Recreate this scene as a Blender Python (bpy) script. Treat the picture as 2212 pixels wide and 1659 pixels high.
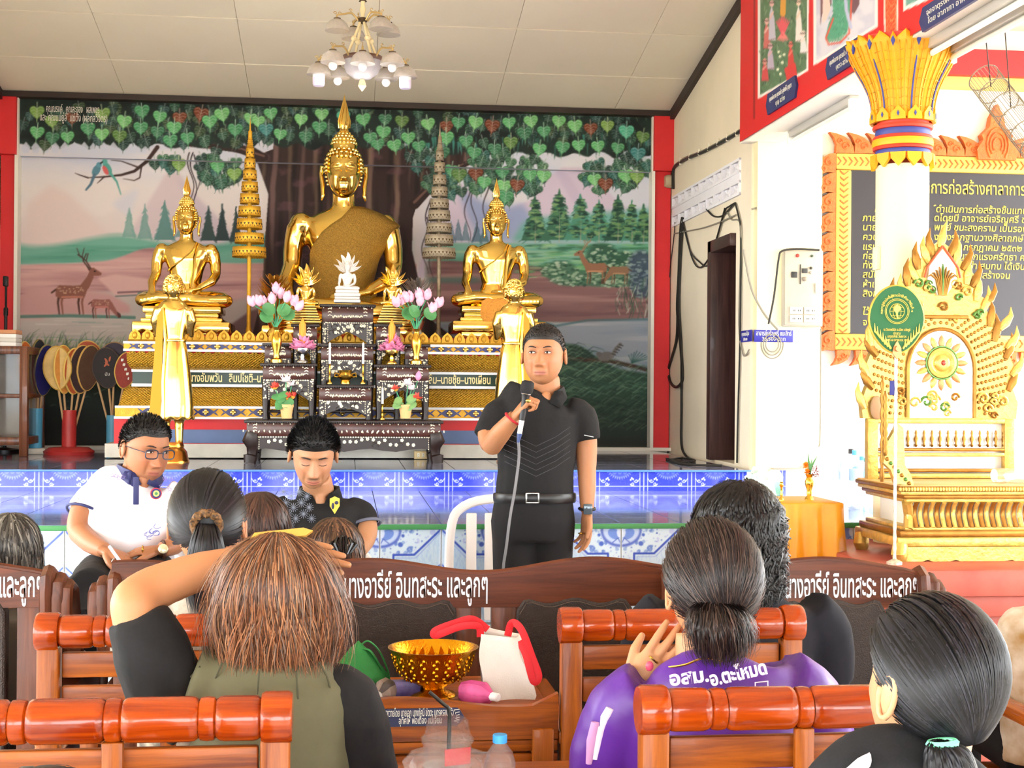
import bpy,bmesh,math,random
import numpy as np
from mathutils import Vector,Matrix,Quaternion
# ---------------------------------------------------------------- clear
for _o in list(bpy.data.objects):
 bpy.data.objects.remove(_o,do_unlink=True)
scene=bpy.context.scene
COL=scene.collection
PI=math.pi
# ---------------------------------------------------------------- camera
CAM=Vector((0.0,0.0,1.46))
F_PX,CX,CY=3067.0,1106.0,829.5
YAW,PITCH,ROLL=math.radians(6.62),0.0023,0.0077
_f=Vector((math.sin(YAW)*math.cos(PITCH),math.cos(YAW)*math.cos(PITCH),math.sin(PITCH)))
_r0=Vector((math.cos(YAW),-math.sin(YAW),0.0))
_u0=_r0.cross(_f)
_r=_r0*math.cos(ROLL)+_u0*math.sin(ROLL)
_u=_u0*math.cos(ROLL)-_r0*math.sin(ROLL)
cam_data=bpy.data.cameras.new('camera')
cam_data.sensor_width=36.0
cam_data.lens=36.0*F_PX/2212.0
cam_data.clip_end=300.0
cam=bpy.data.objects.new('camera',cam_data)
COL.objects.link(cam)
_m=Matrix(((_r.x,_u.x,-_f.x,CAM.x),(_r.y,_u.y,-_f.y,CAM.y),(_r.z,_u.z,-_f.z,CAM.z),(0,0,0,1)))
cam.matrix_world=_m
scene.camera=cam
# ---------------------------------------------------------------- daylight
world=bpy.data.worlds.new('sky')
scene.world=world
world.use_nodes=True
_bg=world.node_tree.nodes['Background']
_bg.inputs[0].default_value=(0.93,0.97,1.0,1)
_bg.inputs[1].default_value=10.5
sun_data=bpy.data.lights.new('sun','SUN')
sun_data.energy=2.0
sun_data.angle=math.radians(4)
sun_data.color=(1.0,0.95,0.86)
sun=bpy.data.objects.new('sun',sun_data)
COL.objects.link(sun)
sun.rotation_euler=Vector((-0.86,0.40,-0.46)).to_track_quat('-Z','Y').to_euler()
scene.view_settings.view_transform='Standard'
scene.view_settings.look='None'
scene.view_settings.gamma=1.0
scene.view_settings.use_curve_mapping=False
scene.view_settings.exposure=0.52
scene.cycles.max_bounces=7
scene.cycles.diffuse_bounces=4
scene.cycles.glossy_bounces=3
scene.cycles.caustics_reflective=False
scene.cycles.caustics_refractive=False
# ================================================================ helpers
random.seed(7)
RNG=np.random.default_rng(7)
def P(px,py,Y):
 """point of the room at depth Y that the photograph shows at (px, py)"""
 d=_f*F_PX+_r*(px-CX)+_u*(CY-py)
 return CAM+d*(Y/d.y)
def PZ(px,py,Z):
 d=_f*F_PX+_r*(px-CX)+_u*(CY-py)
 return CAM+d*((Z-CAM.z)/d.z)
def PX(px,py,X):
 d=_f*F_PX+_r*(px-CX)+_u*(CY-py)
 return CAM+d*(X/d.x)
def srgb(c):
 if isinstance(c,str):
  c=c.lstrip('#');c=tuple(int(c[i:i+2],16)/255 for i in(0,2,4))
 return tuple(((x/12.92)if x<=0.04045 else((x+0.055)/1.055)**2.4)for x in c[:3])
def lin(a):
 a=np.asarray(a,dtype=np.float64)
 return np.where(a<=0.04045,a/12.92,((np.maximum(a,0)+0.055)/1.055)**2.4)
MATS={}
def mat(name,col,rough=0.5,metal=0.0,noise=0.0,nscale=8.0,bump=0.0,bscale=60.0,spec=0.5,coat=0.0,trans=0.0,ior=1.45,alpha=1.0,emit=0.0,stretch=None,sheen=0.0,sss=0.0,col2=None):
 """plain procedural material: a colour, slight noise variation (noise), fine relief (bump)"""
 if name in MATS:return MATS[name]
 m=bpy.data.materials.new(name);MATS[name]=m
 m.use_nodes=True
 nt=m.node_tree;b=nt.nodes['Principled BSDF']
 c=srgb(col)
 b.inputs['Base Color'].default_value=(*c,1)
 b.inputs['Roughness'].default_value=rough
 b.inputs['Metallic'].default_value=metal
 b.inputs['Specular IOR Level'].default_value=spec
 b.inputs['Coat Weight'].default_value=coat
 b.inputs['Coat Roughness'].default_value=0.08
 b.inputs['Transmission Weight'].default_value=trans
 b.inputs['IOR'].default_value=ior
 b.inputs['Alpha'].default_value=alpha
 b.inputs['Sheen Weight'].default_value=sheen
 if emit:
  b.inputs['Emission Color'].default_value=(*c,1);b.inputs['Emission Strength'].default_value=emit
 if noise or bump:
  tc=nt.nodes.new('ShaderNodeTexCoord');src=tc.outputs['Object']
  if stretch:
   mp=nt.nodes.new('ShaderNodeMapping');mp.inputs['Scale'].default_value=stretch
   nt.links.new(src,mp.inputs[0]);src=mp.outputs[0]
  if noise:
   n=nt.nodes.new('ShaderNodeTexNoise');n.inputs['Scale'].default_value=nscale;n.inputs['Detail'].default_value=6
   nt.links.new(src,n.inputs['Vector'])
   mx=nt.nodes.new('ShaderNodeMix');mx.data_type='RGBA'
   rm=nt.nodes.new('ShaderNodeMapRange');rm.inputs[1].default_value=0.3;rm.inputs[2].default_value=0.7
   nt.links.new(n.outputs['Fac'],rm.inputs[0]);nt.links.new(rm.outputs[0],mx.inputs[0])
   if col2 is None:
    lo=tuple(x*(1-noise)for x in c);hi=tuple(min(1,x*(1+noise))for x in c)
   else:
    lo,hi=c,srgb(col2)
   mx.inputs[6].default_value=(*lo,1);mx.inputs[7].default_value=(*hi,1)
   nt.links.new(mx.outputs[2],b.inputs['Base Color'])
  if bump:
   n2=nt.nodes.new('ShaderNodeTexNoise');n2.inputs['Scale'].default_value=bscale;n2.inputs['Detail'].default_value=3
   nt.links.new(src,n2.inputs['Vector'])
   bp=nt.nodes.new('ShaderNodeBump');bp.inputs['Strength'].default_value=bump;bp.inputs['Distance'].default_value=0.01
   nt.links.new(n2.outputs['Fac'],bp.inputs['Height']);nt.links.new(bp.outputs[0],b.inputs['Normal'])
 return m
def vmat(name,rough=0.6,spec=0.4,metal=0.0,sss=0.0,bump=0.0,bscale=200,coat=0.0):
 """material whose colour is the mesh's own painted colour attribute"""
 if name in MATS:return MATS[name]
 m=bpy.data.materials.new(name);MATS[name]=m;m.use_nodes=True
 nt=m.node_tree;b=nt.nodes['Principled BSDF']
 a=nt.nodes.new('ShaderNodeVertexColor');a.layer_name='Col'
 nt.links.new(a.outputs['Color'],b.inputs['Base Color'])
 b.inputs['Roughness'].default_value=rough;b.inputs['Specular IOR Level'].default_value=spec
 b.inputs['Metallic'].default_value=metal;b.inputs['Coat Weight'].default_value=coat
 if bump:
  tc=nt.nodes.new('ShaderNodeTexCoord')
  n2=nt.nodes.new('ShaderNodeTexNoise');n2.inputs['Scale'].default_value=bscale
  nt.links.new(tc.outputs['Object'],n2.inputs['Vector'])
  bp=nt.nodes.new('ShaderNodeBump');bp.inputs['Strength'].default_value=bump;bp.inputs['Distance'].default_value=0.004
  nt.links.new(n2.outputs['Fac'],bp.inputs['Height']);nt.links.new(bp.outputs[0],b.inputs['Normal'])
 return m
def wood(name,dark,light,rough=0.25,coat=0.5,axis='X',scale=1.0):
 """varnished wood: stretched noise grain along one axis"""
 if name in MATS:return MATS[name]
 m=bpy.data.materials.new(name);MATS[name]=m;m.use_nodes=True
 nt=m.node_tree;b=nt.nodes['Principled BSDF']
 tc=nt.nodes.new('ShaderNodeTexCoord');mp=nt.nodes.new('ShaderNodeMapping')
 s={'X':(1.6,26,26),'Y':(26,1.6,26),'Z':(26,26,1.6)}[axis]
 mp.inputs['Scale'].default_value=tuple(k*scale for k in s)
 oi=nt.nodes.new('ShaderNodeObjectInfo');va=nt.nodes.new('ShaderNodeVectorMath');va.operation='MULTIPLY_ADD'
 cx=nt.nodes.new('ShaderNodeCombineXYZ')
 for k in range(3):nt.links.new(oi.outputs['Random'],cx.inputs[k])
 va.inputs[1].default_value=(9,9,9)
 nt.links.new(cx.outputs[0],va.inputs[0]);nt.links.new(tc.outputs['Object'],va.inputs[2])
 nt.links.new(va.outputs[0],mp.inputs[0])
 n=nt.nodes.new('ShaderNodeTexNoise');n.inputs['Scale'].default_value=1.6;n.inputs['Detail'].default_value=8
 n.inputs['Distortion'].default_value=0.6;n.inputs['Roughness'].default_value=0.62
 nt.links.new(mp.outputs[0],n.inputs['Vector'])
 cr=nt.nodes.new('ShaderNodeValToRGB')
 cr.color_ramp.elements[0].position=0.32;cr.color_ramp.elements[0].color=(*srgb(dark),1)
 cr.color_ramp.elements[1].position=0.66;cr.color_ramp.elements[1].color=(*srgb(light),1)
 nt.links.new(n.outputs['Fac'],cr.inputs[0]);nt.links.new(cr.outputs[0],b.inputs['Base Color'])
 b.inputs['Roughness'].default_value=rough;b.inputs['Coat Weight'].default_value=coat;b.inputs['Coat Roughness'].default_value=0.05;b.inputs['Specular IOR Level'].default_value=0.3
 return m
def link(name,me,parent=None):
 o=bpy.data.objects.new(name,me);COL.objects.link(o)
 if parent is not None:o.parent=parent
 return o
def tag(o,label,cat,group=None,kind=None):
 o['label']=label;o['category']=cat
 if group:o['group']=group
 if kind:o['kind']=kind
 return o
def struct(o,label=None):
 o['kind']='structure'
 if label:o['label']=label
 return o
def thing(name,label,cat,loc=(0,0,0),rotz=0.0,group=None):
 o=bpy.data.objects.new(name,None);COL.objects.link(o)
 o.empty_display_size=0.1;o.location=loc;o.rotation_euler=(0,0,rotz)
 return tag(o,label,cat,group)
def dup(o,parent=None,loc=None,rotz=None,label=None,scale=None):
 c=o.copy();COL.objects.link(c);c.parent=parent
 if loc is not None:c.location=loc
 if rotz is not None:c.rotation_euler=(0,0,rotz)
 if scale is not None:c.scale=(scale,)*3 if not hasattr(scale,'__len__')else scale
 if label:c['label']=label
 for ch in list(o.children):dup(ch,c)
 return c
def newmesh(name,V,Fc,smooth=True,angle=None):
 me=bpy.data.meshes.new(name)
 me.from_pydata([tuple(v)for v in V],[],[tuple(f)for f in Fc])
 me.update()
 if smooth:
  me.polygons.foreach_set('use_smooth',[True]*len(me.polygons))
  if angle:me.set_sharp_from_angle(angle=angle)
 return me
def frame_of(t,up=(0,0,1)):
 t=Vector(t).normalized();u=Vector(up)
 if abs(t.dot(u))>0.97:u=Vector((0,1,0))if abs(t.y)<0.9 else Vector((1,0,0))
 x=u.cross(t).normalized();y=t.cross(x).normalized()
 return x,y,t
class MB:
 """collects shapes into one mesh"""
 def __init__(s):s.V=[];s.F=[];s.M=[];s.C=[];s.mi=0;s.col=None
 def add(s,V,Fc,T=None):
  n=len(s.V)
  for v in V:
   v=Vector(v);s.V.append(T@v if T is not None else v)
  for f in Fc:s.F.append(tuple(i+n for i in f));s.M.append(s.mi)
  if s.col is not None or s.C:
   while len(s.C)<n:s.C.append((1,1,1))
   s.C+=[s.col or(1,1,1)]*(len(s.V)-n)
  return s
 def box(s,c,d,T=None,taper=None):
  x,y,z=(k/2 for k in d);tx,ty=taper or(1,1)
  V=[(c[0]+sx*x*(tx if sz>0 else 1),c[1]+sy*y*(ty if sz>0 else 1),c[2]+sz*z)for sz in(-1,1)for sx,sy in((-1,-1),(1,-1),(1,1),(-1,1))]
  return s.add(V,[(3,2,1,0),(4,5,6,7),(0,1,5,4),(1,2,6,5),(2,3,7,6),(3,0,4,7)],T)
 def rbox(s,c,d,r=0.005,T=None):
  """box with chamfered edges"""
  bm=bmesh.new();bmesh.ops.create_cube(bm,size=1.0)
  for v in bm.verts:v.co=Vector((v.co.x*d[0],v.co.y*d[1],v.co.z*d[2]))+Vector(c)
  r=min(r,min(d)*0.45)
  bmesh.ops.bevel(bm,geom=list(bm.edges),offset=r,segments=2,profile=0.5,affect='EDGES')
  bm.verts.index_update()
  V=[v.co.copy()for v in bm.verts];Fc=[tuple(v.index for v in f.verts)for f in bm.faces];bm.free()
  return s.add(V,Fc,T)
 def tube(s,pts,rad,seg=10,caps=True,up=(0,0,1),closed=False,T=None):
  """loft of (elliptical) rings along a path; rad: number, list of numbers or list of (rx, ry)"""
  pts=[Vector(p)for p in pts];n=len(pts)
  if not hasattr(rad,'__len__'):rad=[rad]*n
  V=[];Fc=[]
  px=None
  for i,p in enumerate(pts):
   if closed:t=pts[(i+1)%n]-pts[i-1]
   else:t=pts[min(i+1,n-1)]-pts[max(i-1,0)]
   x,y,t=frame_of(t,up)
   if px is not None and up==(0,0,1):
    xx=px-t*px.dot(t)
    if xx.length>1e-4:x=xx.normalized();y=t.cross(x).normalized()
   px=x
   r=rad[i];rx,ry=r if hasattr(r,'__len__')else(r,r)
   for k in range(seg):
    a=2*PI*k/seg
    V.append(p+x*(rx*math.cos(a))+y*(ry*math.sin(a)))
  m=n if closed else n-1
  for i in range(m):
   for k in range(seg):
    a,b=i*seg,((i+1)%n)*seg;k2=(k+1)%seg
    Fc.append((a+k,a+k2,b+k2,b+k))
  if caps and not closed:
   Fc.append(tuple(range(seg-1,-1,-1)));Fc.append(tuple((n-1)*seg+k for k in range(seg)))
  return s.add(V,Fc,T)
 def lathe(s,prof,seg=20,c=(0,0,0),T=None,sx=1.0,sy=1.0):
  """profile [(r, z)...] from bottom to top, turned about z"""
  V=[];Fc=[];n=len(prof)
  for r,z in prof:
   for k in range(seg):
    a=2*PI*k/seg
    V.append((c[0]+sx*r*math.cos(a),c[1]+sy*r*math.sin(a),c[2]+z))
  for i in range(n-1):
   for k in range(seg):
    k2=(k+1)%seg
    Fc.append((i*seg+k,i*seg+k2,(i+1)*seg+k2,(i+1)*seg+k))
  if prof[0][0]>1e-5:Fc.append(tuple(range(seg-1,-1,-1)))
  if prof[-1][0]>1e-5:Fc.append(tuple((n-1)*seg+k for k in range(seg)))
  return s.add(V,Fc,T)
 def ell(s,c,r,seg=14,rings=9,T=None):
  if not hasattr(r,'__len__'):r=(r,r,r)
  V=[];Fc=[]
  V.append((c[0],c[1],c[2]-r[2]))
  for i in range(1,rings):
   ph=-PI/2+PI*i/rings
   for k in range(seg):
    a=2*PI*k/seg
    V.append((c[0]+r[0]*math.cos(ph)*math.cos(a),c[1]+r[1]*math.cos(ph)*math.sin(a),c[2]+r[2]*math.sin(ph)))
  V.append((c[0],c[1],c[2]+r[2]));top=len(V)-1
  for k in range(seg):Fc.append((0,1+(k+1)%seg,1+k))
  for i in range(rings-2):
   for k in range(seg):
    k2=(k+1)%seg;a=1+i*seg;b=a+seg
    Fc.append((a+k,a+k2,b+k2,b+k))
  a=1+(rings-2)*seg
  for k in range(seg):Fc.append((a+k,a+(k+1)%seg,top))
  return s.add(V,Fc,T)
 def prism(s,poly,y0,y1,T=None,c=(0,0,0)):
  """polygon [(x, z)] in the x-z plane, thick from y0 (front) to y1"""
  n=len(poly)
  V=[(c[0]+x,c[1]+y0,c[2]+z)for x,z in poly]+[(c[0]+x,c[1]+y1,c[2]+z)for x,z in poly]
  ar=sum(poly[i][0]*poly[(i+1)%n][1]-poly[(i+1)%n][0]*poly[i][1]for i in range(n))
  Fc=[tuple(range(n)),tuple(range(2*n-1,n-1,-1))]
  Fc+=[(i,i+n,(i+1)%n+n,(i+1)%n)for i in range(n)]
  if ar<0:Fc=[tuple(reversed(f))for f in Fc]
  return s.add(V,Fc,T)
 def build(s,name,m,parent=None,smooth=True,angle=0.7,bevel=0.0):
  me=newmesh(name,s.V,s.F,smooth,angle)
  ms=m if isinstance(m,(list,tuple))else[m]
  for k in ms:me.materials.append(k)
  if len(ms)>1:me.polygons.foreach_set('material_index',s.M)
  if s.C:
   while len(s.C)<len(s.V):s.C.append((1,1,1))
   paint(me,s.C)
  o=link(name,me,parent)
  return o
 def raw(s):return s.V,s.F
def paint(me,C):
 a=me.color_attributes.new('Col','FLOAT_COLOR','POINT')
 C=np.asarray(C,dtype=np.float32)
 A=np.ones((len(me.vertices),4),dtype=np.float32);A[:,:3]=C
 a.data.foreach_set('color',A.ravel())
def arr(me):
 v=np.empty(len(me.vertices)*3,dtype=np.float32);me.vertices.foreach_get('co',v)
 return v.reshape(-1,3).astype(np.float64)
def remesh(V,Fc,voxel=0.006,smooth=4,fac=0.5):
 """one continuous surface from overlapping closed shapes"""
 me=newmesh('tmp',V,Fc,False)
 o=bpy.data.objects.new('tmp',me);COL.objects.link(o)
 md=o.modifiers.new('r','REMESH');md.mode='VOXEL';md.voxel_size=voxel;md.adaptivity=0.0
 if smooth:
  sm=o.modifiers.new('s','SMOOTH');sm.factor=fac;sm.iterations=smooth
 dg=bpy.context.evaluated_depsgraph_get();dg.update()
 out=bpy.data.meshes.new_from_object(o.evaluated_get(dg))
 bpy.data.objects.remove(o,do_unlink=True);bpy.data.meshes.remove(me)
 vs=arr(out);fs=[tuple(p.vertices)for p in out.polygons]
 bpy.data.meshes.remove(out)
 return vs,fs
def text(name,s,size,m,parent=None,T=None,depth=0.002,align='CENTER',shear=0.0,width=None,bold=0.0,res=2):
 """raised or painted lettering as a mesh in the local x-z plane facing -y"""
 cu=bpy.data.curves.new('txt','FONT');cu.body=s;cu.size=size;cu.extrude=depth;cu.align_x=align
 cu.resolution_u=res;cu.shear=shear;cu.offset=bold
 o=bpy.data.objects.new('txt',cu);COL.objects.link(o)
 dg=bpy.context.evaluated_depsgraph_get();dg.update()
 me=bpy.data.meshes.new_from_object(o.evaluated_get(dg))
 bpy.data.objects.remove(o,do_unlink=True);bpy.data.curves.remove(cu)
 me.name=name
 R=Matrix.Rotation(PI/2,4,'X')
 if width:
  v=arr(me)
  if len(v):
   w=v[:,0].max()-v[:,0].min()
   R=R@Matrix.Diagonal((width/w,1,1,1))
 me.transform(R if T is None else T@R)
 me.materials.clear();me.materials.append(m)
 o=link(name,me,parent);o['kind']='stuff'
 return o
def rotx(a):return Matrix.Rotation(a,4,'X')
def roty(a):return Matrix.Rotation(a,4,'Y')
def rotz(a):return Matrix.Rotation(a,4,'Z')
def tr(x,y=0,z=0):
 return Matrix.Translation((x,y,z))if not hasattr(x,'__len__')else Matrix.Translation(x)
def lerp(a,b,t):return a+(b-a)*t
def catmull(pts,n=8,closed=False):
 pts=[Vector(p)for p in pts];out=[]
 m=len(pts)
 for i in range(m if closed else m-1):
  if closed:p0,p1,p2,p3=(pts[(i+k)%m]for k in(-1,0,1,2))
  else:p0,p1,p2,p3=pts[max(i-1,0)],pts[i],pts[i+1],pts[min(i+2,m-1)]
  for k in range(n):
   t=k/n
   out.append(0.5*((2*p1)+(p2-p0)*t+(2*p0-5*p1+4*p2-p3)*t*t+(3*p1-p0-3*p2+p3)*t**3))
 if not closed:out.append(pts[-1])
 return out
class Canvas:
 def __init__(s,x0,y0,x1,y1,sc):
  s.x0,s.y0,s.sc=x0,y0,sc
  s.w=int((x1-x0)*sc)+1;s.h=int((y1-y0)*sc)+1
  s.A=np.ones((s.h,s.w,3))*0.5
  s.YY,s.XX=np.mgrid[0:s.h,0:s.w]
  s.X=s.XX/sc+x0;s.Yp=s.YY/sc+y0
 def noise(s,fx,fy,seed=0,oct=4):
  r=np.random.default_rng(seed);out=np.zeros((s.h,s.w));amp=1;tot=0
  for o in range(oct):
   gx,gy=int(fx*2**o)+2,int(fy*2**o)+2
   g=r.random((gy,gx));u=np.linspace(0,gx-1.001,s.w);v=np.linspace(0,gy-1.001,s.h)
   iu,iv=u.astype(int),v.astype(int);fu,fv=u-iu,v-iv
   fu=fu*fu*(3-2*fu);fv=fv*fv*(3-2*fv)
   a=g[np.ix_(iv,iu)];b=g[np.ix_(iv,iu+1)];c=g[np.ix_(iv+1,iu)];d=g[np.ix_(iv+1,iu+1)]
   out+=amp*((a*(1-fu)+b*fu)*(1-fv)[:,None]+(c*(1-fu)+d*fu)*fv[:,None]);tot+=amp;amp*=0.5
  return out/tot
 def mix(s,mask,col,sl=None):
  col=np.asarray(col,dtype=float)
  if col.max()>1.5:col=col/255
  if sl is None:s.A=s.A*(1-mask[...,None])+col*mask[...,None]
  else:s.A[sl]=s.A[sl]*(1-mask[...,None])+col*mask[...,None]
 def grad(s,stops):
  ys=[a for a,_ in stops]
  for k in range(3):s.A[...,k]=np.interp(s.Yp,ys,[c[k]/255 for _,c in stops])
 def box(s,x0,y0,x1,y1):
  a=max(0,int((x0-s.x0)*s.sc)-2);b=min(s.w,int((x1-s.x0)*s.sc)+3)
  c=max(0,int((y0-s.y0)*s.sc)-2);d=min(s.h,int((y1-s.y0)*s.sc)+3)
  return(slice(c,d),slice(a,b))if b>a and d>c else None
 def poly(s,pts,col,al=1.0,soft=0.0):
  pts=np.asarray(pts,dtype=float)
  sl=s.box(pts[:,0].min()-soft,pts[:,1].min()-soft,pts[:,0].max()+soft,pts[:,1].max()+soft)
  if sl is None:return
  X,Y=s.X[sl],s.Yp[sl];acc=np.zeros(X.shape)
  offs=[(-.25,-.25),(.25,-.25),(-.25,.25),(.25,.25)]
  for ox,oy in offs:
   x=X+ox/s.sc;y=Y+oy/s.sc;ins=np.zeros(X.shape,bool)
   for i in range(len(pts)):
    (xa,ya),(xb,yb)=pts[i-1],pts[i]
    if ya==yb:continue
    c=((ya>y)!=(yb>y))&(x<(xb-xa)*(y-ya)/(yb-ya)+xa)
    ins^=c
   acc+=ins
  m=acc/4
  if soft:
   k=max(1,int(soft*s.sc));
   for _ in range(2):
    for ax in(0,1):
     ker=np.ones(2*k+1)/(2*k+1)
     m=np.apply_along_axis(lambda v:np.convolve(v,ker,mode='same'),ax,m)
  s.mix(m*al,col,sl)
 def line(s,pts,w,col,al=1.0,taper=None):
  pts=np.asarray(pts,dtype=float);n=len(pts)
  ws=[w]*n if taper is None else[lerp(w,taper,i/(n-1))for i in range(n)]
  mw=max(ws)
  sl=s.box(pts[:,0].min()-mw,pts[:,1].min()-mw,pts[:,0].max()+mw,pts[:,1].max()+mw)
  if sl is None:return
  X,Y=s.X[sl],s.Yp[sl];m=np.zeros(X.shape)
  for i in range(n-1):
   (xa,ya),(xb,yb)=pts[i],pts[i+1];dx,dy=xb-xa,yb-ya;L=dx*dx+dy*dy
   if L<1e-9:continue
   t=np.clip(((X-xa)*dx+(Y-ya)*dy)/L,0,1)
   d=np.hypot(X-xa-t*dx,Y-ya-t*dy)
   hw=(ws[i]+(ws[i+1]-ws[i])*t)/2
   m=np.maximum(m,np.clip((hw-d)*s.sc+0.5,0,1)*np.clip(hw*2*s.sc,0.25,1))
  s.mix(m*al,col,sl)
 def ell(s,cx,cy,rx,ry,col,al=1.0,soft=0.15,rot=0.0):
  k=1+soft;R=max(rx,ry)*k
  sl=s.box(cx-R,cy-R,cx+R,cy+R)
  if sl is None:return
  X,Y=s.X[sl]-cx,s.Yp[sl]-cy;c,q=math.cos(rot),math.sin(rot)
  d=np.hypot((X*c+Y*q)/rx,(-X*q+Y*c)/ry)
  e=max(soft,0.7/(min(rx,ry)*s.sc))
  m=np.clip((1+e/2-d)/e,0,1);m=m*m*(3-2*m)
  s.mix(m*al,col,sl)
 def sample(s,px,py):
  u=np.clip((px-s.x0)*s.sc,0,s.w-1.001);v=np.clip((py-s.y0)*s.sc,0,s.h-1.001)
  iu,iv=u.astype(int),v.astype(int);iu=np.minimum(iu,s.w-2);iv=np.minimum(iv,s.h-2)
  fu,fv=(u-iu)[...,None],(v-iv)[...,None]
  A=s.A
  return(A[iv,iu]*(1-fu)+A[iv,iu+1]*fu)*(1-fv)+(A[iv+1,iu]*(1-fu)+A[iv+1,iu+1]*fu)*fv
def grid_mesh(name,O,U,W,nu,nv,colors):
 """flat painted sheet: origin O, edges U and W, colours [(nv+1)*(nu+1), 3] in sRGB"""
 O,U,W=np.array(O),np.array(U),np.array(W)
 a=np.linspace(0,1,nu+1);b=np.linspace(0,1,nv+1)
 V=(O+a[None,:,None]*U+b[:,None,None]*W).reshape(-1,3)
 i=np.arange(nv)[:,None]*(nu+1)+np.arange(nu)[None,:]
 Fq=np.stack([i,i+1,i+nu+2,i+nu+1],-1).reshape(-1,4)
 me=bpy.data.meshes.new(name)
 me.vertices.add(len(V));me.vertices.foreach_set('co',V.astype(np.float32).ravel())
 me.loops.add(Fq.size);me.loops.foreach_set('vertex_index',Fq.astype(np.int32).ravel())
 me.polygons.add(len(Fq));me.polygons.foreach_set('loop_start',np.arange(0,Fq.size,4,dtype=np.int32))
 me.update(calc_edges=True);me.validate()
 paint(me,lin(colors))
 return me
def project(V):
 """world points (n,3) -> photograph pixels, to know which part of a picture lies where on its wall"""
 D=V-np.array(CAM)
 z=D@np.array(_f)
 return CX+F_PX*(D@np.array(_r))/z,CY-F_PX*(D@np.array(_u))/z
YB,XL,XR=10.5,-2.47,2.41
YC=8.33
Z1,Z2=0.872,0.992
Y1,Y2=6.09,8.0
def ceil_z(y):return 3.515+0.185*(YB-y)
M_cream=mat('cream_paint','#eadec6',0.75,noise=0.05,nscale=2.2,bump=0.05,bscale=90)
M_ceil=mat('ceiling_paint','#efe4cd',0.75,noise=0.03,nscale=1.3)
M_white=mat('white_paint','#f1ede2',0.7,noise=0.03,nscale=3)
M_yellow=mat('cream_yellow_paint','#ece0b6',0.6,noise=0.03)
M_red=mat('red_paint','#d8262b',0.5,noise=0.05,nscale=5)
M_darktrim=mat('dark_trim','#2c1f1c',0.5)
M_concrete=mat('concrete','#b9b1a4',0.85,noise=0.12,nscale=4)
M_pink=mat('pink_red_plinth','#a8463c',0.45,noise=0.18,nscale=4,col2='#b96656')
def marble(name,a,b,rough):
 if name in MATS:return MATS[name]
 m=bpy.data.materials.new(name);MATS[name]=m;m.use_nodes=True
 nt=m.node_tree;bs=nt.nodes['Principled BSDF']
 tc=nt.nodes.new('ShaderNodeTexCoord');mp=nt.nodes.new('ShaderNodeMapping');mp.inputs['Scale'].default_value=(2.0,16.0,4)
 oi=nt.nodes.new('ShaderNodeObjectInfo');ad=nt.nodes.new('ShaderNodeVectorMath');ad.operation='MULTIPLY_ADD'
 ad.inputs[1].default_value=(0.7,0.7,0.7)
 nt.links.new(oi.outputs['Location'],ad.inputs[0]);nt.links.new(tc.outputs['Object'],ad.inputs[2])
 nt.links.new(ad.outputs[0],mp.inputs[0])
 n=nt.nodes.new('ShaderNodeTexNoise');n.inputs['Scale'].default_value=2.5;n.inputs['Detail'].default_value=9;n.inputs['Distortion'].default_value=1.2
 nt.links.new(mp.outputs[0],n.inputs['Vector'])
 cr=nt.nodes.new('ShaderNodeValToRGB')
 cr.color_ramp.elements[0].position=0.35;cr.color_ramp.elements[0].color=(*srgb(a),1)
 cr.color_ramp.elements[1].position=0.65;cr.color_ramp.elements[1].color=(*srgb(b),1)
 nt.links.new(n.outputs['Fac'],cr.inputs[0]);nt.links.new(cr.outputs[0],bs.inputs['Base Color'])
 bs.inputs['Roughness'].default_value=rough;bs.inputs['Specular IOR Level'].default_value=0.6
 return m
M_tile_low=marble('glazed_floor_tile','#5f6aa6','#a4aed0',0.07)
M_tile_up=marble('glazed_stage_tile','#4a4c66','#86869a',0.07)
M_grout=mat('grout','#d6d2c8',0.8)
# ---- floor, ground
m=MB();m.box((0,2.5,-0.05),(13,17,0.1));fl=struct(m.build('floor',mat('hall_floor','#dedad4',0.25,noise=0.08,nscale=3),smooth=False),'pale polished hall floor under the rows of chairs')
m=MB();m.box((0,0,-0.55),(160,160,0.4));struct(m.build('ground',mat('yard_ground','#c8bfae',0.9,noise=0.1),smooth=False),'pale yard outside the open hall')
# ---- back wall with its red corner posts
m=MB();m.box(((XL+XR)/2,YB+0.12,2.2),(XR-XL+0.6,0.16,4.4));wall_back=struct(m.build('wall_back',M_cream,smooth=False),'rear wall of the altar bay carrying the painted mural')
ZJ=P(42,338,YB).z
for side,xa,xb in(('left',-2.47,-2.352),('right',2.268,2.41)):
 m=MB();s=-1 if side=='left' else 1
 m.box(((xa+xb)/2,YB,(Z2+ZJ)/2),(xb-xa-0.02,0.10,ZJ-Z2))
 m.box(((xa+xb)/2,YB-0.03,(ZJ+3.5)/2),(xb-xa+0.015,0.16,3.5-ZJ))
 o=m.build('corner_post',M_red,wall_back,smooth=False)
 m=MB();xi=xb if side=='left' else xa
 m.box((xi+0.004*(-s),YB-0.015,(Z2+3.5)/2),(0.024,0.12,3.5-Z2));m.build('white_edge',M_white,wall_back,smooth=False)
m=MB();m.box(((XL+XR)/2,YB-0.02,3.512),(XR-XL,0.2,0.04));struct(m.build('trim_1',M_darktrim,smooth=False),'dark trim along the top of the mural')
m=MB();m.box(((XL+XR)/2,YB-0.01,Z2+0.012),(XR-XL,0.16,0.024));struct(m.build('baseboard_back',M_white,smooth=False),'thin white skirting under the mural')
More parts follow.
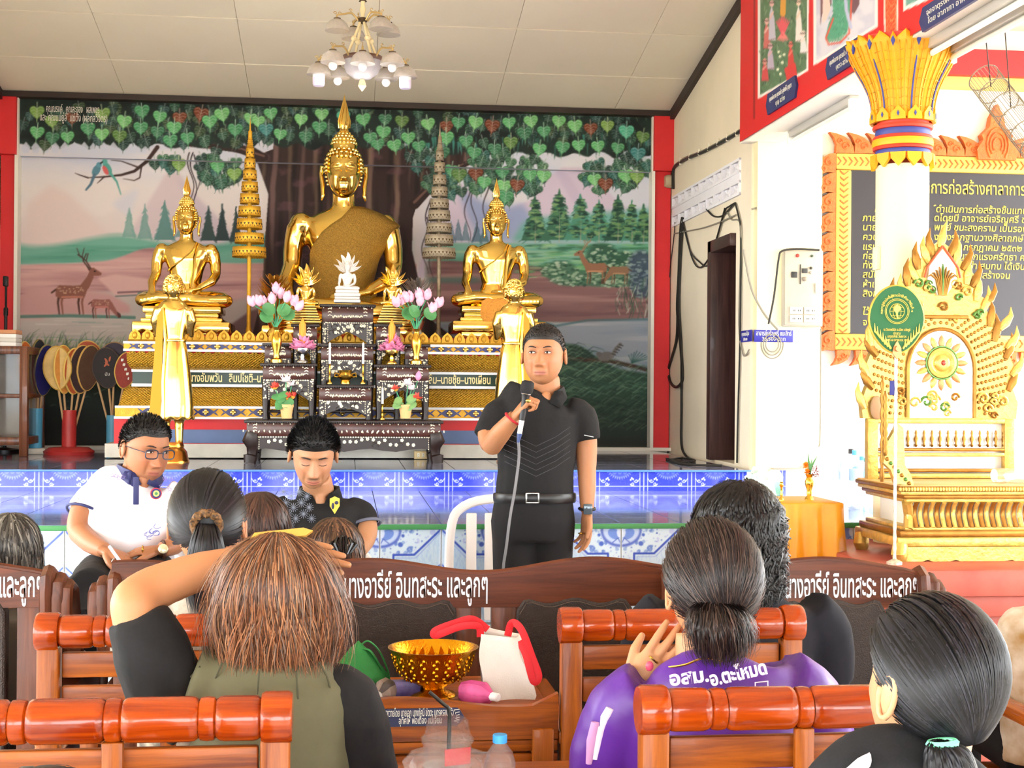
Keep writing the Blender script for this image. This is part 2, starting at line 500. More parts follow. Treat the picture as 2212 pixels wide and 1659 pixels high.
# ---- ceiling of large sheets
ce=bpy.data.objects.new('ceiling',None);COL.objects.link(ce);struct(ce,'cream sheet ceiling sloping up towards the hall')
xs=[-3.38,-2.49,-1.6,-0.71,0.18,1.07,1.96,2.44]
ys=[YB-0.70*k for k in range(27)]
sheet={}
for i in range(1,len(xs)-1):
 for j in range(len(ys)-1):
  w,d=xs[i+1]-xs[i],ys[j]-ys[j+1]
  if j>8:
   if(j-9)%7:continue
   d=ys[j]-ys[min(j+7,len(ys)-1)]
  key=(round(w,3),round(d,3))
  if key not in sheet:
   mb=MB();mb.rbox((0,0,0),(w-0.0025,d-0.0025,0.02),0.0008);sheet[key]=newmesh('ceiling_sheet',mb.V,mb.F,False);sheet[key].materials.append(M_ceil)
  o=link('ceiling_sheet',sheet[key],ce)
  yc=ys[j]-d/2;o.location=((xs[i]+xs[i+1])/2,yc,ceil_z(yc)+0.01);o.rotation_euler=(-math.atan(0.185),0,0)
m=MB()
_a=-math.atan(0.185)
m.box((0,0,0.03),(5.6,19.2,0.03),T=tr(0,1.15,ceil_z(1.15))@rotx(_a));m.build('ceiling_backing',mat('seam','#a5977c',0.9),ce,smooth=False)
# dark trims where the ceiling meets the sides
for k,x in((2,2.395),(3,-2.455)):
 m=MB();m.box((0,0,-0.03),(0.035,12.5,0.075),T=tr(x,4.25,ceil_z(4.25))@rotx(_a));struct(m.build('trim_%d'%k,M_darktrim,smooth=False),'dark trim between sloping ceiling and side wall')
yA,yBd=PX(1540,800,XR).y,PX(1588,800,XR).y
zD=PX(1560,515,XR).z
yV0,yV1=PX(1455,450,XR).y,PX(1601,400,XR).y
zV0,zV1=PX(1530,455,XR).z,PX(1530,382,XR).z
m=MB()
def wl(y0,y1,z0,z1):m.box((XR+0.075,(y0+y1)/2,(z0+z1)/2),(0.15,abs(y1-y0),z1-z0))
zT=4.6
wl(YC,yBd,0,zV0);wl(yA,YB+0.05,0,zV0);wl(yBd,yA,zD,zV0);wl(yBd,yA,0,Z2)
wl(YC,yV1,zV0,zV1);wl(yV0,YB+0.05,zV0,zV1);wl(YC,YB+0.05,zV1,zT)
wall_right=struct(m.build('wall_right',M_cream,smooth=False),'cream side wall with door and vent blocks')
m=MB();m.box((XL-0.085,9.5,2.3),(0.15,2.4,4.6));struct(m.build('wall_left',M_cream,smooth=False),'cream side wall left of the mural')
# door frame and store room behind
dr=bpy.data.objects.new('door_1',None);COL.objects.link(dr);struct(dr,'dark brown door frame of the store room')
M_jamb=wood('dark_door_wood','#2d1b1a','#4a302c',0.4,0.1,'Z')
m=MB();m.rbox((XR+0.06,yA-0.03,(Z2+zD)/2),(0.2,0.09,zD-Z2),0.006);m.build('jamb',M_jamb,dr)
m=MB();m.rbox((XR+0.06,(yA+yBd)/2,zD-0.04),(0.2,abs(yA-yBd),0.08),0.006);m.build('lintel',M_jamb,dr)
m=MB();m.rbox((XR+0.30,yA+0.0,(Z2+zD)/2-0.05),(0.42,0.04,zD-Z2-0.12),0.004);m.build('door_leaf',M_jamb,dr)
m=MB();m.box((4.0,10.6,2.0),(3.0,0.1,4.0));m.box((5.2,9.6,2.0),(0.1,2.4,4.0));m.box((3.9,9.5,0.94),(2.7,2.2,0.1));m.box((3.9,9.5,3.2),(2.7,2.2,0.05));struct(m.build('wall_store',mat('store_wall','#a9a794',0.8,noise=0.1),smooth=False),'grey green walls of the store room')
# vent blocks: two rows of white cast blocks, joined by a plain course
vb=bpy.data.objects.new('window_1',None);COL.objects.link(vb);struct(vb,'two rows of white cast vent blocks above the door')
M_vent=mat('vent_white','#eceaf0',0.6,noise=0.03)
nb=9;bw=(yV0-yV1)/nb;hh=(zV1-zV0);rh=hh*0.40
m=MB();w2,h2=bw/2,rh/2
for(c,d)in(((0,0,h2-0.008),(0.05,bw,0.016)),((0,0,-h2+0.008),(0.05,bw,0.016)),((0,w2-0.006,0),(0.05,0.012,rh)),((0,-w2+0.006,0),(0.05,0.012,rh))):m.box(c,d)
for s in(-1,1):
 pts=[(0,s*w2*0.8*math.cos(t),h2*0.85*math.sin(t))for t in np.linspace(-1.2,1.2,7)]
 m.tube([(0,s*w2-(p[1]),p[2])for p in pts],0.013,6,up=(1,0,0))
 m.tube([(0,p[1]*0.9,s*h2-p[2]*0.0-s*h2*0.9*(1-abs(p[2]/h2)**2))for p in[(0,k*w2,k*h2)for k in np.linspace(-1,1,7)]],0.012,6,up=(1,0,0))
m.ell((0,0,0),(0.02,w2*0.34,h2*0.3),8,6)
bme=newmesh('vent_block',m.V,m.F,False);bme.materials.append(M_vent)
for r in range(2):
 for k in range(nb):
  o=link('vent_block',bme,vb);o.location=(XR+0.01,yV1+bw*(k+0.5),zV0+rh/2+r*(hh-rh))
m=MB();m.box((XR+0.055,(yV0+yV1)/2,(zV0+zV1)/2),(0.01,yV0-yV1,hh));m.build('vent_backing',mat('vent_backing_tan','#9a8c7a',0.8),vb,smooth=False)  # tan sheet added behind the blocks to darken their openings
m=MB();m.box((XR+0.02,(yV0+yV1)/2,(zV0+zV1)/2),(0.06,yV0-yV1,hh-2*rh));m.build('course',M_vent,vb,smooth=False)
# ---- right bay: bright end wall, ceiling, beam with its red picture side
m=MB();m.box((5.3,YC+0.08,1.9),(5.75,0.15,3.8));wall_bay=struct(m.build('wall_front_right',M_white,smooth=False),'bright white end wall of the right aisle')
m=MB();m.box((2.56,YC-0.03,1.98),(0.27,0.10,1.98));m.box((2.765,YC-0.02,2.5),(0.13,0.08,3.0));struct(m.build('trim_4',M_yellow,smooth=False),'pale pilaster at the corner of the right aisle')
m=MB();m.box((4.6,-1.8,3.72),(4.1,20.9,0.08));struct(m.build('ceiling_aisle',mat('aisle_ceiling','#efe9da',0.8),smooth=False),'white ceiling of the right aisle')
zr0,zr1=P(2150,168,YC-.1).z,P(2150,112,YC-.1).z
m=MB();m.box((4.4,YC-0.07,(zr0+zr1)/2),(3.6,0.16,zr1-zr0));struct(m.build('trim_5',M_red,smooth=False),'red beam across the end of the right aisle')
m=MB();m.box((4.4,YC-0.05,zr0-0.03),(3.6,0.10,0.06));struct(m.build('trim_6',mat('gold_yellow','#eec46a',0.6),smooth=False),'yellow moulding under the red aisle beam')
m=MB();XB=2.335
m.box((XB+0.13,0.1,4.9),(0.24,16.5,3.92));beam=struct(m.build('trim_7',M_white,smooth=False),'long beam over the column carrying the red picture frieze')
# left aisle: a flat ceiling and posts like those on the right, outside the picture
m=MB();m.box((-4.5,-1.8,3.72),(4.0,20.9,0.08));struct(m.build('ceiling_aisle_left',MATS['aisle_ceiling'],smooth=False),'white ceiling of the left aisle')
m=MB();m.box((-2.55,0.1,4.9),(0.24,16.5,3.92));struct(m.build('trim_8',M_cream,smooth=False),'beam between hall and left aisle')
# rear and left walls with long window openings (behind and beside the camera)
m=MB()
for z0,z1 in((0,0.7),(2.9,6.6)):m.box((0,-5.2,(z0+z1)/2),(13.2,0.2,z1-z0))
for x in(-4.4,-2.5,2.5,4.4):m.box((x,-5.2,1.6),(0.3,0.2,2.0))
for z0,z1 in((0,0.9),(2.3,3.8)):m.box((6.62,-1.0,(z0+z1)/2),(0.15,8.4,z1-z0))
for y in(-3,0,3):m.box((6.62,y,1.6),(0.15,0.35,1.6))
struct(m.build('wall_rear',M_cream,smooth=False),'rear and right outer walls of the hall with long window openings')
m=MB()
for z0,z1 in((0,0.35),(3.35,3.8)):m.box((-6.55,0,(z0+z1)/2),(0.15,16.6,z1-z0))
for y in(-5,-1,3):m.box((-6.55,y,1.85),(0.15,0.35,3.2))
m.box((-4.5,YC+0.08,1.9),(4.2,0.15,3.8));struct(m.build('wall_aisle_left',M_cream,smooth=False),'outer wall of the left aisle with window openings')
# ---- platforms
m=MB();m.box((-0.2,(Y2+YB)/2+0.05,Z2/2-0.01),(5.2,YB-Y2-0.02,Z2-0.02));up=struct(m.build('floor_upper_stage',M_grout,smooth=False),'upper tiled platform before the mural')
m=MB();m.box((0.3,(Y1+YC)/2+0.01,Z1/2-0.01),(6.8,YC-Y1-0.02,Z1-0.02));lo=struct(m.build('floor_lower_stage',M_grout,smooth=False),'lower tiled platform with patterned blue front')
def lay(parent,x0,x1,y0,y1,z,s,mt):
 mb=MB();mb.rbox((0,0,-0.01),(s-0.003,s-0.003,0.02),0.0015);me=newmesh('floor_tile',mb.V,mb.F,False);me.materials.append(mt)
 ny=max(1,round((y1-y0)/s));nx=int((x1-x0)/s)
 for j in range(ny):
  for i in range(nx):
   o=link('floor_tile',me,parent);o.location=(x0+(i+.5)*s,y0+(j+.5)*s,z)
X0=-1.425-0.2615*5
lay(lo,X0,3.6,Y1-0.004,YC-0.1,Z1,0.2615,M_tile_low)
lay(up,-2.75,2.38,Y2-0.004,YB,Z2,0.28,M_tile_up)
m=MB();m.rbox((0.3,Y1-0.012,Z1-0.012),(6.8,0.014,0.022),0.003);m.build('edge_trim',mat('green_edge','#3f8a4e',0.5),lo)
m=MB();m.rbox((-0.2,Y2-0.012,Z2-0.006),(5.2,0.016,0.012),0.003);m.build('edge_trim',mat('blue_edge','#4f7fd0',0.3),up)
# ---- patterned riser tiles (painted glaze as colour attribute, mesh shared by all)
def riser_low():
 c=Canvas(0,0,262,400,0.36)
 c.A[:]=np.array([205,226,246])/255
 c.mix(np.clip((c.noise(60,20,3)-0.45)*2,0,.5),(165,198,238))
 sp=[(0,0),(262,0),(262,185),(205,185),(205,110),(115,110),(8,4)]
 c.poly(sp,(214,232,248))
 r=random.Random(3)
 for _ in range(150):
  x,y=r.uniform(5,255),r.uniform(2,180)
  if(x<120 and y>x*0.93-8)or(x<205 and y>104):continue
  s=r.choice([3,3,4,5,9,13]);c.ell(x,y,s*r.uniform(.7,1.3),s*r.uniform(.6,1),r.choice([(72,98,196),(110,140,214),(150,178,226),(190,200,240)]),0.9,0.2,r.uniform(0,3))
 for w,cc in((9,(70,92,196)),):
  c.line([(0,0),(115,108),(205,108),(205,210),(120,300),(0,400)],w,cc)
  c.line([(0,12),(108,122),(192,122),(192,205)],3,(150,170,230))
  c.line([(0,150),(60,205)],7,cc);c.line([(0,172),(50,220)],4,cc)
 c.poly([(0,175),(40,215),(0,250)],(120,150,225))
 c.ell(262,10,90,70,(96,116,206));c.ell(262,8,80,60,(196,214,246));c.ell(232,22,30,22,(120,150,226),rot=0.5);c.ell(256,16,12,22,(214,226,250));c.line([(225,60),(250,40),(262,66)],4,(90,110,200))
 c.line([(0,0),(0,400)],5,(235,244,255));c.line([(262,0),(262,400)],5,(235,244,255))
 return c
cl=riser_low()
nu,nv=84,126
U_,V_=np.meshgrid(np.linspace(0,262,nu+1),np.linspace(400,0,nv+1))
colsA=cl.sample(U_,V_).reshape(-1,3);colsB=cl.sample(262-U_,V_).reshape(-1,3)
M_glaze=vmat('painted_glaze',0.12,0.5)
tl=[grid_mesh('riser_tile',(0,0,0),(0.2585,0,0),(0,0,0.40),nu,nv,q)for q in(colsA,colsB)]
for t in tl:t.materials.append(M_glaze)
for k in range(24):
 o=link('riser_tile',tl[k%2],lo);o.location=(X0+0.2615*k+0.0015,Y1-0.004,Z1-0.024-0.40)
m=MB();m.box((0.3,Y1+0.002,0.22),(6.8,0.01,0.44));m.build('riser_base',mat('riser_blue','#bcd3ee',0.2),lo,smooth=False)
def riser_up():
 c=Canvas(0,0,280,121,0.5)
 c.A[:]=np.array([52,66,200])/255
 c.mix(np.clip((c.noise(30,12,5)-0.5)*1.5,0,.4),(88,104,226))
 c.ell(140,-30,78,78,(98,116,226),.8);c.ell(140,-30,66,66,(72,88,212),1)
 for a in np.linspace(0.2,PI-0.2,17):c.line([(140+70*math.cos(a),-30+70*math.sin(a)),(140+84*math.cos(a),-30+84*math.sin(a))],3,(150,164,240))
 for k in(-1,0,1):c.ell(140+30*k,2,16,22,(110,130,232),.9)
 W=(206,216,250)
 c.line([(22,0),(22,121)],4,W);c.line([(258,0),(258,121)],4,W)
 c.line([(0,94),(280,94)],4,W);c.line([(0,0),(0,121)],4,W);c.line([(280,0),(280,121)],4,W)
 for sx,x0 in((1,22),(-1,258)):
  for(dx,dy,r0)in((22,62,12),(44,80,12)):
   pts=[(x0+sx*(dx+r0*(1-t/9)*math.cos(t)),dy+r0*(1-t/9)*math.sin(t))for t in np.linspace(0,7.5,22)]
   c.line(pts,4,W)
  c.line([(x0,46),(x0+sx*12,66)],4,W);c.line([(x0+sx*30,94),(x0+sx*56,84)],4,W)
  for q in((40,52),(48,46),(54,56)):c.ell(x0+sx*q[0],q[1],5,6,W)
 return c
cu_=riser_up();nu,nv=96,44
U_,V_=np.meshgrid(np.linspace(0,280,nu+1),np.linspace(121,0,nv+1))
tu=grid_mesh('riser_tile',(0,0,0),(0.2785,0,0),(0,0,0.118),nu,nv,cu_.sample(U_,V_).reshape(-1,3));tu.materials.append(M_glaze)
xj=P(862,1030,Y2).x
for k in range(-9,8):
 x=xj+0.28*k
 if x>2.28:continue
 o=link('riser_tile',tu,up);o.location=(x,Y2-0.004,Z1)
def paint_mural():
 c=Canvas(20,190,1440,985,0.62)
 X,Y=c.X,c.Yp
 n1=c.noise(7,9,11);n2=c.noise(5,40,12,5);n3=c.noise(40,30,13);n4=c.noise(3,60,14,4)
 R=random.Random(21)
 c.grad([(190,(196,202,222)),(345,(204,206,222)),(400,(220,212,212)),(520,(222,206,202)),(985,(222,206,202))])
 sky_r=np.clip((X-850)/120,0,1)
 c.mix(sky_r*0.65,(206,212,232))
 c.mix(np.clip((n1-0.52)*3,0,0.35),(236,226,220))
 def mount(pts,col,al=1.0,soft=3):c.poly(pts,col,al,soft)
 mount([(40,560),(60,440),(110,400),(150,420),(200,470),(250,520),(260,560)],(222,200,196),.8,8)
 mount([(250,560),(300,470),(360,372),(385,372),(430,430),(480,480),(520,560)],(206,188,194),.9,4)
 mount([(380,375),(400,400),(470,470),(500,500),(520,560),(440,560)],(192,178,194),.6,5)
 mount([(240,440),(290,410),(300,412),(280,470)],(196,202,222),.5,6)
 mount([(900,600),(930,480),(960,400),(1000,398),(1040,440),(1090,455),(1150,430),(1190,378),(1215,362),(1255,362),(1300,400),(1340,440),(1400,470),(1410,560),(1410,600)],(208,192,212),.95,3)
 mount([(985,400),(1030,430),(1080,450),(1130,440),(1150,470),(1110,520),(1050,530),(1010,470)],(142,158,200),.85,8)
 mount([(1200,366),(1230,380),(1260,430),(1240,440),(1215,400)],(190,174,202),.5,4)
 c.mix(np.clip(1-np.abs(Y-520)/45,0,1)*np.clip((X-880)/60,0,1)*.35,(170,190,210))
 hill=np.clip((Y-(508+12*np.sin(X/55)+10*n1))/14,0,1)*np.clip((572-Y+10*n1)/10,0,1)*np.clip((900-X)/50,0,1)
 c.mix(hill,(112,170,152));c.mix(hill*np.clip((n2-.45)*3,0,1),(70,140,118));c.mix(hill*np.clip((n4-.6)*4,0,1),(170,196,180))
 def pine(x,y0,y1,w,col,al):
  pts=[]
  for i in range(11):
   t=i/10;pts.append((x-w*t*(0.5+0.5*t)-R.uniform(0,2),lerp(y0,y1,t)))
  for i in range(10,-1,-1):
   t=i/10;pts.append((x+w*t*(0.5+0.5*t)+R.uniform(0,2),lerp(y0,y1,t)))
  c.poly(pts,col,al)
  for i in range(int(w*2.2)):
   t=R.uniform(0.12,1);sx=R.choice((-1,1));xx=x+sx*w*t*(0.5+.5*t)*R.uniform(.5,1)
   yy=lerp(y0,y1,t);c.line([(xx,yy),(xx+sx*w*.28,yy+6)],1.6,col,al*.8)
 for x,y0,y1,w,col,al in((279,448,512,15,(118,160,152),.8),(313,440,516,15,(112,152,146),.85),(356,432,518,22,(88,130,128),.95),(398,438,512,18,(110,148,150),.8),(450,444,520,17,(52,72,72),1),(480,440,520,15,(44,60,62),1),(510,446,522,14,(50,66,66),1),(545,470,522,14,(60,80,80),1)):
  pine(x,y0,y1,w,col,al)
 land=np.clip((Y-(562+10*n1-34*np.exp(-((X-330)/70)**2)))/5,0,1)*(X<900)
 c.mix(land,(206,160,156));c.mix(land*np.clip((n2-.42)*2.6,0,1),(164,116,118));c.mix(land*np.clip((n4-.58)*3.2,0,.8),(104,68,76));c.mix(land*np.clip((.4-n2)*3,0,.6),(226,190,184))
 c.poly([(180,655),(200,632),(300,628),(380,640),(470,655),(560,640),(600,660),(600,800),(40,800),(40,690),(90,690)],(188,176,170),1,4)
 c.poly([(40,640),(70,620),(160,625),(240,635),(280,660),(282,676),(200,680),(40,678)],(196,148,146),1,4)
 c.poly([(210,600),(250,592),(320,602),(345,625),(300,640),(250,640)],(212,168,162),1,3);c.line([(255,632),(345,628)],4,(90,60,66),.7);c.line([(250,640),(360,634)],3,(60,90,86),.7)
 for _ in range(46):
  x,y=R.uniform(45,560),R.uniform(682,740)
  c.line([(x,y),(x+R.uniform(20,80),y+R.uniform(-1,1))],R.uniform(1.5,4),R.choice([(200,190,182),(160,164,160),(120,150,142),(214,202,194)]),.5)
 c.line([(45,684),(150,682),(290,686)],7,(62,112,100),.75);c.line([(300,634),(420,628)],6,(62,112,100),.6)
 c.poly([(470,735),(500,700),(540,672),(580,660),(580,745),(470,745)],(120,92,92),1,3)
 rt=np.clip((X-915)/20,0,1)
 md=rt*np.clip((Y-522)/6,0,1)*np.clip((700-Y)/4,0,1)
 c.mix(md,(122,176,158));c.mix(md*np.clip((n2-.45)*3,0,.9),(72,138,108));c.mix(md*np.clip((n4-.6)*4,0,.8),(190,206,160))
 gl=rt*np.clip((Y-(552+22*n1+np.clip((X-1080)/300,0,1)*46))/4,0,1)*np.clip((694+8*n1-Y)/4,0,1)
 c.mix(gl,(136,100,100));c.mix(gl*np.clip((n2-.45)*3,0,1),(96,64,70));c.mix(gl*np.clip((n4-.58)*4,0,.8),(176,134,128))
 c.mix(rt*np.clip(1-np.abs(Y-(600+10*n1))/12,0,1)*np.clip((1060-X)/40,0,1)*.7,(60,108,100))
 wt=rt*np.clip((Y-(692-10*np.clip((X-1200)/200,0,1)+6*n1))/4,0,1)
 c.mix(wt,(150,158,172));c.mix(wt*np.clip((n2-.48)*3,0,.8),(120,140,158));c.mix(wt*np.clip((n4-.6)*4,0,.8),(186,186,190))
 c.line([(1150,690),(1200,704),(1270,692),(1405,690)],5,(70,110,116),.7)
 for x,y0,y1,w,col,al in((975,478,520,9,(112,132,152),.8),(990,474,520,10,(104,126,146),.8),(1006,478,520,9,(110,134,150),.8),(1030,480,522,12,(92,120,140),.9),(1046,484,522,10,(86,122,128),.9)):pine(x,y0,y1,w,col,al)
 c.poly([(1105,522),(1130,480),(1160,470),(1410,450),(1410,522)],(104,170,158),.9,5)
 for x,y0,y1,w in((1156,420,520,30),(1208,408,518,38),(1254,418,518,36),(1294,430,520,34),(1335,420,520,30),(1365,432,520,22),(1390,440,522,22)):
  t=R.choice([(48,92,74),(40,82,66),(58,106,84),(76,140,118)])
  pine(x,y0,y1,w,t,1)
  for _ in range(95):
   k=R.uniform(.12,.95);xx=x+R.uniform(-1,1)*w*k*.8;yy=lerp(y0,y1,k)
   c.ell(xx,yy,R.uniform(4,8),R.uniform(1.5,3),R.choice([(104,146,92),(130,164,112),(70,120,88),(30,62,54),(24,54,48)]),.75,.4)
  c.line([(x,y1+4),(x+1,y0+45)],2.2,(168,160,138),.8,taper=.6)
 for _ in range(260):
  x,y=R.uniform(1130,1405),R.uniform(528,600)
  c.ell(x,y,R.uniform(8,24),R.uniform(1,3),R.choice([(70,140,84),(120,178,116),(46,104,70),(164,200,150),(40,84,62)]),.5,.5)
 for bx,by,bw,bh,tone in((1208,585,38,20,0),(1300,560,36,34,1),(1345,572,34,30,1),(1385,580,28,40,2),(1235,600,48,18,0),(1320,606,90,14,0),(1385,610,24,34,2)):
  base=[(70,112,88),(44,84,66),(62,76,96)][tone];c.ell(bx,by,bw,bh,base,.9,.4)
  for _ in range(70):
   a,q=R.uniform(0,6.28),R.random()**.5
   c.ell(bx+bw*q*math.cos(a),by+bh*q*math.sin(a),R.uniform(3,6),R.uniform(1.5,3),R.choice([(168,194,162),(120,156,126),(40,74,60),(196,210,186)]if tone<2 else[(110,130,140),(60,80,90),(140,160,160)]),.7,.4)
 gr=np.clip((Y-(742+10*n3))/14,0,1)*(X<600)
 c.mix(gr,(42,58,50));c.mix(gr*np.clip((Y-830)/90,0,1),(34,38,38))
 for _ in range(430):
  x,y=R.uniform(42,330),R.uniform(738,800);L=R.uniform(14,30);d=R.uniform(-.3,1.1)
  c.line([(x,y),(x+L*d*.5,y-L*.7),(x+L*d,y-L)],1.8,R.choice([(74,120,72),(112,150,84),(48,84,60),(36,60,52),(146,170,104)]),.75,taper=.6)
 for _ in range(60):
  x,y=R.uniform(60,420),R.uniform(740,900);c.line([(x,y),(x+8,y-3),(x+14,y+2)],2.2,R.choice([(170,180,168),(130,148,138),(96,118,108)]),.5,taper=.8)
 reed=(X>1150)*np.clip((Y-(778-44*np.exp(-((X-1240)/60)**2)+(X-1200)*.12+6*n3))/5,0,1)
 c.mix(reed,(46,74,62));c.mix(reed*np.clip((Y-850)/80,0,1),(40,52,50));c.mix(reed*np.clip((n1-.5)*3,0,.6),(30,44,42))
 c.line([(1195,772),(1250,776),(1320,780),(1404,800)],9,(70,48,42),.95)
 for _ in range(900):
  x,y=R.uniform(1150,1404),R.uniform(745,930)
  if y<772-36*math.exp(-((x-1235)/50)**2)+(x-1200)*.12:continue
  L=R.uniform(18,44);k=R.uniform(.5,1)
  cc=R.choice([(64,104,84),(96,136,108),(140,168,138),(40,66,58),(32,54,50),(54,92,78)])
  if y>860:cc=tuple(int(v*.7)for v in cc)
  c.line([(x,y),(x+L*.5,y-L*.34),(x+L,y-L*.2),(x+L*1.2,y+2)],2.4,cc,.6*k,taper=.6)
 for _ in range(60):
  x,y=R.uniform(1330,1404),R.uniform(610,690);L=R.uniform(12,26);c.line([(x,y),(x+R.uniform(-8,10),y-L)],1.6,R.choice([(190,200,180),(60,100,76),(46,74,60)]),.7)
 c.mix(np.clip((Y-938)/20,0,1)*.6,(38,36,34))
 tr_=[(300,292),(300,306),(420,318),(520,330),(556,352),(580,420),(572,520),(566,640),(540,745),(1000,745),(930,690),(905,610),(890,540),(892,470),(904,430),(950,384),(1010,352),(1060,330),(1040,300),(960,318),(880,318),(600,300),(560,320),(480,306)]
 c.poly(tr_,(52,36,36))
 msk=Canvas(20,190,1440,985,0.62);msk.A[:]=0;msk.poly(tr_,(255,255,255));mk=msk.A[...,0]
 st=np.sin(X/4.7+3*n1+np.sin(Y/60)*.8)*.5+np.sin(X/11+Y/90)*.5
 c.mix(mk*np.clip(st*1.4-.45,0,.75),(124,96,92));c.mix(mk*np.clip(np.sin(X/9.1+2*n1+1)-.75,0,.25)*1.7,(140,118,92));c.mix(mk*np.clip(-st-.3,0,.8),(22,16,18))
 c.mix(mk*np.clip((n3-.6)*3,0,.4),(120,80,92))
 for pts,w in(([(570,340),(520,324),(460,312),(400,306),(340,300),(285,296)],18),([(895,440),(930,405),(990,362),(1060,330)],24)):
  c.line(pts,w,(46,32,32),1,taper=6);c.line([(a,b-3)for a,b in pts],w*.25,(150,110,96),.6,taper=1)
 c.line([(340,318),(318,348),(290,370),(262,378),(225,382),(190,384)],9,(58,40,38),1,taper=2)
 for pts in([(300,362),(284,356),(262,348),(240,346)],[(306,358),(302,384),(290,390),(266,386)],[(190,384),(172,378),(162,374)],[(225,382),(210,396)]):c.line(pts,3.4,(58,40,38),1,taper=1.2)
 for x0,y0,y1 in((412,330,470),(418,330,480),(426,335,440),(405,400,440),(1010,350,520),(1024,350,520),(1050,380,500),(926,430,560),(934,450,600),(918,470,590)):
  pts=[(x0+7*math.sin((y-y0)/17+x0),y)for y in np.linspace(y0,y1,18)];c.line(pts,3.0,(44,34,40),.9,taper=1.2)
 bed=np.clip((318+5*np.sin(X/9.5)+16*(n3-.5)+np.where(X>880,16,0)-Y)/3,0,1)
 bed*=np.where((X<300)&(Y>300),1.0,1.0)
 c.mix(bed,(30,44,40));c.mix(bed*np.clip((n3-.5)*3,0,.7),(20,24,26));c.mix(bed*np.clip((n1-.55)*3,0,.5),(44,78,62))
 for x in np.arange(46,300,21):c.poly([(x,318),(x+10,306),(x+20,318),(x+16,330),(x+4,330)],(200,206,224),.9)
 hole=[(548,318),(575,290),(592,300),(590,322),(570,330)];c.poly(hole,(206,206,220));c.poly([(895,350),(900,325),(930,320),(945,345)],(196,204,222))
 def leaf(x,y,w,h,col,veins=True,rot=0.0,al=1.0):
  pts=[]
  for t in np.linspace(0,2*PI,26,endpoint=False):
   hx=16*math.sin(t)**3/17;hy=-(13*math.cos(t)-5*math.cos(2*t)-2*math.cos(3*t)-math.cos(4*t))/17
   if hy>.7:hx*=.55
   pts.append((hx*w,hy*h+(h*.35 if hy>.9 else 0)))
  q,s=math.cos(rot),math.sin(rot)
  tf=lambda L:[(x+a*q-b*s,y+a*s+b*q)for a,b in L]
  c.poly(tf([(a*1.08,b*1.05)for a,b in pts]),tuple(int(v*.45)for v in col),.8*al);c.poly(tf(pts),col,al)
  dk=tuple(int(v*.72)for v in col)
  c.ell(x+w*.35,y,w*.4,h*.6,dk,.4*al,.8)
  lt=tuple(min(255,int(v*.5+128))for v in col)
  if veins:
   c.line(tf([(0,-h*1.15),(0,-h*.3),(0,h*1.2)]),2.2,lt,.85*al,taper=1)
   for k in(-.35,0,.35,.62):
    ww=w*(.78 if k<.2 else .5)
    c.line(tf([(-ww,h*(k-.12)),(-ww*.5,h*(k-.26)),(0,h*k),(ww*.5,h*(k-.26)),(ww,h*(k-.12))]),1.5,lt,.7*al)
 G=[(120,196,120),(96,178,112),(74,150,100),(58,118,84),(46,92,72),(128,170,84),(88,128,64),(86,186,150),(120,62,40),(96,54,40),(60,128,128)]
 for _ in range(190):
  x,y=R.uniform(48,1400),R.uniform(226,316 if True else 0)
  leaf(x,y,R.uniform(11,15),R.uniform(12,17),R.choice([(36,66,54),(44,84,64),(30,58,52),(52,74,48),(40,76,74)]),True,R.uniform(-.4,.4),.85)
 for _ in range(70):
  x,y=R.uniform(860,1400),R.uniform(300,330);c.line([(x,y-12),(x+R.uniform(-4,4),y+16)],5,R.choice([(34,66,58),(44,90,80),(30,50,46),(60,130,120)]),.9,taper=.5)
 for bx,by,bw,bh in((360,352,26,16),(470,370,50,42),(905,345,30,20),(990,400,40,30),(1040,372,26,40),(1090,385,30,62),(1150,375,28,40),(1295,378,36,34),(1355,374,30,36),(1398,360,12,20),(940,385,26,34)):
  for _ in range(int(bw*bh/70)+4):
   a,q=R.uniform(0,6.28),R.random()**.5
   leaf(bx+bw*q*math.cos(a),by+bh*q*math.sin(a),13,15,R.choice([(34,66,52),(44,88,66),(30,56,50),(56,104,72),(40,92,84)]),True,R.uniform(-.6,.6),.95)
 L=[(80,242,5),(112,262,5),(156,255,8),(222,247,5),(268,262,0),(307,240,2),(345,252,1),(388,255,8),(434,246,8),(376,276,1),(453,262,1),(480,247,0),(541,256,0),(80,286,1),(113,298,3),(146,296,1),(190,278,2),(220,290,0),(258,294,6),(304,276,2),(340,285,3),(368,304,2),(405,298,2),(508,280,2),(558,262,0),(585,245,1),(650,258,0),(605,290,1),(660,296,3),(695,247,0),(690,275,2),(742,252,7),(575,280,10),(785,258,1),(800,298,2),(832,258,3),(868,262,6),(925,268,0),(828,285,1),(882,298,1),(852,314,1),(905,316,2),(816,312,2),(965,273,8),(990,265,2),(1027,264,0),(1063,272,8),(1100,265,1),(1147,262,0),(1207,262,0),(1133,288,3),(1175,284,2),(1242,272,0),(1276,278,8),(1312,272,5),(1353,284,7),(1388,296,6),(964,298,1),(1007,305,2),(1024,330,2),(1068,322,3),(1103,308,6),(1165,322,1),(1215,318,2),(1250,314,1),(1292,316,1),(1334,320,2),(1378,332,10),(955,330,3),(386,356,5),(470,360,1),(506,376,5),(478,396,4),(975,368,2),(992,378,6),(1028,376,8),(1046,394,1),(1085,372,2),(1088,402,0),(1117,400,8),(1145,378,1),(1174,380,0),(1284,388,0),(1308,398,8),(1352,380,0),(1376,382,5),(1092,425,2)]
 for x,y,k in L:
  s=R.uniform(.92,1.08);leaf(x,y,16.5*s,18*s,G[k],True,R.uniform(-.2,.2))
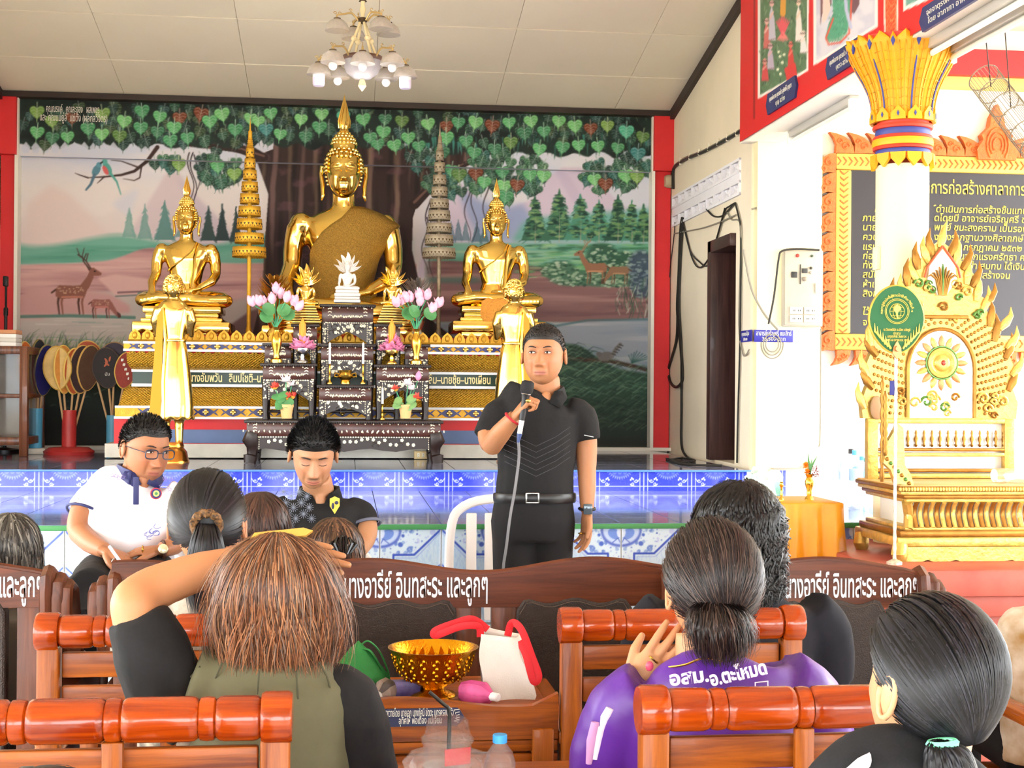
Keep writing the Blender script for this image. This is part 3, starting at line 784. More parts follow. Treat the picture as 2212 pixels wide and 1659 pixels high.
 c.ell(208,368,8,13,(86,132,150),rot=.5);c.ell(214,356,6,6,(96,150,168));c.line([(204,378),(196,398),(186,410)],7,(80,110,130),1,taper=4)
 c.ell(232,364,8,15,(84,160,150),rot=-.5);c.ell(228,368,5,11,(214,96,96),rot=-.5);c.ell(226,349,6,6,(90,170,160));c.line([(240,376),(252,392),(261,420)],6,(84,160,150),1,taper=2);c.line([(221,350),(217,353)],3,(40,40,40))
 def deer(x,y,s,col,flip=1,graze=False,spots=False,antl=True,acol=(74,50,44)):
  T=lambda L:[(x+flip*a*s,y+b*s)for a,b in L]
  dk=tuple(int(v*.6)for v in col);lt=tuple(min(255,int(v*1.5))for v in col)
  for lx,k in((-30,dk),(-22,col),(14,dk),(22,col)):
   c.line(T([(lx,-6),(lx-3,14),(lx,38)]),6*s,k,1,taper=3*s)
  c.poly(T([(-38,-16),(-30,-24),(0,-22),(22,-24),(30,-12),(24,4),(0,4),(-26,6),(-38,0)]),col)
  c.line(T([(-24,2),(0,1),(20,2)]),4*s,lt,.8)
  if graze:
   c.poly(T([(20,-22),(30,-14),(48,18),(58,30),(50,36),(38,24),(16,0)]),col);c.poly(T([(46,16),(58,24),(60,36),(50,38)]),dk)
  else:
   c.poly(T([(14,-22),(30,-42),(36,-56),(46,-54),(44,-40),(34,-18),(26,-8)]),col)
   c.poly(T([(34,-60),(44,-62),(62,-50),(60,-45),(46,-44),(36,-48)]),col);c.poly(T([(36,-58),(28,-66),(34,-54)]),dk);c.ell(*T([(47,-54)])[0],2*s,2*s,(30,20,20))
   if antl:
    for k in(0,1):
     c.line(T([(38-4*k,-60),(28-6*k,-76),(14-8*k+14*k,-88),(8+16*k,-104)]),3.2*s,acol,1,taper=1.5*s)
     c.line(T([(28-6*k,-76),(32-4*k,-92)]),2.4*s,acol,1);c.line(T([(20-2*k,-84),(12-2*k,-90)]),2.2*s,acol,1)
  c.line(T([(-38,-14),(-46,-8)]),4*s,dk,1)
  if spots:
   for _ in range(26):c.ell(*T([(R.uniform(-32,24),R.uniform(-20,-4))])[0],1.6*s,1.2*s,(214,170,140),.9)
 deer(158,640,1.0,(134,84,70),1,False,True);deer(222,662,.66,(150,92,84),1,True,True)
 deer(1284,585,.72,(150,106,80),-1,False,False,True,(150,128,100));deer(1335,590,.62,(140,106,80),-1,True)
 c.ell(1308,770,17,10,(112,108,108),rot=-.2);c.ell(1294,765,6,5,(104,100,100));c.line([(1322,770),(1330,754),(1340,744)],8,(120,118,116))
 for k in range(5):c.line([(1322+4*k,764-5*k),(1330+4*k,767-5*k)],2,(60,58,58))
 for k in range(9):c.line([(1365,784),(1358+6*k,758+3*abs(k-3))],1.8,(44,88,84),.8)
 c.A=np.clip(c.A,0,1)**.98
 return c
CM=paint_mural()
M_mural=vmat('mural_paint',0.62,0.25,bump=0.08,bscale=120)
for nm,z0,z1,y,ny in(('mural',Z2+0.02,ZJ,YB+0.035,400),('mural_frieze',ZJ,3.495,YB-0.03,78)):
 xa,xb=-2.352,2.268
 nx=830
 aa,bb=np.meshgrid(np.linspace(xa,xb,nx+1),np.linspace(z0,z1,ny+1))
 pts=np.stack([aa,np.full_like(aa,y),bb],-1).reshape(-1,3)
 qx,qy=project(pts)
 me=grid_mesh(nm,(xa,y,z0),(xb-xa,0,0),(0,0,z1-z0),nx,ny,CM.sample(qx,qy))
 me.materials.append(M_mural)
 o=link(nm,me,wall_back)
 o['label']='painted leaf frieze of the bodhi tree' if ny<200 else 'painted landscape with bodhi tree, deer and lake'
m=MB();m.box(((xa+xb)/2,YB+0.0,(ZJ+3.5)/2),(xb-xa,0.055,3.5-ZJ));m.build('frieze_ledge',mat('ledge_paint','#c8cde0',0.7),wall_back,smooth=False)
M_wtxt=mat('white_lettering','#e9e6dc',0.6)
for s_,px_,py_,w_ in(('คุณณรงค์   คุณละออง   ผลเพชร',157,243,108),('และ คุณแม่ยู่ลี่  แซ่ตั้ง (ผลกุลวิจิตร)',159,262,137)):
 p=P(px_,py_,YB-0.034);text('lettering',s_,0.075,M_wtxt,wall_back,T=tr(p.x,p.y,p.z),depth=0.001,width=w_/292.0)
def _ellray(o,D,c,r):
 A=D/r;B=(o-c)/r
 a=(A*A).sum(-1);b=(A*B).sum(-1);cc=(B*B).sum(-1)-1
 return(-b+np.sqrt(np.maximum(b*b-a*cc,0)))/a
def head_R(D,jaw=1.0,wide=1.0):
 """distance from the head's centre to its plain surface along directions D"""
 o=np.array([0,0,0.0])
 t1=_ellray(o,D,np.array([0,0.012,0.030]),np.array([0.077*wide,0.098,0.092]))
 t2=_ellray(o,D,np.array([0,-0.024,-0.042]),np.array([0.060*jaw,0.066,0.076]))
 t3=_ellray(o,D,np.array([0,0.0,-0.02]),np.array([0.070*wide*(0.5+jaw/2),0.078,0.075]))
 k=90.0
 return np.log(np.exp(k*t1)+np.exp(k*t2)+np.exp(k*t3))/k-0.004
def head_mesh(jaw=1.0,wide=1.0,nose=1.0,lips=1.0,smile=0.0,nt=112,npz=84,buddha=False):
 t=np.linspace(-1,1,nt,endpoint=False);th=PI*(0.62*t+0.38*t**3)
 ph=np.linspace(-PI/2+0.02,PI/2-0.02,npz)
 TH,PH=np.meshgrid(th,ph)
 D=np.stack([np.sin(TH)*np.cos(PH),-np.cos(TH)*np.cos(PH),np.sin(PH)],-1)
 V=D*head_R(D,jaw,wide)[...,None]
 x,y,z=V[...,0].copy(),V[...,1].copy(),V[...,2].copy()
 fr=np.clip((-y-0.01)/0.04,0,1)
 g=lambda cx,cz,sx,sz:np.exp(-((np.abs(x)-cx)/sx)**2-((z-cz)/sz)**2)
 g1=lambda cx,cz,sx,sz:np.exp(-((x-cx)/sx)**2-((z-cz)/sz)**2)
 d=np.zeros_like(x)
 zz=np.clip((0.024-z)/0.056,0,1)*np.clip((z+0.046)/0.010,0,1)
 wn=0.0075+0.006*np.clip((0.01-z)/0.04,0,1)
 d+=0.025*nose*zz**1.15*np.exp(-(x/wn)**2)
 d+=0.010*nose*g(0.013,-0.036,0.006,0.008)
 d+=0.0045*g(0.028,0.030,0.020,0.007)
 d-=0.0095*g(0.031,0.013,0.016,0.010)
 d+=0.0045*g(0.031,0.0115,0.012,0.006)
 d+=0.005*g(0.046,-0.020,0.016,0.016)
 d+=lips*(0.0065*np.exp(-(x/0.022)**2-((z+0.0625)/0.005)**2)+0.0075*np.exp(-(x/0.019)**2-((z+0.0735)/0.0055)**2)-0.004*np.exp(-(x/0.026)**2-((z+0.068-smile*6*x*x)/0.0022)**2))
 d+=0.003*np.exp(-(x/0.026)**2-((z+0.066)/0.02)**2)
 d+=0.007*np.exp(-(x/0.020)**2-((z+0.100)/0.014)**2)
 d-=0.0035*g(0.030,-0.055,0.006,0.02)*(1+2*smile)
 V[...,1]-=d*fr
 V=V.reshape(-1,3)
 i=np.arange(npz-1)[:,None]*nt+np.arange(nt)[None,:]
 j=np.arange(npz-1)[:,None]*nt+(np.arange(nt)[None,:]+1)%nt
 F=[tuple(q)for q in np.stack([i,j,j+nt,i+nt],-1).reshape(-1,4)]
 F.append(tuple(range(nt-1,-1,-1)));F.append(tuple((npz-1)*nt+k for k in range(nt)))
 return V,F
def skin_colors(V,base,lip,beard=0.0,mustache=0.0,flush=0.15):
 """painted complexion of a head in its own frame: lips, beard shadow, cheeks"""
 b=np.array(srgb(base));C=np.tile(b,(len(V),1));x,y,z=V[:,0],V[:,1],V[:,2]
 f=(y<-0.03)
 def mixin(mk,c):
  nonlocal C
  C=C*(1-mk[:,None])+np.array(srgb(c))*mk[:,None]
 mixin(flush*f*np.exp(-((np.abs(x)-.04)/.02)**2-((z+.025)/.025)**2),'#c85a48')
 mixin(flush*f*np.exp(-(x/.016)**2-((z+.03)/.018)**2),'#c85a48')
 mixin(beard*f*np.clip((-z-.05)/.02,0,1)*np.exp(-(x/.05)**2),'#6e5a52')
 mixin(mustache*f*np.exp(-(x/.024)**4-((z+.053)/.0055)**2),'#2a201e')
 mixin(f*np.clip(1.25*np.exp(-(x/.0215)**4-((z+.068)/.0085)**4),0,1)*.85,lip)
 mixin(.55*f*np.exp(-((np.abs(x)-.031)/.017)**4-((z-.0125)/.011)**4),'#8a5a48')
 return C
def ear_mesh(mb,s,T,long=1.0):
 """outer rim, lobe and bowl of one ear; s = side"""
 pts=[]
 for a in np.linspace(-0.4,2*PI-1.2,13):
  pts.append((s*(0.079+0.006*(1-math.cos(a))*.5+.004),0.018+0.016*math.sin(a+.3),-0.002+0.030*math.cos(a)*(1 if math.cos(a)>0 else long)))
 mb.tube(pts,[0.0045]*11+[0.006,0.007],6,T=T)
 mb.ell((s*0.0835,0.017,-0.003),(0.006,0.0165,0.028),10,7,T=T)
def hand_mesh(T,side=1,curl=(0.5,0.5,0.5,0.5),thumb=0.4,spread=0.06,k=1.0,voxel=0.0032,tcurl=0.4):
 """open or curled hand. local frame: wrist at the origin, fingers along -z, palm faces -y, thumb towards +x * side"""
 mb=MB()
 mb.tube([(0,0,0.02),(0,0,0),(0,0,-0.03),(0,0,-0.06),(0,-0.002,-0.085)],[(0.026,0.019),(0.027,0.018),(0.036,0.017),(0.041,0.016),(0.040,0.013)],14,up=(0,1,0))
 L=[0.070,0.079,0.073,0.058];X=[0.029,0.0095,-0.0105,-0.029];Z0=[-0.082,-0.087,-0.083,-0.075]
 for q in range(4):
  p=Vector((X[q]*side,-0.001,Z0[q]+0.012));a=0.0;out=side*spread*(1.5-q)
  pts=[p];d=Vector((math.sin(out),0,-math.cos(out)))
  pts.append(p+d*0.014)
  for seg,w in((0.45,1.0),(0.30,1.15),(0.25,0.75)):
   a+=curl[q]*w
   dd=Vector((math.sin(out)*math.cos(a),-math.sin(a),-math.cos(out)*math.cos(a)))
   pts.append(pts[-1]+dd*L[q]*seg)
  r=0.0088 if q<3 else 0.0076
  mb.tube(pts,[r*1.05,r*1.06,r*1.0,r*0.92,r*0.72],9,up=(1,0,0));mb.ell(pts[-1],r*0.74,8,6);mb.ell(pts[2],r*1.02,8,6);mb.ell(pts[1],r*1.1,8,6)
 b=Vector((0.026*side,-0.004,-0.022));d=Vector((side*math.sin(thumb),-0.25*tcurl*2,-math.cos(thumb))).normalized()
 d2=Vector((side*math.sin(thumb*.35),-tcurl,-math.cos(thumb*.35))).normalized()
 tp=[b,b+d*0.032,b+d*0.052+d2*0.004,b+d*0.052+d2*0.034]
 mb.tube(tp,[0.0135,0.0115,0.0105,0.0075],9,up=(1,0,0));mb.ell(tp[-1],0.0078,8,6)
 mb.ell((0.022*side,-0.008,-0.035),(0.016,0.013,0.026),10,8)
 V,F=remesh(mb.V,mb.F,voxel,3,0.5)
 S=Matrix.Diagonal((k,k,k,1))
 M=np.array(T@S)
 V=V@M[:3,:3].T+M[:3,3]
 if M[:3,:3].__array__().shape and np.linalg.det(M[:3,:3])<0:F=[tuple(reversed(f))for f in F]
 return V,F
def aim(origin,fingers,palm):
 """transform putting a hand at origin with fingers along one direction and the palm facing another"""
 z=-Vector(fingers).normalized();y=-Vector(palm);y=(y-z*y.dot(z)).normalized();x=y.cross(z)
 return Matrix(((x.x,y.x,z.x,origin[0]),(x.y,y.y,z.y,origin[1]),(x.z,y.z,z.z,origin[2]),(0,0,0,1)))
class Skin:
 """collects surfaces of one body into a single mesh with painted colours"""
 def __init__(s,base):s.V=[];s.F=[];s.C=[];s.n=0;s.base=srgb(base)
 def add(s,V,F,C=None):
  V=np.asarray([tuple(v)for v in V])if not isinstance(V,np.ndarray)else V
  s.V.append(V);s.F+=[tuple(i+s.n for i in f)for f in F];s.n+=len(V)
  s.C.append(np.tile(np.array(s.base),(len(V),1))if C is None else C)
 def build(s,name,m,parent):
  V=np.concatenate(s.V);me=newmesh(name,V,s.F,True);me.materials.append(m);paint(me,np.concatenate(s.C))
  return link(name,me,parent)
def xf(V,T):
 M=np.array(T);return np.asarray(V)@M[:3,:3].T+M[:3,3]
def ribbons(name,S,W,C,m,parent,nrm=None,tip=0.25):
 """flat hair strands: S (n, k, 3) points, W width (n,), C (n, 3) colours; nrm (n, k, 3) outward directions"""
 n,k,_=S.shape
 T=np.gradient(S,axis=1);T/=np.linalg.norm(T,axis=-1,keepdims=True)+1e-9
 if nrm is None:nrm=np.zeros_like(S);nrm[...,1]=-1
 B=np.cross(T,nrm);B/=np.linalg.norm(B,axis=-1,keepdims=True)+1e-9
 w=W[:,None]*np.interp(np.linspace(0,1,k),[0,0.1,0.75,1],[0.7,1,0.9,tip])[None,:]
 V=np.stack([S-B*w[...,None]/2,S+B*w[...,None]/2],2).reshape(-1,3)
 base=(np.arange(n)[:,None]*k+np.arange(k-1)[None,:])*2
 F=np.stack([base,base+1,base+3,base+2],-1).reshape(-1,4)
 me=bpy.data.meshes.new(name)
 me.vertices.add(len(V));me.vertices.foreach_set('co',V.astype(np.float32).ravel())
 me.loops.add(F.size);me.loops.foreach_set('vertex_index',F.astype(np.int32).ravel())
 me.polygons.add(len(F));me.polygons.foreach_set('loop_start',np.arange(0,F.size,4,dtype=np.int32))
 me.polygons.foreach_set('use_smooth',np.ones(len(F),dtype=bool))
 me.update(calc_edges=True)
 paint(me,np.repeat(C,k*2,axis=0))
 me.materials.append(m)
 return link(name,me,parent)
def hair_cap(offset,maskf,nt=72,npz=48,jaw=1.0,wide=1.0,rough=0.0,seed=0,stretch=(1,1,1)):
 """shell over the skull where maskf(D) > 0, offset metres thick (fades to the skin at the mask's edge)"""
 th=np.linspace(-PI,PI,nt,endpoint=False);ph=np.linspace(-PI/2+0.02,PI/2-0.02,npz)
 TH,PH=np.meshgrid(th,ph)
 D=np.stack([np.sin(TH)*np.cos(PH),-np.cos(TH)*np.cos(PH),np.sin(PH)],-1)
 r=np.random.default_rng(seed);R=head_R(D,jaw,wide);mk=maskf(D)
 off=np.clip(mk*4.5,-0.6,1.0)*offset+rough*(r.random(R.shape)-.5)*(mk>0.05)
 V=(D*(R+np.where(mk>0,off,np.maximum(off,-0.012)))[...,None]*np.array(stretch)).reshape(-1,3)
 i=np.arange(npz-1)[:,None]*nt+np.arange(nt)[None,:]
 j=np.arange(npz-1)[:,None]*nt+(np.arange(nt)[None,:]+1)%nt
 Q=np.stack([i,j,j+nt,i+nt],-1).reshape(-1,4)
 ok=(mk.reshape(-1)[Q]>-0.05).any(1)
 F=[tuple(q)for q in Q[ok]]
 F.append(tuple((npz-1)*nt+k for k in range(nt)))
 return V,F
M_hairv=vmat('hair_strands',0.42,0.34)
M_skin=vmat('skin',0.48,0.35)
def eyes(parent,T,closed=False,white='#d9cfc8',gaze=0.0,brow='#2a1d19',bw=1.0):
 """eyes, lids and eyebrows as small parts in the head's frame"""
 for s in(-1,1):
  if not closed:
   mb=MB();mb.ell((s*0.031,-0.0835,0.0115),(0.0125,0.006,0.0040),14,8,T=T);e=mb.build('eye',mat('eye_white',white,0.25),parent)
   mb=MB();mb.ell((s*0.031+gaze,-0.0875,0.0118),(0.0050,0.003,0.0044),10,6,T=T);mb.build('iris',mat('iris_dark','#1d120f',0.15),e)
  mb=MB()
  up=[(s*(0.0165+0.0145*2*k),-0.0895+0.010*(k-.35)**2+(0.001 if closed else 0),(0.0125 if not closed else 0.006)+(0.0042 if not closed else-0.0035)*(1-(2*k-1)**2))for k in np.linspace(0,1,7)]
  mb.tube(up,[0.0008,0.0013,0.0016,0.0016,0.0016,0.0013,0.0008],5,T=T);mb.build('eyelid',mat('lash','#2b1a16',0.5),parent)
  mb=MB()
  bp=[(s*(0.014+0.034*k),-0.094+0.020*max(0,k-.3)**1.6,0.0305+0.006*math.sin(k*2.4)-0.002*k)for k in np.linspace(0,1,8)]
  mb.tube(bp,[(0.0012,0.0022*bw)]*2+[(0.0016,0.003*bw)]*4+[(0.001,0.0016),(0.0005,0.0006)],6,T=T,up=(0,0,1));mb.build('eyebrow',mat('brow',brow,0.8),parent)
M_gold=mat('polished_gold','#f4cd6e',0.14,1.0,noise=0.06,nscale=3)
M_gold2=mat('gilt_paint','#d9a325',0.34,0.75,noise=0.12,nscale=30,bump=0.25,bscale=70)
M_goldsheet=mat('gold_cloth','#a27c36',0.42,0.8,bump=1.0,bscale=170,noise=0.3,nscale=120)
M_brass=mat('brass','#e2b64a',0.2,1.0)
M_silver=mat('silver','#d5d5d8',0.2,1.0)
M_navy=mat('navy_paint','#23286a',0.35)
M_mirror=mat('white_glass_strip','#eef0f2',0.15,0.0)
M_ochre=mat('ochre_gilt','#c3922c',0.38,0.55,noise=0.15,nscale=20,bump=0.3,bscale=90)
def relief(name,base,s1=26.0):
 """gilt moulding with a pressed lozenge pattern"""
 if name in MATS:return MATS[name]
 m=bpy.data.materials.new(name);MATS[name]=m;m.use_nodes=True
 nt=m.node_tree;b=nt.nodes['Principled BSDF']
 b.inputs['Base Color'].default_value=(*srgb(base),1);b.inputs['Metallic'].default_value=0.6;b.inputs['Roughness'].default_value=0.36
 tc=nt.nodes.new('ShaderNodeTexCoord');acc=None
 for k in(1,-1):
  mp=nt.nodes.new('ShaderNodeMapping');mp.inputs['Rotation'].default_value=(0,k*0.95,0)
  nt.links.new(tc.outputs['Object'],mp.inputs[0])
  w=nt.nodes.new('ShaderNodeTexWave');w.inputs['Scale'].default_value=s1;w.inputs['Distortion'].default_value=1.5;w.inputs['Detail'].default_value=2;w.inputs['Detail Scale'].default_value=2
  nt.links.new(mp.outputs[0],w.inputs[0])
  if acc is None:acc=w.outputs['Fac']
  else:
   mx=nt.nodes.new('ShaderNodeMath');mx.operation='MULTIPLY';nt.links.new(acc,mx.inputs[0]);nt.links.new(w.outputs['Fac'],mx.inputs[1]);acc=mx.outputs[0]
 bp=nt.nodes.new('ShaderNodeBump');bp.inputs['Strength'].default_value=0.7;bp.inputs['Distance'].default_value=0.012
 nt.links.new(acc,bp.inputs['Height']);nt.links.new(bp.outputs[0],b.inputs['Normal'])
 return m
M_relief=relief('pressed_gilt','#c8982a')
pc=P(740,800,9.2).x
def zz(py,Y=9.15):return P(740,py,Y).z
def hw(px,py,Y=9.15):return pc-P(px,py,Y).x
ped=thing('altar_pedestal','stepped gilt altar pedestal with lotus rim and green name band below the mural','pedestal',(pc,9.8,Z2))
def tier(name,prof,mt,smooth=False):
 """prof: (py, px of left edge, y of the front); a block running back to the wall"""
 mb=MB();n=len(prof);V=[]
 for py,px,yf in prof:
  h=hw(px,py,yf);z=zz(py,yf)
  V+=[(-h,10.42-9.8,z-Z2),(-h,yf-9.8,z-Z2),(h,yf-9.8,z-Z2),(h,10.42-9.8,z-Z2)]
 F=[]
 for i in range(n-1):
  a,b=i*4,i*4+4
  F+=[(a,a+1,b+1,b),(a+1,a+2,b+2,b+1),(a+2,a+3,b+3,b+2),(a+3,a,b,b+3)]
 F+=[(3,2,1,0),tuple(4*(n-1)+k for k in range(4))]
 mb.add(V,F)
 return mb.build(name,mt,ped,smooth,0.5)
tier('plinth',[(989,226,9.17),(960,226,9.17)],mat('plinth_grey','#cfc9bc',0.7,noise=0.1))
tier('red_base',[(960,246,9.20),(906,246,9.20)],M_red)
mb=MB();x0,x1=-hw(262,940,9.2),hw(262,940,9.2)
mb.rbox((0,9.196-9.8,(zz(958,9.2)+zz(929,9.2))/2-Z2),(x1-x0,0.012,zz(929,9.2)-zz(958,9.2)),0.003);mb.build('base_panel',mat('slate_blue','#5f7299',0.6,noise=0.1),ped)
tier('glass_strip',[(907,246,9.165),(902,246,9.165)],M_mirror)
tier('lower_band',[(902,248,9.18),(883,248,9.18)],M_ochre)
tier('glass_strip',[(884,248,9.165),(879,248,9.165)],M_mirror)
tier('lower_moulding',[(879,255,9.18),(874,258,9.19),(862,262,9.21),(850,266,9.24),(842,270,9.27),(837,276,9.30)],M_relief,True)
tier('glass_strip',[(838,284,9.28),(832,284,9.28)],M_mirror)
tier('name_band',[(833,286,9.31),(806,286,9.31)],mat('dark_green_paint','#12352a',0.35))
tier('glass_strip',[(807,284,9.28),(801,284,9.28)],M_mirror)
tier('upper_moulding',[(802,286,9.28),(797,280,9.25),(788,275,9.22),(775,273,9.20),(766,274,9.20)],M_relief,True)
tier('red_strip',[(768,276,9.205),(761,270,9.19)],M_red)
tier('glass_strip',[(763,266,9.165),(758,266,9.165)],M_mirror)
tier('upper_band',[(759,267,9.18),(747,267,9.18)],M_ochre)
tier('glass_strip',[(747,266,9.165),(742,266,9.165)],M_mirror)
tier('rim_base',[(743,276,9.22),(733,278,9.24)],M_ochre)
# navy lozenges with gilt flowers along the two bands
def lozenge(h):
 a=MB();a.prism([(-0.055,0),(-0.028,h*.36),(0,h*.48),(0.028,h*.36),(0.055,0),(0.028,-h*.36),(0,-h*.48),(-0.028,-h*.36)],-0.004,0.01)
 for s in(-1,1):
  for t in(-1,1):a.prism([(s*0.045,t*0.004),(s*0.072,t*h*.36),(s*0.080,t*h*.40),(s*0.060,0)],-0.0035,0.008)
 b=MB()
 for k in range(4):b.ell((0.011*math.cos(k*PI/2),-0.006,0.011*math.sin(k*PI/2)),(0.010,0.004,0.010),8,6)
 b.ell((0,-0.008,0),(0.005,0.004,0.005),8,6)
 return newmesh('lozenge',a.V,a.F,False),newmesh('flower',b.V,b.F,True)
for py,px0,sp,hgt,yf,n in((752,296,0.158,0.050,9.178,8),(892,308,0.172,0.058,9.178,7)):
 ma,mf=lozenge(hgt);ma.materials.append(M_navy);mf.materials.append(M_gold)
 for s in(-1,1):
  for k in range(n+1):
   if k==0 and s>0:continue
   x=s*k*sp
   if abs(x)>hw(262,py,yf)-0.06:continue
   o=link('lozenge',ma,ped);o.location=(x,yf-9.8,zz(py,yf)-Z2)
   f=link('flower',mf,o)
mb=MB();mb.prism([(-0.036,0),(-0.037,0.022),(-0.026,0.044),(0,0.066),(0.026,0.044),(0.037,0.022),(0.036,0)],-0.008,0.012)
mb.ell((0,-0.008,0.026),(0.016,0.012,0.024),8,6)
pm=newmesh('lotus_petal',mb.V,mb.F,True,0.6);pm.materials.append(M_ochre)
H=hw(278,738,9.24);n=int(2*H/0.079)
for k in range(n):
 o=link('lotus_petal',pm,ped);o.location=(-H+(k+.5)*2*H/n,9.235-9.8,zz(738,9.235)-Z2)
mb=MB()
for k in range(46):
 x=-H+(k+.5)*2*H/46;mb.prism([(x-0.03,0),(x+0.03,0),(x,0.024)],-0.004,0.004)
o=mb.build('teeth',M_relief,ped,False);o.location=(0,9.192-9.8,zz(768,9.2)-Z2);o['kind']='stuff'
mb=MB();mb.rbox((0,0,0),(2*hw(286,735,9.3),1.12,0.02),0.004);o=mb.build('top_slab',M_red,ped);o.location=(0,9.85-9.8,zz(733,9.24)-Z2+0.008)
ZP=zz(733,9.24)+0.018
M_ltr=mat('gilt_lettering','#e9d79a',0.4,0.3)
for s_,pxa,pxb in(('–นางอัมพวัน   ลิมปโชติ–นาย',400,580),('ลิ้ม–นายชุ้ย–นางเผียน  ศรี',926,1086)):
 pa,pb=P(pxa,822,9.306),P(pxb,822,9.306)
 text('lettering',s_,0.075,M_ltr,ped,T=tr((pa.x+pb.x)/2-pc,9.304-9.8,zz(827,9.306)-Z2),depth=0.002,width=(pb.x-pa.x),bold=0.001)
def curls(mb,jaw=1.0,T=None,s=0.0085,dens=1.0,top=0.03):
 """snail curls of the hair, cap and ushnisha"""
 rows=11
 for i in range(rows):
  ph=lerp(-0.55,1.45,i/(rows-1))
  n=max(4,int(34*math.cos(ph)*dens))
  for k in range(n):
   th=2*PI*(k+0.5*(i%2))/n-PI
   d=np.array([math.sin(th)*math.cos(ph),-math.cos(th)*math.cos(ph),math.sin(ph)])
   if d[1]<0 and abs(th)<1.12 and d[2]<0.66-0.12*math.cos(th*2):continue
   if d[2]<-0.1 and d[1]<0.35:continue
   p=d*(float(head_R(d[None])[0])+0.006)
   mb.ell(p,s,6,4,T=T)
 for i,(r,z)in enumerate(((0.052,0.128),(0.046,0.144),(0.036,0.158),(0.024,0.170))):
  n=int(2*PI*r/0.016)
  for k in range(n):
   a=2*PI*(k+.5*(i%2))/n;mb.ell((r*math.cos(a),0.012+r*math.sin(a),z),s*.95,6,4,T=T)
 mb.lathe([(0.056,0.10),(0.055,0.125),(0.044,0.15),(0.03,0.168),(0.018,0.178)],14,(0,0.012,0),T=T)
def flame(mb,T,h=0.17):
 mb.lathe([(0.020,0.172),(0.024,0.180),(0.019,0.188),(0.024,0.20),(0.024,0.215),(0.019,0.245),(0.011,0.28),(0.005,0.32),(0.0,0.172+h)],10,(0,0.012,0),T=T)
 for k in range(8):
  a=2*PI*k/8;pts=[(0.022*math.cos(a),0.012+0.022*math.sin(a),0.195),(0.024*math.cos(a+.2),0.012+0.024*math.sin(a+.2),0.225),(0.012*math.cos(a+.4),0.012+0.012*math.sin(a+.4),0.28),(0,0.012,0.172+h*.95)]
  mb.tube(pts,[0.004,0.005,0.004,0.001],5,T=T)
def seated_image(name,label,loc,s,sash=False,base=True,mt=None,pose='earth'):
 """seated Buddha image, unit size about one metre from seat to crown, s scales it"""
 mt=mt or M_gold
 t=thing(name,label,'statue',loc);S=Matrix.Diagonal((s,s,s,1))
 mb=MB()
 mb.tube([(0,0.04,0.02),(0,0.03,0.10),(0,0.02,0.22),(0,0.015,0.34),(0,0.015,0.44),(0,0.02,0.52),(0,0.02,0.57),(0,0.015,0.61)],[(0.22,0.15),(0.175,0.125),(0.130,0.10),(0.155,0.105),(0.195,0.115),(0.215,0.10),(0.15,0.085),(0.062,0.06)],22,up=(0,1,0))
 mb.tube([(0,0.015,0.57),(0,0.01,0.64),(0,0.005,0.70)],[0.066,0.058,0.06],14)
 for q in(0.62,0.645):mb.lathe([(0.05,q-.006),(0.0605,q),(0.05,q+.006)],14,(0,0.012,0))
 for sd in(-1,1):
  mb.ell((sd*0.215,0.02,0.52),(0.062,0.062,0.062))
  mb.tube([(sd*0.20,0.02,0.535),(sd*0.238,0.02,0.49),(sd*0.256,0.02,0.40),(sd*0.262,0.0,0.30)],[0.045,0.057,0.052,0.046],12)
  mb.tube([(sd*0.10,0.02,0.06),(sd*0.24,-0.05,0.07),(sd*0.36,-0.12,0.065)],[0.10,0.088,0.070],12)
  mb.ell((sd*0.355,-0.13,0.062),(0.072,0.072,0.060))
  mb.tube([(sd*0.37,-0.15,0.055),(sd*0.20,-0.215,0.05+0.03*(sd<0)),(-sd*0.05,-0.235,0.05+0.03*(sd<0)),(-sd*0.18,-0.20,0.05+.03*(sd<0))],[0.058,0.052,0.040,0.028],12)
 mb.tube([(-0.262,0.0,0.30),(-0.285,-0.08,0.22),(-0.275,-0.17,0.16)],[0.046,0.042,0.030],12)
 mb.tube([(0.262,0.0,0.30),(0.235,-0.10,0.23),(0.13,-0.18,0.165)],[0.046,0.042,0.028],12)
 mb.tube([(-0.275,-0.17,0.165),(-0.27,-0.205,0.12),(-0.268,-0.21,0.07)],[(0.034,0.02),(0.038,0.018),(0.03,0.012)],10)
 for k in range(4):mb.tube([(-0.295+k*0.018,-0.208,0.10),(-0.297+k*0.019,-0.218,0.03)],[0.009,0.006],6)
 mb.tube([(0.14,-0.175,0.165),(0.05,-0.20,0.145),(-0.06,-0.205,0.14)],[(0.036,0.018),(0.042,0.018),(0.022,0.012)],10)
 mb.box((0,-0.03,0.02),(0.5,0.30,0.04))
 V,F=remesh(mb.V,mb.F,0.011,5)
 V2,F2=head_mesh(jaw=0.98,nose=0.95,lips=1.1,smile=.3,nt=72,npz=54)
 hs=1.2;HT=tr(0,0.0,0.785)@Matrix.Diagonal((hs,hs,hs,1))
 sk=Skin('#ffffff');sk.add(xf(V,S),F);sk.add(xf(V2,S@HT),F2)
 eb=MB()
 for sd in(-1,1):
  eb.tube([(sd*0.082,0.02,0.025),(sd*0.094,0.03,0.03),(sd*0.098,0.032,0.0),(sd*0.090,0.02,-0.05),(sd*0.088,0.012,-0.095),(sd*0.094,0.008,-0.118)],[0.006,0.010,0.009,0.010,0.009,0.004],8,T=HT)
  eb.tube([(sd*(0.012+0.036*k),-0.0955+0.018*k*k,0.024+0.013*math.sin(k*2.6))for k in np.linspace(0,1,7)],0.0022,5,T=HT)
  eb.tube([(sd*(0.017+0.028*k),-0.0895+0.010*k*k,0.0085-0.005*math.sin(k*3))for k in np.linspace(0,1,6)],0.0016,5,T=HT)
 sk.add(xf(eb.V,S),eb.F)
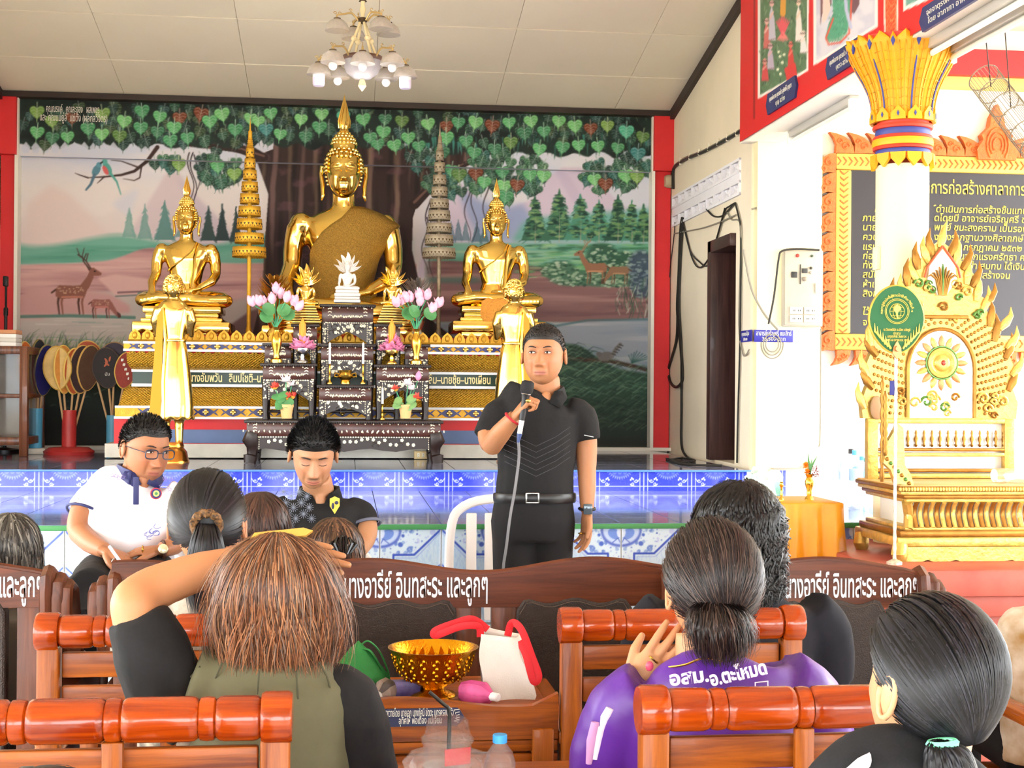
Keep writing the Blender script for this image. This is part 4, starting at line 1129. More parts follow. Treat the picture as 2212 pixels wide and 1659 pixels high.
 b=sk.build('body',mt,t)
 hb=MB();curls(hb,T=S@HT);hb.build('hair_curls',mt,t)
 hb=MB();flame(hb,S@HT);hb.build('flame_finial',mt,t)
 if sash:
  rows=[]
  for k in np.linspace(0,1,26):
   row=[]
   for q in np.linspace(0,1,18):
    ang=lerp(-1.62,1.75,q)
    z_lo=0.07+0.02*math.sin(q*9)
    edge=0.60-0.33*np.clip((0.55-q)/0.55,0,1)**0.9
    z_=lerp(z_lo,edge,k)
    zs=[0.02,0.10,0.22,0.34,0.44,0.52,0.57,0.61];rx=np.interp(z_,zs,[0.22,.175,.135,.165,.215,.272,.19,.075]);ry=np.interp(z_,zs,[.15,.128,.106,.112,.122,.108,.092,.072])
    w=1.05+0.012*math.sin(q*40+k*6)
    row.append((rx*w*math.sin(ang),0.02-ry*w*1.02*math.cos(ang),z_))
   rows.append(row)
  V=[v for r_ in rows for v in r_];F=[(i*18+j,i*18+j+1,(i+1)*18+j+1,(i+1)*18+j)for i in range(25)for j in range(17)]
  cb=MB();cb.add(V,F,S)
  o=cb.build('robe_cloth',M_goldsheet,t);md=o.modifiers.new('t','SOLIDIFY');md.thickness=0.012*s;md.offset=1
 else:
  cb=MB();cb.tube([(0.10,-0.055,0.585),(0.06,-0.092,0.50),(-0.03,-0.104,0.42),(-0.12,-0.09,0.36),(-0.155,-0.03,0.33)],[(0.012,0.004)]*5,8,T=S)
  cb.tube([(0.115,-0.06,0.575),(0.085,-0.10,0.45),(0.075,-0.10,0.30),(0.06,-0.12,0.18)],[(0.020,0.004)]*4,8,T=S);cb.build('robe_edge',mt,t)
 if base:
  bb=MB()
  for(z0,z1,w,d)in base:
   bb.rbox((0,-0.06*s,(z0+z1)/2),(w,d,z1-z0),min(0.012,(z1-z0)*.4))
  bb.build('throne_base',mt,t)
 return t
pB=P(740,702,9.72)
seated_image('seated_buddha','largest golden seated Buddha statue with textured shoulder cloth at the altar centre',(pB.x,9.80,1.875),1.33,sash=True,base=((ZP-1.873,-0.02,1.05,0.62),(-0.02,0.02,0.98,0.58)))
bpy.data.objects['seated_buddha'].location.z=1.875
sb=0.74
for px,lab in((400,'medium golden seated Buddha statue left of the large one'),(1072,'medium golden seated Buddha statue right of the large one')):
 p=P(px,665,9.55)
 z0=p.z
 seated_image('seated_buddha',lab,(p.x,9.58,z0),sb,base=tuple((a,b_,w,d)for a,b_,w,d in((-0.045,0.0,0.50,0.36),(-0.075,-0.045,0.47,0.34),(-0.10,-0.075,0.52,0.38),(z0*0-0.175,-0.10,0.62,0.44),(ZP-z0,-0.165,0.50,0.34))))
def tiered(name,label,px,pyt,mt,mpole,pyb):
 Y=9.62;p0=P(px,pyb,Y);t=thing(name,label,'parasol',(p0.x,Y,ZP))
 zt=P(px,pyt,Y).z-ZP
 mb=MB();mb.lathe([(0.05,0),(0.05,0.015),(0.022,0.03),(0.018,0.06),(0.014,0.07),(0.0135,zt*.93),(0.0,zt*.93)],12);mb.build('pole',mpole,t)
 z=[P(px,y,Y).z-ZP for y in(545,515,484,457,430,404,378,354,330)]if px<700 else[P(px,y,Y).z-ZP for y in(547,519,493,466,441,415,389,362,337)]
 for k,zc in enumerate(z):
  r=lerp(0.113,0.028,(k/8)**0.8);h=0.058
  mb=MB();n=36
  V=[];F=[]
  for i,(rr,zk)in enumerate(((r,-h/2),(r*.985,h*.1),(r*.97,h/2))):
   for j in range(n*2):
    a=PI*j/n;V.append((rr*math.cos(a),rr*math.sin(a),zc+zk-(0.006 if(i==0 and j%2)else 0)+(0.006 if(i==2 and j%2)else 0)))
  m2=n*2
  for i in range(2):
   for j in range(m2):F.append((i*m2+j,i*m2+(j+1)%m2,(i+1)*m2+(j+1)%m2,(i+1)*m2+j))
  mb.add(V,F)
  for a in(0.4,2.5,4.6):mb.tube([(0,0,zc+h*.3),(r*.97*math.cos(a),r*.97*math.sin(a),zc+h*.3)],0.003,5)
  o=mb.build('tier',mt,t,True,0.5);md=o.modifiers.new('t','SOLIDIFY');md.thickness=0.003
  cb=MB();nn=max(6,int(2*PI*r/0.026))
  for j in range(nn):
   a=2*PI*j/nn;T=tr(r*.995*math.cos(a),r*.995*math.sin(a),zc-0.002)@rotz(a+PI/2)
   cb.prism([(-0.008,0.006),(0.008,0.006),(0,-0.009)],-0.001,0.001,T=T)
   cb.prism([(-0.004,-0.011),(0.004,-0.011),(0,-0.018)],-0.001,0.001,T=T@tr(0.012,0,0))
  cb.build('cut_outs',mat('cut_dark','#4a3a20',0.8),o,False)
 mb=MB();zf=z[-1]+0.03
 prof=[(0.026,zf)]
 for k in range(10):prof+=[(lerp(0.026,0.006,k/10),zf+(zt-zf)*.6*k/10),(lerp(0.020,0.004,k/10),zf+(zt-zf)*.6*(k+.6)/10)]
 prof+=[(0.005,zf+(zt-zf)*.65),(0.0,zt)]
 mb.lathe(prof,12);mb.build('spire',mt,t)
tiered('tiered_parasol','nine-tier gold ceremonial parasol left of the large Buddha',537,250,mat('matte_gold','#d9a430',0.45,0.5,noise=0.1,nscale=30),MATS['matte_gold']if 'matte_gold' in MATS else M_gold,716)
tiered('tiered_parasol','nine-tier tarnished silver ceremonial parasol right of the large Buddha',947,262,mat('tarnished','#9a8d78',0.6,0.4,noise=0.15,nscale=30),mat('tarnished_pole','#8a7a64',0.5,0.5,noise=0.3,nscale=40),722)
# ---------------------------------------------------------------- standing disciples, seen from behind
def disciple(label,px,flip):
 Y=8.82;p0=PZ(px,998,Z2);t=thing('standing_disciple_statue',label,'statue',(p0.x,p0.y,Z2));k=p0.y/F_PX
 H=lambda py:(998-py)*k
 S=k
 mb=MB()
 mb.tube([(0,0,H(908)),(0,0,H(880)),(0,0,H(820)),(0,0,H(760)),(0,0,H(735)),(0,0,H(700)),(0,0,H(675)),(0,0,H(660)),(0,0,H(652))],[(44*k,28*k),(44*k,27*k),(38*k,24*k),(30*k,20*k),(24*k,18*k),(30*k,20*k),(34*k,20*k),(26*k,17*k),(12*k,11*k)],26,up=(0,1,0))
 mb.tube([(0,0,H(664)),(0,2*k*-1,H(640))],[12*k,11*k],12)
 mb.ell((0,-2*k,H(627)),(19*k,22*k,26*k),16,12)
 for sd in(-1,1):
  mb.tube([(sd*30*k,0,H(672)),(sd*38*k,2*k,H(700)),(sd*37*k,10*k,H(728)),(sd*20*k,26*k,H(700)),(sd*4*k,30*k,H(670))],[11*k,11*k,9*k,7*k,5*k],12)
  mb.tube([(sd*14*k,0,H(905)),(sd*14*k,0,H(960))],[11*k,8*k],12)
  mb.tube([(sd*13*k,6*k,H(962)),(sd*14*k,18*k,H(964))],[8*k,6*k],8)
  mb.tube([(sd*19*k,0,H(618)),(sd*22*k,3*k,H(630)),(sd*19*k,2*k,H(645))],[3*k,4*k,2.5*k],8)
 V,F=remesh(mb.V,mb.F,0.009,4);b=Skin('#ffffff');b.add(V,F);b.build('body',M_gold,t)
 fb=MB()
 fb.tube([(44.5*k*math.cos(a),28.5*k*math.sin(a),H(905)+3*k*math.sin(a*11))for a in np.linspace(0,2*PI,60,endpoint=False)],1.6*k,6,closed=True)
 fb.tube([(27*k*math.cos(a),20*k*math.sin(a),H(741))for a in np.linspace(0,2*PI,30,endpoint=False)],[(2.0*k,3.4*k)]*30,6,closed=True)
 fb.tube([(-20*k*flip,-19*k,H(672)),(-14*k*flip,-21*k,H(740)),(-18*k*flip,-26*k,H(830)),(-16*k*flip,-29*k,H(905))],[(3*k,2*k)]*4,8);fb.build('robe_folds',M_gold,t)
 pb=MB();pb.prism([(-46*k*flip,H(908)),(-30*k*flip,H(690)),(-20*k*flip,H(672)),(-18*k*flip,H(700)),(-22*k*flip,H(908))],-24*k,10*k);pb.build('robe_panel',mat('shaded_gold','#8a6424',0.32,1.0),t,False)  # robe panel's gold darkened in colour to stand for the shadow side
 hb=MB();RR=random.Random(5)
 for i in range(330):
  a,z_=RR.uniform(0,2*PI),RR.uniform(-.45,.98);q=math.sqrt(max(0,1-z_*z_));hb.ell((19.5*k*q*math.cos(a),-2*k+22.5*k*q*math.sin(a),H(627)+26.5*k*z_),2.2*k,5,4)
 hb.build('hair_curls',M_gold,t)
 bb=MB();bb.lathe([(36*k,0),(36*k,3*k),(34*k,6*k),(31*k,22*k),(24*k,30*k),(25*k,34*k),(22*k,42*k),(0,42*k)],24);bb.build('round_base',mat('copper_gold','#d08a3c',0.25,1.0),t)
 return t
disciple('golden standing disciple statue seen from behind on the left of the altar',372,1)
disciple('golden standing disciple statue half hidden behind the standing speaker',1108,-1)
# ---------------------------------------------------------------- nest of inlaid altar tables
M_lac=mat('black_lacquer','#1e0f0c',0.34,noise=0.2,nscale=12)
M_lac2=mat('brown_lacquer','#45221c',0.25,noise=0.25,nscale=14)
M_pearl=mat('mother_of_pearl','#eadfc4',0.25,0.1,noise=0.15,nscale=60)
M_vine=mat('carved_vine','#3a302a',0.5)
def altar_table(label,pxL,pxR,pyT,pyB,yf,depth,rail,panel,arch=True,long=False):
 a,b=P(pxL,pyT,yf),P(pxR,pyT,yf);w=b.x-a.x;zt=a.z;zb=P(pxL,pyB,yf).z if not long else Z2
 h=zt-zb;t=thing('altar_table',label,'table',((a.x+b.x)/2,yf+depth/2,zb))
 yo=-depth/2;r=rail*yf/F_PX;pn=panel*yf/F_PX
 mb=MB();mb.rbox((0,0,h-0.009),(w,depth,0.018),0.004)
 for k in range(int(w/0.014)):mb.ell((-w/2+0.007+k*0.014,yo,h-0.016),0.005,5,4)
 mb.build('top',M_lac,t)
 wi=w-0.03
 mb=MB();mb.rbox((0,0,h-0.018-r/2),(wi,depth-0.03,r),0.003);mb.build('rail',M_lac2,t)
 zp=h-0.018-r;lw=0.034 if not long else 0.07
 mb=MB();n=14;lo_=[]
 for k in range(n+1):
  u=-1+2*k/n;x=u*(wi/2-lw*.5);lo_.append((x,zp-pn*(1-(0.55*max(0,1-abs(u)*1.15)**.8 if arch else 0.12*math.sin(k*1.6)))))
 mb.prism([(-wi/2+lw*.5,zp),]+lo_+[(wi/2-lw*.5,zp)],yo+0.022,yo+0.034);mb.build('fret_panel',M_lac,t,False)
 for sx in(-1,1):
  for sy in(-1,1):
   mb=MB();x=sx*(wi/2-lw/2);y=sy*(depth/2-0.03)
   if long:
    mb.tube([(x,y,zp+0.02),(x+sx*0.012,y-0.006,zp-0.03),(x,y,zp*.6),(x+sx*0.002,y,zp*.3),(x+sx*0.012,y-0.012,0.04),(x+sx*0.014,y-0.012,0.0)],[(0.04,0.03),(0.05,0.034),(0.036,0.026),(0.03,0.024),(0.042,0.034),(0.036,0.03)],8,up=(0,1,0))
   else:
    mb.tube([(x,y,zp),(x,y,zp-pn),(x,y,0.03),(x,y,0)],[(lw*.62,0.014),(lw*.6,0.014),(lw*.42,0.012),(lw*.55,0.013)],8,up=(0,1,0))
   mb.build('leg',M_lac,t)
 if not long and zp-pn>0.12:
  mb=MB();mb.rbox((0,yo+0.03,0.05),(wi,0.016,0.016),0.004);mb.build('stretcher',M_lac,t)
 mb=MB();yy=yo+0.013;R=random.Random(int(w*1000))
 n=max(4,int(w/0.05))
 for k in range(n):mb.ell((-w/2+(k+.5)*w/n,yy,h-0.024),(0.0045,0.003,0.0045),6,4)
 sp=wi*(0.30 if not long else 0.24)
 for c0 in((0,)if not long else(-wi*.29,0,wi*.29)):
  for k in range(18):
   x=c0-sp+2*sp*(k+.5)/18;mb.ell((x,yy,h-0.02-r*.62+R.uniform(-.004,.004)),(0.0045,0.003,0.009),6,4,T=tr(x,yy,h-0.02-r*.62)@roty(R.uniform(-.7,.7))@tr(-x,-yy,-(h-0.02-r*.62)))
 for sx in(-1,1):
  for q in range(3):mb.tube([(sx*(wi/2-0.05)+d*0.012,yy,h-0.03-q*r*.22+0.004*math.cos(d*2))for d in(-1,0,1)],0.003,5)
 yy2=yo+0.020
 for k in range(int(wi/0.016)):mb.ell((-wi/2+0.02+k*0.016*(wi-.04)/wi,yy2,zp-0.006),(0.006,0.003,0.004),5,4)
 for sx in(-1,1):
  for k in range(int(pn/0.014)):mb.ell((sx*(wi/2-lw-.004),yy2,zp-0.008-k*0.014),(0.003,0.003,0.005),5,4)
  for k in range(int(pn/0.006)):mb.ell((sx*(wi/2-lw*.5)+R.uniform(-.012,.012),yo+0.013,zp-R.uniform(0.0,pn)),(0.005,0.003,0.005),5,4)
 nf=max(5,int(wi*pn/0.0021))if not long else 26
 for k in range(nf):
  u=R.uniform(-.86,.86)if not long else(-.88+1.76*k/nf);x=u*(wi/2-lw);zlo=pn*(1-(0.55*max(0,1-abs(u)*1.15)**.8 if arch else 0.15))
  z=zp-R.uniform(0.012,max(0.014,zlo-0.012))
  if k%2 or long:
   for q in range(5):mb.ell((x+0.0065*math.cos(q*1.257),yy2,z+0.0065*math.sin(q*1.257)),(0.0055,0.003,0.0055),5,4)
  else:mb.ell((x,yy2,z),(0.010,0.003,0.004),6,4,T=tr(x,yy2,z)@roty(R.uniform(0,3))@tr(-x,-yy2,-z))
 o=mb.build('pearl_inlay',M_pearl,t);o['kind']='stuff'
 mb=MB()
 for k in range(max(4,nf//2)):
  x=R.uniform(-.8,.8)*(wi/2-lw);z=zp-R.uniform(.02,pn*.7);mb.tube([(x+0.02*math.cos(q),yy2+0.001,z+0.014*math.sin(q))for q in np.linspace(0,4.2,8)],0.0022,4)
 o=mb.build('carved_vines',M_vine,t);o['kind']='stuff'
 return t
YT=8.66
altar_table('long low black altar table inlaid with mother of pearl, base of the nest',527,958,907,1000,YT,0.47,28,30,arch=False,long=True)
TB=906
altar_table('top centre inlaid altar table carrying the white Buddha',690,812,656,TB,9.01,0.12,32,46)
altar_table('middle centre inlaid altar table behind the brass incense bowl',688,812,742,TB,8.88,0.12,28,46)
altar_table('lowest centre inlaid altar table with two white candles on it',684,808,831,TB,8.75,0.12,27,32)
altar_table('inlaid altar table left of centre carrying a golden naga Buddha',628,690,699,TB,8.98,0.12,28,44)
altar_table('inlaid altar table right of centre carrying a golden naga Buddha',808,870,699,TB,8.98,0.12,28,44)
altar_table('small inlaid altar table at the far left behind the vase',566,634,741,TB,8.93,0.12,26,40)
altar_table('small inlaid altar table at the far right behind the vase',870,930,743,TB,8.93,0.12,26,40)
altar_table('wide left inlaid altar table with silver bowl of pink flowers',562,685,784,TB,8.79,0.13,28,46)
altar_table('wide right inlaid altar table with gold bowl of pink flowers',808,932,787,TB,8.79,0.13,28,46)
# ---------------------------------------------------------------- small naga-hooded images
def naga(label,px,pyb,Y,s,mt,base,hood=True):
 z0=P(px,pyb,Y).z;zs=sum(b_[0]for b_ in base)
 t=seated_image('naga_buddha',label,(P(px,pyb,Y).x,Y,z0+zs),s,base=tuple((-zs+sum(b_[0]for b_ in base[:i]),-zs+sum(b_[0]for b_ in base[:i+1]),b_[1],b_[2])for i,b_ in enumerate(base)),mt=mt)
 mb=MB()
 for k in range(-3,4):
  a=k*0.36;d=Vector((math.sin(a),0,math.cos(a)));c0=Vector((0,0.03*s*5,0.62*s));L=(0.62-0.05*abs(k))*s*(1.15 if hood else 1)
  sd=Vector((d.z,0,-d.x))
  for q in range(3):
   L2=L*(0.72+0.14*q)
   pts=[c0+d*(L2*u)+sd*(0.05*s*math.sin(u*3)*(q-1))for u in(0.1,0.4,0.7,0.88,1.0)]
   mb.tube(pts,[(0.06*s,0.03*s),(0.085*s,0.035*s),(0.075*s,0.03*s),(0.05*s,0.02*s),0.004*s],7)
 mb.build('naga_hood',mt,t)
 return t
M_ivory=mat('white_resin','#ddd4cc',0.4,noise=0.05)
naga('small white Buddha statue under a naga hood, topmost on the altar',750,655,9.07,0.185,M_ivory,((0.022,0.17,0.10),(0.018,0.16,0.09),(0.022,0.165,0.10),(0.02,0.15,0.09)))
naga('small golden naga Buddha left of the white one',660,699,9.04,0.20,M_gold,tuple((0.0165,0.20-0.012*i,0.11)for i in range(7)))
naga('small golden naga Buddha right of the white one',848,699,9.04,0.20,M_gold,tuple((0.0165,0.20-0.012*i,0.11)for i in range(7)))
# ---------------------------------------------------------------- flowers, vases, candles
M_pinkp=mat('pink_petal','#e58fb4',0.55,noise=0.12,nscale=20)
M_pinkl=mat('pale_pink_petal','#f1b3c8',0.55,noise=0.15,nscale=20)
M_coral=mat('coral_petal','#e8574a',0.55,noise=0.2,nscale=25)
M_wpet=mat('white_petal','#efe6ea',0.6,noise=0.05)
M_green=mat('leaf_green','#4f8a52',0.5,noise=0.25,nscale=15)
M_stem=mat('stem_green','#3f9a6a',0.5)
M_cand=mat('orange_candle','#f0a23c',0.4,noise=0.05)
M_wax=mat('white_wax','#f2ece2',0.4)
def petal(mb,c,d,L,w,bend=0.3):
 d=Vector(d).normalized();x,y,_=frame_of(d)
 P0=Vector(c);pts=[];
 for u in(0,.35,.7,1):
  pts.append(P0+d*(L*u)+Vector((0,0,1))*(bend*L*u*u))
 mb.tube(pts,[(w*.3,w*.12),(w*.5,w*.14),(w*.42,w*.12),(w*.05,w*.05)],6)
def bud(mb,c,d,L,r):
 q=Vector((0,0,1)).rotation_difference(Vector(d).normalized()).to_matrix().to_4x4()
 mb.lathe([(r*.4,0),(r*.9,L*.25),(r,L*.42),(r*.75,L*.7),(r*.3,L*.9),(0,L)],9,T=tr(*c)@q)
def blossom(mb,c,R0,n,rng,flat=0.5):
 for k in range(n):
  a=rng.uniform(0,2*PI);e=rng.uniform(0.0,1.3);d=(math.cos(a)*math.cos(e),math.sin(a)*math.cos(e),math.sin(e))
  petal(mb,c,d,R0*rng.uniform(.7,1.05),R0*.45,0.1)
def lotus_vase(label,px,pyb,Y,mt,seed):
 p=P(px,pyb,Y);t=thing('flower_vase',label,'vase',p);k=Y/F_PX;R=random.Random(seed)
 mb=MB();mb.lathe([(13*k,0),(13*k,6*k),(7*k,10*k),(6*k,20*k),(11*k,38*k),(12*k,50*k),(9*k,58*k),(6*k,66*k),(6*k,70*k),(10*k,75*k),(9*k,75*k),(5*k,68*k),(0,66*k)],18);mb.build('vase',mt,t)
 for q in range(9):
  u=q/8;x=lerp(-46,46,u)+R.uniform(-5,5);z=112+26*math.sin(u*PI)+R.uniform(-8,14);y=R.uniform(-10,10)
  mb=MB();st=Vector((R.uniform(-3,3)*k,0,70*k));en=Vector((x*k,y*k,z*k));mid=st.lerp(en,.5)+Vector((x*-.1*k,0,6*k))
  s_=thing if False else None
  mb.tube(catmull([st,mid,en],5),1.2*k,5);f=mb.build('stem',M_stem,t)
  mb=MB();d=(en-mid).normalized()+Vector((0,0,.8));bud(mb,en-d*2*k,d,27*k,9.5*k)
  for e in range(4):petal(mb,en,(math.cos(e*1.57),math.sin(e*1.57),1.6),17*k,13*k,.3)
  mb.build('lotus_bud',M_pinkl,f)
 for q in range(4):
  mb=MB();x=R.uniform(-30,34);z=R.uniform(88,112);a=R.uniform(-.6,.6)
  mb.lathe([(0,0),(8*k,1.5*k),(15*k,4*k),(15.2*k,4.6*k),(8*k,2.4*k),(0,.8*k)],12,T=tr(x*k,-6*k,z*k)@rotx(1.2)@roty(a));mb.build('lotus_leaf',M_green,t)
lotus_vase('gold vase of pink lotus buds at the left end of the nest',597,783,8.82,M_brass,1)
lotus_vase('gold vase of pink lotus buds at the right end of the nest',899,786,8.82,M_brass,2)
def flower_bowl(label,px,pyb,Y,mt,seed):
 p=P(px,pyb,Y);t=thing('flower_bowl',label,'bowl',p);k=Y/F_PX;R=random.Random(seed)
 mb=MB();mb.lathe([(12*k,0),(12*k,2*k),(9*k,6*k),(5*k,10*k),(5*k,14*k),(11*k,19*k),(15*k,25*k),(15*k,30*k),(13.5*k,30*k),(10*k,22*k),(0,20*k)],20);mb.build('footed_bowl',mt,t)
 mb=MB()
 for _ in range(150):
  a,q=R.uniform(0,2*PI),R.random()**.5;petal(mb,(20*k*q*math.cos(a),12*k*q*math.sin(a),(30+R.uniform(0,26)*(1.05-q*q))*k),(math.cos(a)*(q+.2),math.sin(a)*(q+.2),R.uniform(-.5,1.3)),R.uniform(9,14)*k,9*k,.1)
 o=mb.build('pink_flowers',M_pinkp,t);o['kind']='stuff'
 mb=MB();mb.lathe([(6.4*k,34*k),(6.6*k,82*k),(4*k,88*k),(1.2*k,95*k),(0,96*k)],10)
 for q in range(10):mb.tube([(6.3*k*math.cos(q*.628),6.3*k*math.sin(q*.628),36*k),(6.5*k*math.cos(q*.628),6.5*k*math.sin(q*.628),82*k)],.9*k,4)
 mb.build('candle',M_cand,t)
flower_bowl('footed silver bowl of pink flowers around an orange candle',653,783,8.85,M_silver,3)
flower_bowl('footed gold bowl of pink flowers around an orange candle',846,786,8.85,M_gold,4)
def candle(label,px,pyb,pyt,Y,frac=0.52):
 p=P(px,pyb,Y);h=P(px,pyt,Y).z-p.z;t=thing('candlestick',label,'candlestick',p);k=Y/F_PX;s=h*(1-frac)
 mb=MB();mb.lathe([(6*k,0),(6*k,2*k),(3*k,5*k),(1.8*k,9*k),(1.8*k,s*.45),(3*k,s*.5),(1.8*k,s*.55),(1.8*k,s*.92),(3.4*k,s),(0,s)],12);mb.build('holder',M_brass,t)
 mb=MB();mb.lathe([(2.6*k,s),(2.2*k,h*.97),(0,h)],10);mb.build('candle',M_wax,t)
candle('white candle in brass stick left of the incense bowl',712,829,739,8.79)
candle('white candle in brass stick right of the incense bowl',784,829,739,8.79)
candle('short white candle in brass stick beside the right flowerpot',826,906,836,8.72)
p=P(746,829,8.80);k=8.8/F_PX;mb=MB();mb.lathe([(11*k,0),(11*k,3*k),(9*k,8*k),(16*k,14*k),(17*k,19*k),(13*k,24*k),(15*k,29*k),(13*k,29*k),(11*k,24*k),(0,22*k)],20)
t=thing('incense_bowl','brass incense bowl between the two white candles','bowl',p);mb.build('bowl',M_brass,t)
for s in(-1,1):
 mb=MB();mb.tube([(s*15*k,0,14*k),(s*23*k,0,15*k),(s*22*k,0,23*k),(s*14*k,0,21*k)],1.6*k,6);mb.build('handle',M_brass,t)
def flowerpot(label,px,Y,seed,extra):
 p=P(px,904,Y);t=thing('flowerpot',label,'flowerpot',p);k=Y/F_PX;R=random.Random(seed)
 mb=MB();mb.lathe([(10.5*k,0),(14*k,24*k),(15*k,24*k),(15.2*k,30*k),(13*k,30*k),(12*k,26*k),(0,25*k)],20);mb.build('pot',mat('tan_pot','#dcb377',0.6),t)
 for(x,z,r_,mm)in[(-26,66,13,M_coral),(2,44,14,M_coral),(14,46,12,M_coral),(-2,78,17,M_wpet),(10,70,14,M_wpet)]if extra==0 else[(-22,62,12,M_coral),(24,42,14,M_coral),(4,72,16,M_wpet),(12,62,14,M_wpet)]:
  mb=MB();blossom(mb,(x*k,-4*k,z*k),r_*k,26,R);fl_=mb.build('blossom',mm,t)
  mb=MB();mb.tube([(0,0,26*k),(x*.5*k,0,z*.6*k),(x*k,-4*k,z*k)],1.1*k,5);mb.build('stem',M_stem,fl_)
  if mm is M_coral:
   mb=MB();blossom(mb,(x*k,-5*k,(z-4)*k),r_*.8*k,9,R);mb.build('inner_petals',mat('yellow_petal','#f0b64a',0.6),fl_)
 for q in range(7):
  mb=MB();a=R.uniform(0,6.28);x=R.uniform(-22,18);z=R.uniform(26,52);mb.ell((0,0,0),(13*k,9*k,1.0*k),10,6,T=tr(x*k,-9*k,z*k)@rotx(R.uniform(.6,1.3))@rotz(a));mb.build('leaf',M_green if extra==0 else mat('lotus_pad_green','#7fa667',0.5,noise=0.2),t)
 if extra:
  mb=MB();bud(mb,(26*k,0,82*k),(.1,0,1),22*k,7*k);b_=mb.build('lotus_bud',M_pinkp,t);mb=MB();mb.tube([(0,0,26*k),(18*k,0,60*k),(26*k,0,83*k)],1*k,5);mb.build('stem',M_stem,b_)
flowerpot('tan pot of coral and white artificial flowers on the left of the low table',619,8.72,5,0)
flowerpot('tan pot of artificial flowers with one pink lotus bud on the right',876,8.72,6,1)
# gold and silver ceremonial trees behind the vases
def metal_tree(label,px,pyb,pyt,Y,mt,m2,seed):
 p=P(px,pyb,Y);h=P(px,pyt,Y).z-ZP;t=thing('ceremonial_tree',label,'ornament',(p.x,Y,ZP));R=random.Random(seed)
 mb=MB();mb.lathe([(0.05,0),(0.05,0.02),(0.03,0.05),(0.045,0.09),(0.05,0.11),(0.0,0.10)],16);mb.build('pot',mt,t)
 mb=MB();mb.tube([(0,0,0.1),(0,0,h*.95)],0.006,6);bud(mb,(0,0,h*.9),(0,0,1),h*.1,0.016);mb.build('stem',mt,t)
 mb=MB()
 for q in range(130):
  z=R.uniform(.25,.92);a=R.uniform(0,6.28);rr=0.085*math.sin(PI*min(1,(1.02-z)*1.3));petal(mb,(rr*.4*math.cos(a),rr*.4*math.sin(a),z*h),(math.cos(a),math.sin(a),.7),rr+.012,0.018,.3)
 o=mb.build('metal_leaves',m2,t);o['kind']='stuff'
metal_tree('gold leaf ceremonial tree behind the left lotus vase',592,720,594,9.32,M_gold,mat('copper_leaf','#d99a3a',0.3,0.9),7)
metal_tree('silver leaf ceremonial tree behind the right lotus vase',901,722,602,9.32,M_silver,mat('silver_leaf','#c9c2c0',0.3,0.9),8)
# yellow power outlet box standing against the plinth
p=PZ(907,991,Z2);t=thing('power_outlet','cream double power outlet box on the plinth behind the altar table','outlet',(p.x,9.13,Z2))
mb=MB();mb.rbox((0,0,0.028),(0.085,0.04,0.052),0.004);mb.build('box',mat('old_cream_plastic','#d9bf8a',0.5),t)
for s in(-1,1):
 mb=MB();mb.rbox((s*0.016,-0.021,0.028),(0.016,0.004,0.026),0.002);f=mb.build('socket',mat('socket_white','#efe6cf',0.4),t)
 mb=MB();mb.box((s*0.016,-0.0235,0.034),(0.003,0.002,0.006));mb.box((s*0.016,-0.0235,0.022),(0.003,0.002,0.006));mb.build('slots',mat('slot_black','#111111',0.8),f,False)
p=P(1070,668,9.33);t=thing('gilt_fan','coppery embossed leaf-shaped fan before the right seated Buddha','fan',(p.x,9.33,ZP))
mb=MB();h=P(1070,640,9.33).z-ZP;mb.prism([(0,0.02),(0.06,0.06),(0.10,h*.6),(0.09,h*.88),(0.05,h*.97),(0,h*.92),(-0.05,h*.97),(-0.09,h*.88),(-0.10,h*.6),(-0.06,0.06)],-0.006,0.006);mb.build('blade',mat('copper_emboss','#c98a3e',0.3,0.9,bump=0.8,bscale=120),t)
mb=MB();mb.tube([(0,0,0),(0,0,0.06)],0.006,8);mb.build('stem',M_brass,t)
# ---------------------------------------------------------------- left corner: showcase and racks of monks' fans
M_teak=wood('old_teak','#4a2616','#7a4426',0.4,0.2,'Z')
pc0=P(60,745,9.35);t=thing('glass_cabinet','old teak glass-fronted cabinet at the left edge of the stage','cabinet',(pc0.x-0.26,9.62,Z2))
hC=P(60,748,9.35).z-Z2;wC,dC=0.52,0.54
for sx in(-1,1):
 for sy in(-1,1):
  mb=MB();mb.rbox((sx*(wC/2-.025),sy*(dC/2-.025),hC/2),(0.05,0.05,hC),0.005);mb.build('post',M_teak,t)
for z,h in((0.10,.05),(hC-.025,.05),(hC*.55,.025)):
 mb=MB();mb.rbox((0,0,z),(wC-0.01,dC-.01,h),0.005);mb.build('shelf',M_teak,t)
M_glass=mat('window_glass','#ffffff',0.05,trans=1.0,alpha=0.35)
mb=MB();mb.box((0,-dC/2+.02,hC/2+.04),(wC-.08,.004,hC-.16));mb.build('front_pane',M_glass,t,False)
mb=MB();mb.box((wC/2-.02,0,hC/2+.04),(.004,dC-.08,hC-.16));mb.build('side_pane',M_glass,t,False)
mb=MB();mb.box((0,dC/2-.02,hC/2),(wC-.04,.008,hC-.1));mb.build('back_panel',mat('pale_back','#cfc4b8',0.7,noise=.2),t,False)
for q in range(4):
 o=MB();o.rbox((0,0,0.013),(0.24-.02*q,0.18,0.026),0.004);b_=o.build('stacked_book',mat('book_paper_%d'%q,('#e6e2dc','#d5cfc4','#efe9e0','#c98a5e')[q],0.6));tag(b_,('white book at the bottom of the stack on the glass cabinet','second book up in the stack on the glass cabinet','third book up in the stack on the glass cabinet','tan topmost book of the stack on the glass cabinet')[q],'book','books stacked on the cabinet')
 b_.location=(pc0.x-0.20+.01*q,9.47,Z2+hC+0.0265*q)
p=P(10,745,10.2);t=thing('microphone_stand','black microphone stand by the left red post','stand',(P(12,745,10.05).x,10.05,Z2));zt=P(12,608,10.05).z-Z2
